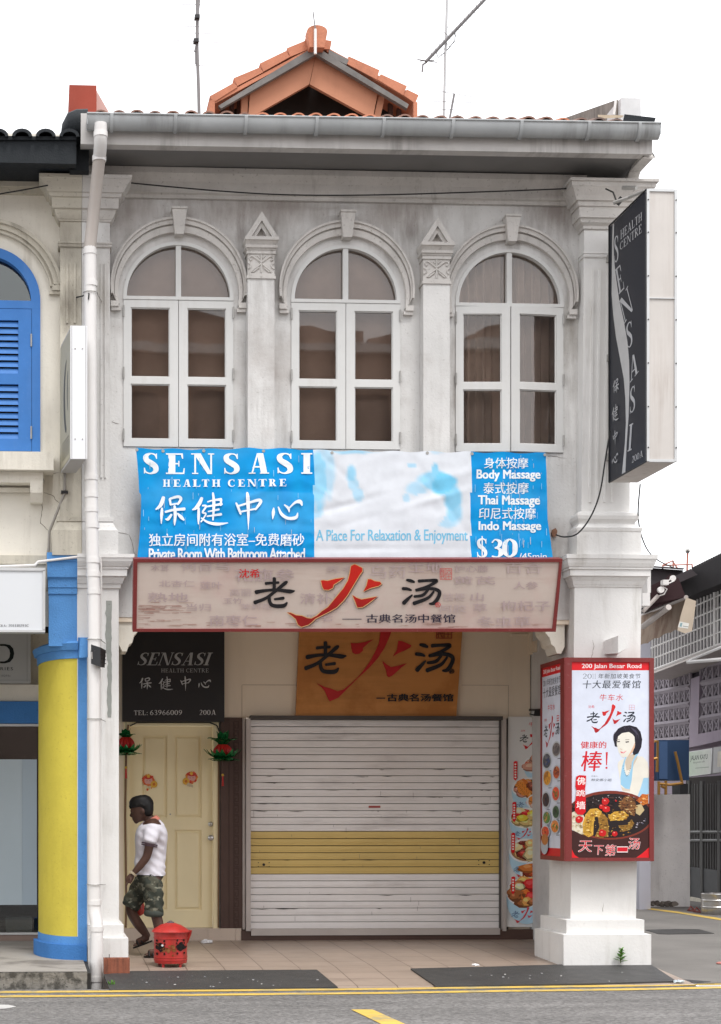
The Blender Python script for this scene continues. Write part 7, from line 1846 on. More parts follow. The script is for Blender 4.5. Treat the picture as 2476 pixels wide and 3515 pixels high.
def poster():
    Y = YI - .03
    t = thing('food_poster', 'tall poster of soup bowls standing behind the right pillar', 'poster', W(1840, 3182, Y))
    mb = MB(); mb.prism([W(1738, 3182, Y), W(1960, 3182, Y), W(1960, 2460, Y), W(1746, 2460, Y)], (0, .025, 0)); mb.build('panel', mat('white_poster_board', (.80, .80, .79), .5, .05), t)
    lin = lambda *c: tuple(min(.9, v * 1.45) for v in globals()['lin'](*c))
    d = Decal(front(Y), (0, -1, 0), .001, .00002); rng = random.Random(17)
    ink, red = lin(44, 46, 50), lin(190, 30, 34)
    zx = lambda x: 1720 + x / 5.742; zy = lambda y: 2430 + y / 5.742
    d.text('牛车水', (zx(548), zy(280), zx(860), zy(368)), red, shear=.1); d.text('沈希', (zx(390), zy(432), zx(480), zy(468)), red)
    logo(d, zx(365), zy(415), zx(1000), zy(815), ink, red)
    bw, bl_, rim2 = lin(206, 212, 218), lin(160, 190, 206), lin(196, 202, 206)
    def bowl(cx, cy, rx, ry, bh, cols, broth, n=26, lg=True, body=None):
        P = [(cx + rx * math.cos(math.pi * k / 16), cy + (ry + bh * .9) * math.sin(math.pi * k / 16) ** .8) for k in range(17)]
        P = [(min(x, 1957), y) for x, y in P]
        d.poly(P, body or bl_)
        x0 = max(-1, 0)
        food(d, cx, cy, rx, ry, bw, broth, [lin(*c) for c in cols], n, rng)
        if lg: logo(d, cx - rx * .75, cy + ry * .95, cx + rx * .75, cy + ry + bh * .85, lin(86, 110, 140), lin(186, 70, 76))
    meat = [(176, 120, 100), (150, 90, 76), (190, 140, 120), (200, 80, 50), (206, 190, 160)]
    bowl(1860, 2624, 62, 36, 30, meat, lin(176, 150, 116), 26, False)
    bowl(1822, 2705, 66, 36, 56, [(206, 128, 60), (196, 110, 50), (170, 100, 80), (190, 130, 110), (120, 60, 40)], lin(84, 40, 36), 24)
    for k in range(4):   # slices of lotus root
        a, b_ = 1784 + k * 7, 2692 + k * 10; d.ell(a, b_, 17, 8, lin(206, 128, 54), 18, rot=-.3)
        for j in range(6): d.ell(a + 9 * math.cos(j), b_ + 4 * math.sin(j), 1.7, 1, lin(110, 52, 24), 6)
    d.blob(1845, 2680, 15, lin(30, 120, 60), 9, .2, 1.3, .7, rng)
    bowl(1868, 2752, 62, 34, 20, [(214, 150, 90), (224, 130, 60), (196, 170, 160), (206, 190, 150)], lin(190, 130, 80), 24, False)
    bowl(1806, 2808, 58, 36, 46, [(206, 196, 150), (196, 170, 110), (206, 186, 60), (190, 40, 40), (180, 130, 110)], lin(200, 186, 142), 26)
    bowl(1872, 2848, 50, 36, 30, [(40, 74, 44), (60, 96, 56), (170, 130, 110)], lin(44, 62, 40), 24, False)
    bowl(1806, 2920, 60, 42, 58, [(206, 190, 140), (206, 140, 70), (170, 50, 40), (214, 170, 110), (110, 40, 30)], lin(150, 106, 70), 30)
    bowl(1852, 2996, 68, 44, 26, [(206, 130, 54), (226, 206, 160), (170, 74, 34), (190, 110, 50), (120, 44, 26)], lin(110, 44, 26), 34, False, lin(90, 36, 26))
    bowl(1806, 3062, 70, 52, 64, [(220, 190, 130), (210, 150, 80), (196, 40, 40), (230, 206, 160), (150, 90, 50), (206, 110, 46)], lin(196, 160, 112), 36)
    d.poly([(1738.5, 3181), (1738.8, 3150), (1760, 3181)], lin(206, 206, 204))
    for y0, y1, x in ((2612, 2680, 1768), (2752, 2822, 1764), (2858, 2930, 1760), (3008, 3070, 1760)):
        d.poly([(x - 6, y0 + 3), (x + 1, y0), (x + 7, y0 + 2), (x + 6, y1 - 8), (x, y1), (x - 6, y1 - 6)], lin(196, 26, 32))
        n = int((y1 - y0 - 14) / 9)
        for k in range(n): d.rect(x - 3, y0 + 9 + k * 9, x + 3, y0 + 14 + k * 9, lin(232, 206, 200))
    d.poly([(1862, 3098), (1874, 3100), (1884, 3096), (1884, 3140), (1872, 3148), (1863, 3144)], lin(200, 26, 36))
    d.text('真材', (1866, 3103, 1873, 3140), lin(236, 214, 210))
    d.build('printed_bowls', M['print'], t)
    mb = MB(); mb.pbox(1739, 2466, 1745, 3190, Y + .026, .04); mb.build('edge', M['black_metal'], t)
poster()

# ================================================================== signs of the neighbour
def nb_signs():
    Y = -.16; t = thing('lightbox_sign', 'blank white lightbox sign on the cream neighbour above its shop window', 'sign', W(60, 2168, Y))
    mb = MB(); mb.pbox(-500, 1947, 155, 2168, Y, .14); mb.build('case', M['sign_frame'], t)
    mb = MB(); mb.pbox(-488, 1958, 147, 2161, Y - .004, .004); mb.build('face', M['sign_white'], t)
    mb = MB()
    for a in ((-500, 1946.5, 155.5, 1957), (-500, 2161.5, 155.5, 2168.5), (147.5, 1957.5, 155.5, 2161)): mb.pbox(*a, Y - .014, .013)
    mb.build('frame', M['sign_frame'], t)
    d = Decal(front(Y - .004), (0, -1, 0)); tx = lin(70, 72, 80)
    d.serif('CRA:', (-4, 2144, 23, 2151.5), tx, .16, .08); d.serif('201110293C', (30, 2143, 100, 2151.5), tx, .16, .07, gap=.14); d.build('lettering', M['print'], t)
    Y = YI - .1; t = thing('shop_sign', 'grey board with a large black letter D set back behind the yellow column', 'sign', W(60, 2345, Y))
    mb = MB(); mb.pbox(-500, 2160, 106, 2344, Y, .08); mb.build('board', mat('grey_sign_board', (.42, .43, .43), .5, .05), t)
    d = Decal(front(Y), (0, -1, 0)); k = lin(20, 28, 28)
    zx = lambda x: x / 3.279; zy = lambda y: 1860 + y / 3.279
    d.poly([(zx(x), zy(y)) for x, y in ((0, 1150), (60, 1150), (115, 1162), (150, 1200), (162, 1255), (150, 1310), (115, 1352), (60, 1368), (0, 1368), (0, 1345), (50, 1345), (85, 1330), (108, 1300), (115, 1255), (106, 1212), (80, 1182), (50, 1172), (0, 1172))], k)
    d.text('RIES', (2, zy(1410), 45, zy(1446)), k, bold=.004, space=1.25); d.text('110293c', (-2, zy(1495), 37, zy(1518)), lin(96, 100, 100))
    for a in ((-500, 2334, 104, 2335), (93, 2172, 94, 2340)): d.rect(*a, lin(120, 122, 122))
    d.build('lettering', M['print_matte'], t)
    # small double-sided sign seen edge-on
    f = W(268, 1350, -.62); t = thing('projecting_sign', 'narrow white lightbox projecting beside the white downpipe', 'sign', (f.x, -.3, Z(268, 1640, -.4)))
    x0, x1 = X(242, -.62), X(300, -.62); z0, z1 = Z(270, 1574, -.62), Z(270, 1120, -.62)
    sk = -.075; mb = MB(); mb.hexa([(x0 + .006, -.61, z0), (x1 - .006, -.61, z0), (x1 - .006, -.61, z1), (x0 + .006, -.61, z1)], [(x0 + .006 + sk, -.06, z0), (x1 - .006 + sk, -.06, z0), (x1 - .006 + sk, -.06, z1), (x0 + .006 + sk, -.06, z1)]); mb.build('case', mat('grey_underside_case', (.44, .43, .42), .6, .05), t)
    mb = MB(); mb.box(x0, x1, -.63, -.6105, z0 - .004, z1 + .002); mb.build('edge_panel', mat('bright_white_panel', (.80, .81, .83), .35, .03), t)
    mb = MB()
    for x in (x0 + .012, x1 - .012): mb.box(x - .002, x + .002, -.633, -.6302, z0, z1)
    for x in (x0 + .04, x1 - .04):
        for z in (z0 + .16, z1 - .19): mb.tube([(x, -.634, z), (x, -.63, z)], .006, 6)
    mb.build('seam', M['hinge'], t)
    mb = MB(); mb.prism([(x0 + .0055, -.605, z0 + .02), (x0 + .0055, -.605, z1 - .02), (x0 + .0055 + sk, -.06, z1 - .02), (x0 + .0055 + sk, -.06, z0 + .02)], (-.004, 0, 0)); mb.build('side_face', mat('khaki_sign_face', (.42, .39, .29), .5, .1), t)
    pl = lambda u, v: Vector((x0 + .001 + sk * (1 - u), -.06 - .54 * u, z1 - (z1 - z0) * v))
    d = Decal(pl, (-1, 0, 0)); dk = lin(70, 68, 60)
    d.stroke([(.62, .2, .02), (.45, .32, .10), (.4, .5, .14), (.5, .68, .10), (.62, .74, .03)], dk); d.stroke([(.75, .3, .02), (.7, .45, .06), (.74, .6, .02)], dk)
    for k in range(6): d.rect(.2, .80 + k * .025, .85, .81 + k * .025, lin(112, 106, 90))
    d.build('lettering', M['print'], t)
    mb = MB(); mb.box(x0 - .04, x1 - .1, -.059, -.002, z1 - .4, z1 - .35); mb.box(x0 - .04, x1 - .1, -.059, -.002, z0 + .3, z0 + .35); mb.build('bracket', M['hinge'], t)
nb_signs()

# ================================================================== small things on the walkway
RK = (.133 - .065) / .95
ramp = Plane((0, -.05, -.065 + .014), (0, -RK, 1))
def mat_sheet(poly, label):
    mb = MB(); P = [ramp(*p) for p in poly]; mb.prism(P, (0, 0, -.013))
    m = mat('black_rubber', (.055, .054, .053), .55, .25, 3, bump=.5, bscale=120, spec=.35, speck=.12, dirt=(.2, .2, .2))
    o = mb.build('rubber_mat', m); return tag(o, label, 'mat', 'rubber mats on the sloping walkway edge')
mat_sheet([(357, 3345), (447, 3333), (700, 3330.5), (1088, 3328), (1122, 3356), (1160, 3387.5), (760, 3393), (377, 3397.5)], 'black rubber mat between the hollow brick and the bare tiled ramp')
mat_sheet([(1410, 3324), (1700, 3317), (2000, 3308), (2218, 3299), (2258, 3325), (2322, 3367), (2000, 3376), (1497, 3383.5)], 'black rubber mat in front of the right pillar plinth')
rng = random.Random(6)
d = Decal(ramp, (0, 0, 1), .001)
for k in range(26):
    x = rng.uniform(430, 1100); y = rng.uniform(3350, 3388); d.blob(x, y, rng.uniform(.8, 3.2), lin(*rng.choice([(150, 150, 150), (120, 120, 122), (176, 174, 170)])), 7, .4, 1.6, .6, rng)
for k in range(12):
    x = rng.uniform(1560, 2200); y = rng.uniform(3335, 3370); d.blob(x, y, rng.uniform(.8, 2.6), lin(*rng.choice([(150, 150, 150), (190, 188, 184)])), 7, .4, 1.5, .6, rng)
o = d.build('litter_specks', M['print_matte'], None); o['kind'] = 'stuff'

def brick():
    Y = -.42; t = thing('brick', 'hollow red clay brick lying against the white plinth beside the downpipe', 'brick', W(402, 3344, Y))
    x0, x1 = X(357, Y), X(446, Y); z0, z1 = Z(402, 3343, Y), Z(402, 3290, Y); dp = .11
    m = mat('red_clay', (.38, .135, .08), .9, .3, 9, bump=.5, streak=.95, dirt=(.06, .035, .03), sscale=(22, 22, 2), slo=.42, shi=.62)
    mb = MB(); xc = [x0 + (x1 - x0) * k / 3 for k in range(4)]; wl = .014
    mb.box(x0, x1, Y, Y + wl, z0, z1); mb.box(x0, x1, Y + dp - wl, Y + dp, z0, z1)
    for k, x in enumerate(xc): mb.box(x - (0 if k == 0 else wl if k == 3 else wl / 2), x + (wl if k == 0 else 0 if k == 3 else wl / 2), Y + wl + .0002, Y + dp - wl - .0002, z0 + .001, z1 - .001)
    for k in range(13):
        x = x0 + .008 + (x1 - x0 - .016) * k / 12; mb.box(x - .004, x + .004, Y - .004, Y - .0002, z0 + .002, z1 - .002)
    mb.build('body', m, t)
    mb = MB(); mb.box(xc[0] + .015, xc[3] - .015, Y + wl + .001, Y + dp - wl - .001, z0 + .002, z0 + .01); mb.build('hollow_floor', M['dark_void'], t)
    mb = MB(); mb.tube([W(375, 3292, Y + .02), W(376, 3275, Y + .02)], .003, 5); mb.build('nail', M['black_metal'], t)
brick()

def burner():
    Y = .05; c = W(585, 3310, Y); r = (X(645, Y) - X(527, Y)) / 2; zb = walk_z(Y) + .03
    c = Vector(((X(527, Y) + X(645, Y)) / 2, Y, zb)); H = Z(585, 3200, Y) - zb
    t = thing('burner_bin', 'rusty red metal joss-paper burner bin with a domed lid on the walkway', 'burner', (c.x, Y, walk_z(Y)))
    red = mat('red_enamel', (.44, .025, .020), .42, .2, 5, spec=.5, speck=.45, dirt=(.12, .04, .02), streak=.7, sscale=(14, 14, 5), bump=.15, bscale=20)
    mb = MB(); pr = [(r * .93, 0), (r * .95, .01), (r * .96, H * .1), (r * .985, H * .105), (r * .985, H * .13), (r * .96, H * .135), (r * .96, H * .18), (r * .985, H * .185), (r * .985, H * .21), (r * .962, H * .215), (r * .965, H * .5), (r * .97, H * .80), (r * 1.0, H * .805), (r * 1.0, H * .84), (r * .975, H * .845), (r * .985, H), (r * .95, H), (r * .94, H * .4), (r * .93, .012)]
    mb.lathe(pr, c, 40); mb.build('drum', red, t, smooth=40)
    # torn spout-like flap on the right of the rim
    mb = MB(); fl = [W(638, 3193, Y), W(660, 3194, Y - .02), W(656, 3210, Y - .01), (W(645, 3238, Y)), W(636, 3240, Y)]; mb.prism(fl, (0, .05, 0)); mb.build('bent_flap', red, t)
    lid = MB(); zl = H + .003
    lid.lathe([(r * 1.1, zl), (r * 1.1, zl + .008), (r * .95, zl + .03), (r * .6, zl + .062), (r * .25, zl + .08), (.001, zl + .084)], c, 40); lo = lid.build('lid', red, t, smooth=40)
    kb = MB(); kb.lathe([(r * .24, zl + .078), (r * .2, zl + .086), (r * .08, zl + .096), (.001, zl + .1)], c, 18); kb.build('lid_cap', mat('dull_dark_cap', (.10, .07, .08), .6, .2), lo, smooth=40)
    for a in (-2.2, -.9, .6, 2.4):
        m = MB(); m.tube([(c.x + r * .8 * math.cos(a), c.y + r * .8 * math.sin(a), walk_z(Y) - .004), (c.x + r * .82 * math.cos(a), c.y + r * .82 * math.sin(a), zb + .01)], .013, 8); m.build('leg', red, t, smooth=40)
    # punched flower holes and rust, on the drum's own surface
    def cyl(px, py):
        p = W(px, py, Y - r); u = (p.x - c.x) / (r * .972); u = max(-.995, min(.995, u)); a = math.asin(u)
        return Vector((c.x + r * .972 * math.sin(a), c.y - r * .972 * math.cos(a), p.z))
    class CylDecal(Decal):
        def _put(s, pts, faces, col, clip=None):
            b = len(s.v)
            for p in pts:
                q = s.M(p[0], p[1]); n = Vector((q.x - c.x, q.y - c.y, 0)).normalized()
                s.v.append(q + n * s.o); s.c.append(col)
            for f in faces: s.f.append([b + i for i in f])
            s.o += .00008
    d = CylDecal(cyl, (0, -1, 0), .002); blk = (.012, .008, .008); rs = lin(120, 62, 34)
    rng = random.Random(3)
    f = lambda x, y: (400 + x / 3.378, 2680 + y / 3.378)
    for k in range(14): p = f(600 + rng.gauss(0, 40), 1930 + rng.gauss(0, 45)); d.blob(*p, rng.uniform(2.5, 6.5), lin(*rng.choice([(122, 70, 38), (104, 56, 30), (134, 84, 50)])), 9, .4, 1.2, 1, rng)
    for (a, b) in ((520, 1935), (745, 1925)):
        for da, db, s in ((-25, 5, 7), (25, 2, 7), (0, -20, 6.5), (0, 24, 6.5), (-38, -75, 3), (40, -72, 3), (-38, 78, 3), (42, 76, 3), (-45, -40, 2.4), (45, -38, 2.4)):
            p = f(a + da, b + db); d.blob(*p, s * 1.3, blk, 7, .22, .9, 1.1, rng)
    for k in range(10): p = f(700 + rng.random() * 125, 1930 + rng.gauss(0, 22)); d.blob(*p, rng.uniform(2, 6), blk, 8, .4, 1.2, .9, rng)
    p = f(540, 1912); d.ell(*p, 3.6, 4, (.7, .7, .7), 10)
    d.build('punched_holes', M['print_matte'], t)
burner()

def lantern(px, y_top, y_body0, y_body1, y_sk, y_end, wd, label, Y=2.0):
    c = W(px, (y_body0 + y_body1) / 2, Y); u = 1 / 338.8 * (Y + 14) / 16.2
    t = thing('pineapple_lantern', label, 'lantern', (c.x, Y, Z(px, y_sk, Y)), 'pineapple lanterns at the door')
    red = mat('red_paper_foil', (.55, .018, .015), .45, .2, 8, spec=.5); grn = mat('green_tinsel', (.02, .24, .07), .22, .35, 12, spec=.8, metal=.5)
    R = wd / 2 * u * 1.18; z0, z1 = Z(px, y_body1, Y), Z(px, y_body0, Y); rings = []
    n = 14
    for i in range(9):
        s = i / 8; rr = R * (math.sin(math.pi * (.16 + .72 * s)) ** .5) * (.86 + .14 * math.sin(math.pi * s)); z = z0 + (z1 - z0) * s
        rings.append([(c.x + rr * (1 - .22 * (k % 2)) * math.cos(2 * math.pi * k / (2 * n)), Y + rr * (1 - .22 * (k % 2)) * math.sin(2 * math.pi * k / (2 * n)), z) for k in range(2 * n)])
    mb = MB(); mb.rings(rings); mb.build('fruit', red, t)
    rng = random.Random(int(px))
    def leafset(name, zb, nl, ln, up, out_, droop):
        mb = MB()
        for k in range(nl):
            a = 2 * math.pi * k / nl + rng.uniform(-.15, .15); l = ln * rng.uniform(.8, 1.15); w_ = .04
            dv = Vector((math.cos(a), math.sin(a), 0)); sd = Vector((-math.sin(a), math.cos(a), 0)); P = []
            for s in range(6):
                q = s / 5; p = Vector((c.x, Y, zb)) + dv * (out_ * q * l + .012) + Vector((0, 0, up * l * q - droop * l * q * q)); ww = w_ * math.sin(math.pi * (.15 + .85 * q)) + .0008
                P.append((p - sd * ww, p + Vector((0, 0, .005)), p + sd * ww))
            for s in range(5): mb.add([*P[s], *P[s + 1]], [(0, 1, 4, 3), (1, 2, 5, 4)])
        mb.build(name, grn, t)
    leafset('crown_leaves', z1 - .01, 14, (y_body0 - y_top) * u * 1.1, 1.0, .85, .6); leafset('crown_leaves', z1, 10, (y_body0 - y_top) * u * .95, 1.1, .35, .2)
    leafset('leaf_skirt', z0 + .01, 16, R * 1.75, -.45, 1.0, -.85); leafset('leaf_skirt', z0 - .02, 14, R * 1.35, -.5, .9, -.5); leafset('leaf_skirt', z0 + .03, 12, R * 1.6, -.6, .95, -.25)
    mb = MB(); mb.tube([(c.x, Y, z0 - .02), (c.x, Y, Z(px, y_end - 42, Y))], .004, 5); mb.tube([(c.x, Y, z1), (c.x, Y, Z(px, y_top - 30, Y))], .003, 5); mb.build('cord', M['brown_panel'], t)
    mb = MB(); mb.ball((c.x, Y, Z(px, y_end - 38, Y)), .014, 6); mb.build('gold_bead', mat('gold_bead', (.62, .40, .06), .35, .1, metal=.4), t)
    mb = MB(); z2, z3 = Z(px, y_end - 34, Y), Z(px, y_end, Y)
    for k in range(7): a = k * .9; mb.tube([(c.x + .004 * math.cos(a), Y + .004 * math.sin(a), z2), (c.x + .009 * math.cos(a), Y + .009 * math.sin(a), z3)], .003, 5)
    mb.build('tassel', red, t)
lantern(765, 2505, 2556, 2600, 2627, 2698, 56, 'red pineapple lantern with green tinsel leaves hanging at the brown panel')
lantern(433, 2500, 2531, 2580, 2606, 2672, 52, 'red pineapple lantern half hidden behind the left white pillar')

def sticker(px, py, flip, label):
    d = Decal(front(YD - .001), (0, -1, 0), .001); rng = random.Random(px); s = -1 if flip else 1
    for k in range(16):
        a = k / 16 * 6.28; d.blob(px - 4 * s + 17 * math.cos(a), py - 4 + 15 * math.sin(a), rng.uniform(4, 6.5), lin(*rng.choice([(206, 70, 50), (222, 140, 60), (214, 100, 56)])), 8, .3, 1, 1, rng)
    d.ell(px - 4 * s, py - 2, 14, 13, lin(214, 160, 150)); d.ell(px - 5 * s, py - 13, 13, 6, lin(196, 60, 46)); d.blob(px - 4 * s, py - 17, 6, lin(226, 180, 70), 8, .3, 1, 1, rng)
    d.ell(px + 15 * s, py + 10, 12, 12, lin(222, 172, 66)); d.ell(px + 15 * s, py + 10, 5, 5, lin(196, 110, 40))
    for k in range(8): d.blob(px + rng.uniform(-8, 10) * s, py + rng.uniform(12, 30), rng.uniform(3, 5.5), lin(*rng.choice([(206, 70, 50), (226, 190, 90), (214, 120, 70), (206, 190, 160)])), 8, .35, 1, 1, rng)
    for q in (-9, 1): d.ell(px + q * s, py - 2, 1.8, 1, lin(90, 60, 60), 8)
    o = d.build('door_sticker', M['print'], None); return tag(o, label, 'sticker', 'paper stickers on the cream door')
sticker(514, 2682, False, 'red and gold paper sticker on the left door panel, nearer the hinge')
sticker(654, 2672, True, 'red and gold paper sticker on the right door panel, nearer the knob')

def floodlights():
    Y = -.27; t = thing('floodlight', 'black floodlight turned sideways on the white downpipe beside the blue block', 'floodlight', W(340, 2255, Y))
    mb = MB(); mb.hexa([W(313, 2212, Y), W(345, 2222, Y - .05), W(346, 2290, Y - .05), W(313, 2278, Y)], [W(325, 2215, Y + .1), W(364, 2232, Y + .06), W(360, 2292, Y + .06), W(325, 2280, Y + .1)]); mb.build('housing', M['black_metal'], t)
    mb = MB()
    for k in range(4): y = 2232 + k * 13; mb.hexa([W(345, y, Y - .056), W(365, y + 6, Y + .04), W(365, y + 9, Y + .04), W(345, y + 3, Y - .056)], [W(345, y, Y - .05), W(364, y + 6, Y + .05), W(364, y + 9, Y + .05), W(345, y + 3, Y - .05)])
    mb.build('fin', M['black_metal'], t)
    mb = MB(); mb.tube([W(312, 2222, -.15), W(316, 2240, Y), W(318, 2262, Y)], .010, 6); mb.tube([W(312, 2232, -.15), W(330, 2233, Y - .02)], .008, 6); mb.build('bracket', M['steel'], t)
    Y = 1.75; t = thing('floodlight', 'black floodlight above the soup poster at the right', 'floodlight', W(1850, 2458, Y))
    mb = MB(); mb.hexa([W(1832, 2458, Y), W(1870, 2458, Y), W(1872, 2434, Y), W(1836, 2436, Y)], [W(1836, 2456, Y + .2), W(1872, 2456, Y + .2), W(1872, 2436, Y + .2), W(1838, 2438, Y + .2)]); mb.build('housing', M['black_metal'], t)
    mb = MB(); mb.hexa([W(1817, 2452, Y - .01), W(1836, 2458, Y - .01), W(1836, 2452, Y - .01), W(1817, 2449, Y - .01)], [W(1817, 2452, Y + .1), W(1836, 2458, Y + .1), W(1836, 2452, Y + .1), W(1817, 2449, Y + .1)]); mb.build('visor', M['black_metal'], t)
    mb = MB(); c = W(1856, 2436, Y + .1); mb.tube([c, (c.x, YI, c.z + .02)], .012, 6); mb.build('bracket', M['black_metal'], t)
floodlights()

def crumple(px, py, Y, r, label, col):
    c = W(px, py, Y); rng = random.Random(int(px)); mb = MB(); mb.ball((c.x, Y, walk_z(Y) + r * .34), r, 6, (1.5, .9, .45))
    mb.v = [(x + rng.gauss(0, r * .16), y + rng.gauss(0, r * .16), max(walk_z(Y) + .001, z + rng.gauss(0, r * .14))) for x, y, z in mb.v]
    return tag(mb.build('crumpled_paper', mat('crumpled_paper', col, .7, .1)), label, 'litter')
crumple(710, 3238, 1.9, .04, 'crumpled white paper lying at the foot of the skirting tiles', (.72, .72, .73))
crumple(1633, 3320, -.03, .022, 'small scrap of white paper at the upper edge of the right mat', (.78, .78, .78))
crumple(1727, 3356, -.7, .018, 'tiny white scrap in the middle of the right mat', (.78, .78, .78))
crumple(2330, 3362, -.95, .03, 'crushed pale plastic wrapper at the tip of the right mat', (.55, .62, .66))

def weed():
    Y = -.16; b = W(2131, 3306, Y); t = thing('weed', 'small green weed growing at the foot of the right plinth', 'plant', b)
    g1 = mat('weed_leaf', (.13, .30, .05), .6, .35, 25)
    mb = MB(); mb.tube([b, W(2130, 3290, Y - .01), W(2132, 3268, Y - .02)], .004, 6); mb.build('stem', mat('weed_stem', (.12, .16, .04), .7, .2), t)
    rng = random.Random(14); mb = MB()
    for k in range(18):
        f = k / 17; p = b + Vector((rng.uniform(-.005, .005), -.01 * f, .01 + .105 * f)); a = k * 2.4; l = .062 * (1.15 - .45 * f) * rng.uniform(.8, 1.1); up = .3 + .9 * f
        dv = Vector((math.cos(a), math.sin(a) * .7 - .2, up)).normalized(); sd = dv.cross(Vector((0, 0, 1))).normalized(); nn = sd.cross(dv)
        ps = [p, p + dv * l * .35 + sd * l * .30 + nn * .004, p + dv * l * .75 + sd * l * .18, p + dv * l - nn * .006, p + dv * l * .75 - sd * l * .18, p + dv * l * .35 - sd * l * .30 + nn * .004, p + dv * l * .5 - nn * .003]
        mb.add(ps, [(0, 1, 6), (1, 2, 6), (2, 3, 6), (3, 4, 6), (4, 5, 6), (5, 0, 6)])
    mb.build('leaf_tuft', g1, t)
    b2 = W(383, 3393, -.95); t2 = thing('weed', 'tiny tuft of weed in the drain gap beside the left mat', 'plant', b2); mb = MB()
    for k in range(9):
        a = k * .7; p = Vector(b2); q = p + Vector((.03 * math.cos(a), .02 * math.sin(a), .04 + .01 * (k % 3))); sd = Vector((-math.sin(a), math.cos(a), 0)) * .008; mb.add([p - sd * .4, p + sd * .4, q + sd, q + Vector((0, 0, .012)), q - sd], [(0, 1, 2, 3, 4)])
    mb.build('leaf_tuft', g1, t2)
weed()

def keg():
    Y = 8.4; x0 = X(2411, Y); R = .20; c = Vector((x0 + R, Y, ZR + .004)); t = thing('steel_keg', 'squat ribbed stainless steel drum standing on the lane at the right edge', 'keg', c)
    st = mat('polished_steel', (.55, .54, .52), .28, .15, 4, metal=.95, streak=.3, dirt=(.2, .17, .14)); H = Z(2440, 3066, Y) - c.z
    pr = [(R * .96, 0), (R, .015), (R, H * .30), (R * 1.03, H * .33), (R * 1.03, H * .36), (R, H * .39), (R, H * .62), (R * 1.03, H * .65), (R * 1.03, H * .68), (R, H * .71), (R, H - .02), (R * 1.02, H - .01), (R * 1.0, H), (R * .93, H), (R * .92, H - .03), (.001, H - .03)]
    mb = MB(); mb.lathe(pr, c, 40); mb.build('drum', st, t, smooth=30)
    mb = MB(); mb.lathe([(.03, H - .029), (.03, H - .01), (.001, H - .01)], c, 14); mb.build('valve', M['black_metal'], t)
keg()
def slippers():
    for k, (px, py) in enumerate(((2376, 3128), (2396, 3132))):
        g = G(px, py, ZR + .004); mb = MB(); P = [(g.x + .045 * math.cos(a) * (1 + .2 * math.sin(a)), g.y + .13 * math.sin(a), g.z) for a in [2 * math.pi * j / 16 for j in range(16)]]
        mb.prism(P, (0, 0, .02)); mb.tube([(g.x - .04, g.y + .02, g.z + .02), (g.x, g.y + .05, g.z + .07), (g.x + .04, g.y + .02, g.z + .02)], .013, 6)
        tag(mb.build('slipper', mat('dull_red_rubber', (.22, .07, .06), .7, .2)), ['dull red slipper beside the step, farther from the steel drum', 'dull red slipper nearest the steel drum'][k], 'slipper', 'slippers left on the lane')
slippers()
def cover():
    mb = MB(); P = [G(2215, 3193, ZR + .004), G(2320, 3190, ZR + .004), G(2400, 3191, ZR + .004), G(2452, 3205, ZR + .004), G(2300, 3208, ZR + .004), G(2262, 3207, ZR + .004)]
    mb.prism(P, (0, 0, .006)); tag(mb.build('drain_cover', mat('dark_iron_cover', (.05, .047, .045), .7, .3, 8, bump=.6)), 'dark iron drain cover set in the lane beyond the right plinth', 'cover')
    mb = MB(); P = [G(2338, 3362, ZR + .004), G(2440, 3371, ZR + .004), G(2400, 3374, ZR + .004), G(2330, 3371, ZR + .004)]; mb.prism(P, (0, 0, .004)); tag(mb.build('gully_slot', M['black_metal']), 'black slot of a gully at the tip of the right mat', 'gully')
    p = G(2474, 3310, ZR + .004); mb = MB(); mb.ball((p.x, p.y, p.z + .01), .03, 5, (1.5, 1, .5)); tag(mb.build('wrapper', mat('red_wrapper', (.5, .2, .17), .6, .1)), 'small reddish wrapper on the lane at the right edge', 'litter')
cover()

# ================================================================== the man walking past the cream door
def skin_geo(chains, sub=2):
    """chains: lists of (point, rx, ry); connected where points coincide. returns verts, faces"""
    idx = {}; V = []; E = []; R = []
    for ch in chains:
        prev = None
        for p, rx, ry in ch:
            k = tuple(round(c, 4) for c in p)
            if k not in idx: idx[k] = len(V); V.append(tuple(p)); R.append((rx, ry))
            i = idx[k]
            if prev is not None and prev != i: E.append((prev, i))
            prev = i
    me = bpy.data.meshes.new('skin_cage'); me.from_pydata(V, E, [])
    o = bpy.data.objects.new('skin_cage', me); COL.objects.link(o)
    s = o.modifiers.new('s', 'SKIN'); s.use_smooth_shade = True
    for i, r in enumerate(R): me.skin_vertices[0].data[i].radius = r
    me.skin_vertices[0].data[0].use_root = True
    u = o.modifiers.new('u', 'SUBSURF'); u.levels = sub; u.render_levels = sub
    bpy.context.view_layer.update()
    ev = bpy.data.meshes.new_from_object(o.evaluated_get(bpy.context.evaluated_depsgraph_get()))
    v = [p.co.copy() for p in ev.vertices]; f = [tuple(p.vertices) for p in ev.polygons]
    bpy.data.objects.remove(o); bpy.data.meshes.remove(me); bpy.data.meshes.remove(ev)
    return v, f
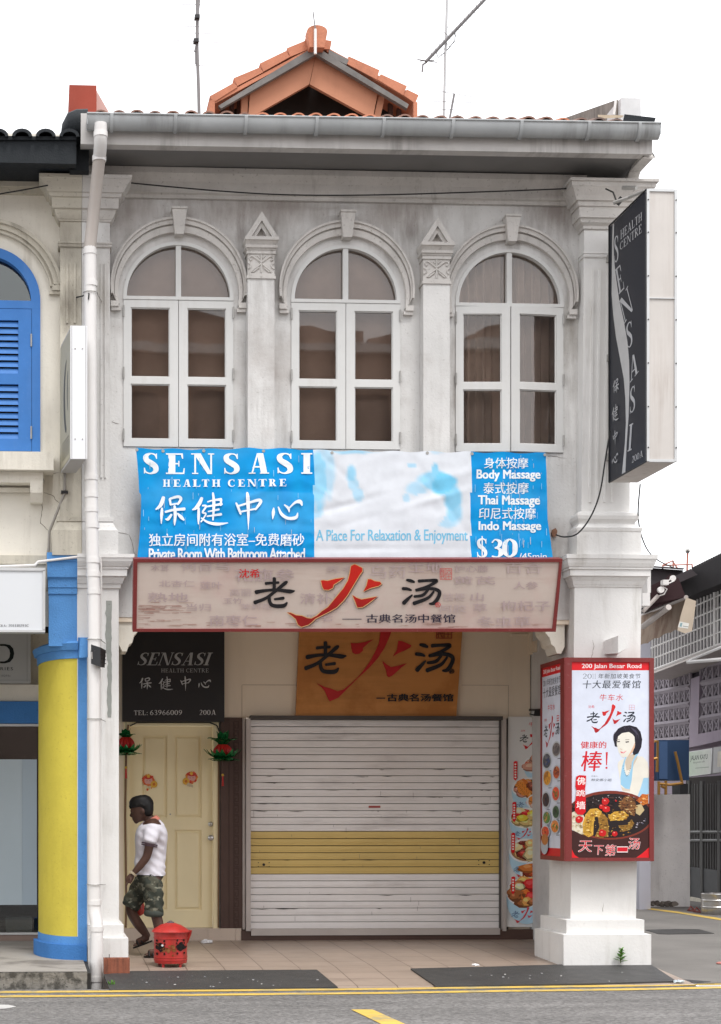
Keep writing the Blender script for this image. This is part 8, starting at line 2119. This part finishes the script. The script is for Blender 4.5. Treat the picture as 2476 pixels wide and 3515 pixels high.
def fuse(mb, voxel):
    """remesh the loose volumes collected in mb to one continuous surface"""
    me = bpy.data.meshes.new('volume'); me.from_pydata([tuple(v) for v in mb.v], [], mb.f)
    bm = bmesh.new(); bm.from_mesh(me); bmesh.ops.recalc_face_normals(bm, faces=bm.faces); bm.to_mesh(me); bm.free()
    o = bpy.data.objects.new('volume', me); COL.objects.link(o)
    r = o.modifiers.new('r', 'REMESH'); r.mode = 'VOXEL'; r.voxel_size = voxel
    s = o.modifiers.new('s', 'SMOOTH'); s.iterations = 4; s.factor = .5
    bpy.context.view_layer.update()
    ev = bpy.data.meshes.new_from_object(o.evaluated_get(bpy.context.evaluated_depsgraph_get()))
    out = MB(); out.v = [tuple(p.co) for p in ev.vertices]; out.f = [list(p.vertices) for p in ev.polygons]; out.mi = [0] * len(out.f)
    bpy.data.objects.remove(o); bpy.data.meshes.remove(me); bpy.data.meshes.remove(ev)
    return out
def person():
    YP = .75
    z0 = lambda x, y: (400 + x / 3.378, 2680 + y / 3.378)
    def J(x, y, dy=0.0):
        a, b = z0(x, y); p = W(a, b, YP); return Vector((p.x, YP + dy, p.z))
    t = thing('person', 'man walking left past the cream door in a white polo shirt and camouflage shorts', 'person', (J(480, 2030).x, YP, walk_z(YP)))
    skin = mat('dark_brown_skin', (.085, .042, .030), .5, .12, 20, spec=.35)
    u = (J(100, 0) - J(0, 0)).length / 100
    body = MB()
    def chain(c, sub=2): 
        v, f = skin_geo(c, sub); body.add(v, f)
    N_, S_ = -.055, .055      # near / far hip offset in depth
    pelvis, chest, neck = J(395, 1080), J(415, 620), J(395, 455)
    chain([[(pelvis, .085, .12), (J(400, 850), .085, .12), (chest, .095, .15), (J(405, 520), .075, .13), (neck, .05, .055), (J(350, 400), .048, .052), (J(300, 350), .05, .055)],
           [(pelvis, .085, .12), (J(430, 1200, N_ - .02), .082, .082), (J(430, 1500, N_ - .03), .058, .058), (J(470, 1600, N_ - .03), .052, .054), (J(490, 1720, N_ - .03), .054, .056), (J(495, 1900, N_ - .03), .035, .036), (J(492, 1965, N_ - .03), .033, .036)],
           [(pelvis, .085, .12), (J(300, 1250, S_ + .02), .082, .082), (J(165, 1480, S_ + .02), .06, .06), (J(200, 1580, S_ + .02), .052, .054), (J(270, 1680, S_ + .02), .052, .054), (J(360, 1800, S_ + .02), .034, .036), (J(378, 1835, S_ + .02), .032, .034)],
           [(J(405, 520), .075, .13), (J(400, 560, -.17), .055, .055), (J(370, 720, -.20), .048, .048), (J(335, 880, -.205), .042, .042), (J(250, 990, -.20), .038, .036), (J(175, 1075, -.19), .026, .03)],
           [(J(405, 520), .075, .13), (J(420, 570, .17), .055, .055), (J(400, 740, .20), .048, .048), (J(350, 920, .20), .042, .042), (J(320, 1060, .19), .038, .036), (J(300, 1180, .18), .026, .03)]])
    # head, built as stacked ovals leaning forward, with nose, chin, brow, ears
    hc = J(285, 335); ax = Vector((.22, 0, -.975)).normalized(); fw = Vector((-.975, 0, -.22)).normalized()   # ax: crown -> chin, fw: face direction
    rows = [(-.118, .02, .02, 0), (-.108, .058, .052, -.004), (-.085, .082, .068, -.006), (-.05, .097, .077, -.006), (-.01, .099, .078, -.004), (.03, .093, .073, .004), (.065, .076, .062, .016), (.09, .056, .048, .030), (.108, .030, .03, .04)]
    rs = []
    for s, a, b, o_ in rows: rs.append([hc + ax * s + fw * (o_ + a * math.cos(2 * math.pi * k / 20)) + Vector((0, 1, 0)) * b * math.sin(2 * math.pi * k / 20) for k in range(20)])
    body.rings(rs)
    def bump(s, f, y, r, sc=(1, 1, 1)): p = hc + ax * s + fw * f + Vector((0, y, 0)); body.ball(p, r, 8, sc)
    bump(.032, .100, 0, .016); bump(.022, .096, 0, .012); bump(.005, .09, 0, .011); bump(.066, .086, 0, .014, (1, 1.5, .7)); bump(.078, .084, 0, .013, (1, 1.4, .7)); bump(.095, .066, 0, .024); bump(-.008, .084, -.03, .016); bump(-.008, .084, .03, .016)
    for y in (-.078, .078): bump(.018, -.008, y, .024, (.8, .45, 1.2))
    def hand(w, d_, side, hold=False):
        d_ = d_.normalized(); lat = Vector((0, 1, 0)); nrm = d_.cross(lat).normalized()
        pal = w + d_ * .045
        v, f = skin_geo([[(w - d_ * .01, .022, .03), (pal, .017, .04), (w + d_ * .085, .014, .04)]], 2); body.add(v, f)
        for k, l in enumerate((.062, .072, .067, .052)):
            b = w + d_ * .082 + lat * (-.030 + .02 * k); cu = .55 if not hold else 1.1
            m1 = b + (d_ + nrm * cu * .4 * side).normalized() * l * .45; m2 = m1 + (d_ + nrm * cu * 1.1 * side).normalized() * l * .32; m3 = m2 + (d_ + nrm * cu * 2.0 * side).normalized() * l * .25
            body.tube([b, m1, m2, m3], [.009, .0085, .008, .006], 8)
        b = w + d_ * .03 - lat * .030; body.tube([b, b + (d_ * .6 - lat * .8 + nrm * .3 * side).normalized() * .034, b + (d_ * .9 - lat * .5 + nrm * .5 * side).normalized() * .062], [.012, .010, .007], 8)
    hand(J(168, 1085, -.19), J(95, 1200, -.19) - J(168, 1085, -.19), 1); hand(J(297, 1190, .18), J(280, 1270, .18) - J(297, 1190, .18), 1, True)
    # feet with toes
    def foot(heel, toe, up):
        d_ = (toe - heel).normalized(); lat = Vector((0, 1, 0)); L_ = (toe - heel).length
        v, f = skin_geo([[(heel + up * .028, .028, .03), (heel + d_ * L_ * .3 + up * .04, .036, .033), (heel + d_ * L_ * .6 + up * .024, .024, .042), (heel + d_ * L_ * .8 + up * .018, .018, .045)]], 2); body.add(v, f)
        for k in range(5):
            b = heel + d_ * L_ * .8 + lat * (-.034 + .017 * k) + up * .015; body.tube([b, b + d_ * L_ * (.17 - .02 * abs(k - 1)), b + d_ * L_ * (.22 - .022 * abs(k - 1)) - up * .004], [.011, .0105, .007], 8)
    h1, t1 = J(505, 2015, N_ - .03), J(318, 2015, N_ - .03); zf = walk_z(YP) + .012; h1.z = t1.z = zf
    foot(h1, t1, Vector((0, 0, 1)))
    h2, t2 = J(408, 1858, S_ + .02), J(205, 1935, S_ + .02); dd = (t2 - h2).normalized(); up2 = Vector((dd.z, 0, -dd.x)); up2 = up2 if up2.z > 0 else -up2
    foot(h2, t2, up2)
    v, f = skin_geo([[(J(495, 1900, N_ - .03), .035, .036), (h1 + Vector((-.02, 0, .04)), .034, .034)]], 2); body.add(v, f)
    v, f = skin_geo([[(J(360, 1800, S_ + .02), .034, .036), (h2 + dd * .03 + up2 * .04, .034, .034)]], 2); body.add(v, f)
    bo = fuse(body, .0065).build('body', skin, t, smooth=80)
    # hair
    hb = MB(); rs = []
    for s, a, b, o_ in [(-.134, .02, .02, 0), (-.126, .066, .058, -.006), (-.10, .098, .082, -.012), (-.06, .114, .09, -.014), (-.03, .112, .09, -.018)]:
        rs.append([hc + ax * s + fw * (o_ + a * math.cos(2 * math.pi * k / 24)) + Vector((0, 1, 0)) * b * math.sin(2 * math.pi * k / 24) for k in range(24)])
    hb.rings(rs)
    rs = []
    for s, a, b, o_ in [(-.045, .085, .089, -.042), (-.01, .078, .087, -.045), (.03, .066, .082, -.048), (.065, .045, .066, -.055), (.08, .02, .04, -.06)]:
        rs.append([hc + ax * s + fw * (o_ + a * math.cos(2 * math.pi * k / 24)) + Vector((0, 1, 0)) * b * math.sin(2 * math.pi * k / 24) for k in range(24)])
    hb.rings(rs)
    rngh = random.Random(2)
    for k in range(60):
        a = rngh.uniform(0, 6.28); q = rngh.uniform(-.11, -.03); rr = .108 * math.sqrt(max(.05, 1 - ((q + .03) / .115) ** 2)); p = hc + ax * q + fw * (rr * math.cos(a) - .01) + Vector((0, .8 * rr * math.sin(a), 0)); hb.ball(p, .012, 4)
    fuse(hb, .008).build('hair', mat('black_hair', (.010, .009, .009), .5, .3, 40, spec=.3), t, smooth=80)
    # polo shirt
    sh = MB()
    v, f = skin_geo([[(J(378, 1215), .162, .165), (J(382, 1095), .158, .162), (J(388, 980), .146, .158), (J(398, 800), .128, .152), (J(408, 640), .124, .165), (J(410, 540), .105, .16), (J(405, 465), .075, .085), (J(395, 430), .062, .07)],
                     [(J(408, 640), .135, .175), (J(402, 565, -.17), .078, .075), (J(380, 660, -.20), .073, .072), (J(366, 742, -.205), .070, .07)],
                     [(J(408, 640), .135, .175), (J(420, 575, .17), .078, .075), (J(405, 680, .20), .073, .072), (J(395, 760, .205), .07, .07)]], 2); sh.add(v, f)
    so = fuse(sh, .010)
    hemz = J(380, 1100).z
    so.v = [(x + (.0045 * math.sin(z * 60 + x * 70 + 3 * math.sin(z * 17)) * max(0, min(1, (J(0, 620).z - z) * 4))), y + .004 * math.sin(z * 75 + x * 45), max(z, hemz - (.0 if x > J(400, 0).x else -.01))) for x, y, z in so.v]
    so.build('polo_shirt', mat('white_cotton', (.74, .72, .78), .85, .08, 9), t, smooth=80)
    co = MB(); v, f = skin_geo([[(J(385, 480), .062, .075), (J(404, 462), .066, .078), (J(432, 440), .06, .07)]], 2); co.add(v, f)
    c0 = J(392, 468); cn = Vector((-.5, 0, .87)).normalized(); ca = Vector((.87, 0, .5)); rs = []
    for q, r1, r2 in ((-.024, .094, .100), (.020, .078, .082), (.022, .068, .072), (-.02, .080, .088)): rs.append([c0 + cn * q + ca * r1 * math.cos(2 * math.pi * k / 24) + Vector((0, 1, 0)) * r2 * math.sin(2 * math.pi * k / 24) for k in range(24)])
    cc = MB(); cc.rings(rs + [rs[0]], cap=False); cc.build('collar', mat('coral_collar', (.62, .22, .16), .8, .1), t, smooth=60)
    for px, py, m_ in ((367, 728, (.05, .03, .04)), (364, 748, (.05, .03, .04))):
        a = J(px, py, -.205); b = J(380, 660, -.20); n_ = (a - b).normalized(); s1 = n_.cross(Vector((0, 1, 0))).normalized(); cf = MB(); rs = []
        for q, r in ((-.006, .0745), (.006, .0745), (.006, .069), (-.006, .069)): rs.append([a + n_ * q + s1 * r * math.cos(2 * math.pi * k / 24) + Vector((0, 1, 0)) * r * math.sin(2 * math.pi * k / 24) for k in range(24)])
        cf.rings(rs + [rs[0]], cap=False); cf.build('sleeve_band', mat('dark_sleeve_band', m_, .8, 0), t, smooth=60)
    # camouflage shorts
    cm_ = mat('camouflage_cloth', (.040, .046, .036), .9, 0, 3, col2=(.085, .085, .062), c2scale=11, c2lo=.5, c2hi=.54)
    nt = cm_.node_tree; b_ = nt.nodes['Principled BSDF']; src = b_.inputs['Base Color'].links[0].from_socket
    g = nt.nodes.new('ShaderNodeNewGeometry'); no = nt.nodes.new('ShaderNodeTexNoise'); no.inputs['Scale'].default_value = 15; no.inputs['Detail'].default_value = 2; mpn = nt.nodes.new('ShaderNodeMapping'); mpn.inputs['Location'].default_value = (4, 2, 7); mpn.inputs['Scale'].default_value = (1, 1, 1.5)
    mr_ = nt.nodes.new('ShaderNodeMapRange'); mr_.inputs[1].default_value = .60; mr_.inputs[2].default_value = .625; mx = nt.nodes.new('ShaderNodeMix'); mx.data_type = 'RGBA'; mx.inputs[7].default_value = (.20, .20, .155, 1)
    l = nt.links.new; l(g.outputs['Position'], mpn.inputs['Vector']); l(mpn.outputs[0], no.inputs['Vector']); l(no.outputs[0], mr_.inputs[0]); l(mr_.outputs[0], mx.inputs[0]); l(src, mx.inputs[6]); l(mx.outputs[2], b_.inputs['Base Color'])
    so = MB()
    v, f = skin_geo([[(J(385, 1010), .13, .14), (J(385, 1060), .145, .145), (J(385, 1130), .145, .15), (J(420, 1230, N_ - .02), .112, .105), (J(425, 1380, N_ - .03), .098, .098), (J(432, 1490, N_ - .03), .092, .095), (J(430, 1560, N_ - .03), .090, .095)],
                     [(J(385, 1130), .145, .15), (J(305, 1235, S_ + .02), .112, .105), (J(220, 1370, S_ + .02), .100, .098), (J(165, 1455, S_ + .02), .092, .095), (J(150, 1480, S_ + .02), .09, .095)]], 2); so.add(v, f)
    s2 = fuse(so, .010); s2.v = [(x + .006 * math.sin(z * 70 + y * 30), y + .005 * math.sin(z * 55 + x * 50), z) for x, y, z in s2.v]
    s2.build('shorts', cm_, t, smooth=80)
    cu = MB(); v, f = skin_geo([[(J(428, 1470, N_ - .03), .097, .100), (J(426, 1530, N_ - .03), .098, .101), (J(424, 1580, N_ - .03), .095, .10)]], 2); cu.add(v, f); cu.build('shorts_cuff', mat('olive_cuff', (.06, .07, .06), .9, .15), t, smooth=80)
    wb = MB(); a = J(180, 1070, -.19); n_ = (J(250, 990, -.20) - a).normalized(); s1 = n_.cross(Vector((0, 1, 0))).normalized(); rs = []
    for q, r in ((-.008, .037), (.012, .038), (.012, .03), (-.008, .03)): rs.append([a + n_ * q + s1 * r * math.cos(2 * math.pi * k / 18) + Vector((0, 1, 0)) * r * math.sin(2 * math.pi * k / 18) for k in range(18)])
    wb.rings(rs + [rs[0]], cap=False); wb.build('wristband', mat('cream_wristband', (.5, .42, .3), .6, .1), t, smooth=60)
    # sandals
    sd_m = mat('black_sandal', (.02, .016, .014), .7, .2)
    for hl, te, up in ((h1, t1, Vector((0, 0, 1))), (h2, t2, up2)):
        d_ = (te - hl).normalized(); L_ = (te - hl).length; lat = Vector((0, 1, 0)); m = MB(); P = []
        for k in range(24):
            a = 2 * math.pi * k / 24; s_ = .5 - .56 * math.cos(a); w_ = .05 * math.sin(a) * (.8 + .25 * s_); P.append(hl + d_ * L_ * s_ + lat * w_ - up * .002)
        m.prism(P, -up * .012); q = hl + d_ * L_ * .72
        m.tube([q - lat * .05 + up * .0, q - lat * .02 + up * .042 , q + lat * .02 + up * .042, q + lat * .05], .008, 6)
        m.tube([hl + d_ * L_ * .45 - lat * .045, hl + d_ * L_ * .55 + up * .055, hl + d_ * L_ * .45 + lat * .045], .008, 6)
        m.build('sandal', sd_m, t)
    # red plastic bag hanging from the far hand
    bc = J(272, 1430, .17); hp = J(283, 1255, .18)
    b = thing('carrier_bag', 'small red plastic bag hanging from the walking man far hand', 'bag', bc)
    m = MB(); rs = []
    for s, r in ((0, .012), (.1, .035), (.3, .058), (.6, .072), (.85, .066), (1, .02)):
        z = hp.z - .09 + (bc.z - .06 - hp.z + .03) * s; rs.append([(bc.x + r * .8 * math.cos(2 * math.pi * k / 14) * (1 + .12 * (k % 2)), bc.y + r * math.sin(2 * math.pi * k / 14), z) for k in range(14)])
    m.rings(rs); m.build('pouch', mat('red_plastic', (.52, .04, .03), .35, .15, 10, spec=.5), b, smooth=70)
    m = MB(); m.tube([hp + Vector((0, -.02, -.035)), (bc.x, bc.y, hp.z - .09)], .005, 5); m.tube([hp + Vector((0, .02, -.035)), (bc.x, bc.y, hp.z - .09)], .005, 5); m.build('handle', mat('red_plastic_handle', (.5, .05, .04), .4, 0), b)
person()

# ================================================================== the terrace across the street, mirrored in the panes
def opposite():
    Y = -22.0; t = thing('opposite_terrace', 'brown brick terrace with pitched roofs across the street, mirrored in the upper panes', 'building', (4, Y, ZR))
    br = mat('brown_brick_wall', (.46, .335, .275), .9, .25, 1.0, streak=.3); rf = mat('brown_slate_roof', (.40, .29, .24), .85, .2, 1.5)
    mb = MB(); mb.box(-7, 13.4, Y - 6, Y, ZR, 11.8); mb.build('wall', br, t)
    mb = MB()
    for x0, x1, h in ((-7.2, 5.4, 12.85), (5.5, 7.5, 12.45), (7.6, 13.6, 12.7)):
        xm = x0 + (x1 - x0) * (.83 if x0 < 0 else .3)
        mb.prism([(x0, Y + .2, 11.8), (x1, Y + .2, 11.8), (x1, Y + .2, 12.3), (xm, Y + .2, h), (x0, Y + .2, 12.1)], (0, -6, 0))
    mb.build('roof', rf, t)
    for x in (-4, -1, 2.2, 4.2, 7.5, 10.5):
        w_ = MB(); w_.box(x - .6, x + .6, Y + .001, Y + .03, 9.3, 10.9); w_.box(x - .6, x + .6, Y + .001, Y + .03, 7.0, 8.5); w_.box(x - .6, x + .6, Y, Y + .03, 4.2, 6.0); w_.build('window', mat('dark_far_window', (.05, .05, .055), .3, .1), t)
    mb = MB(); mb.box(-7, 13.4, Y + .205, Y + .35, 11.78, 11.98); mb.build('string_course', M['pale_render'], t)
opposite()
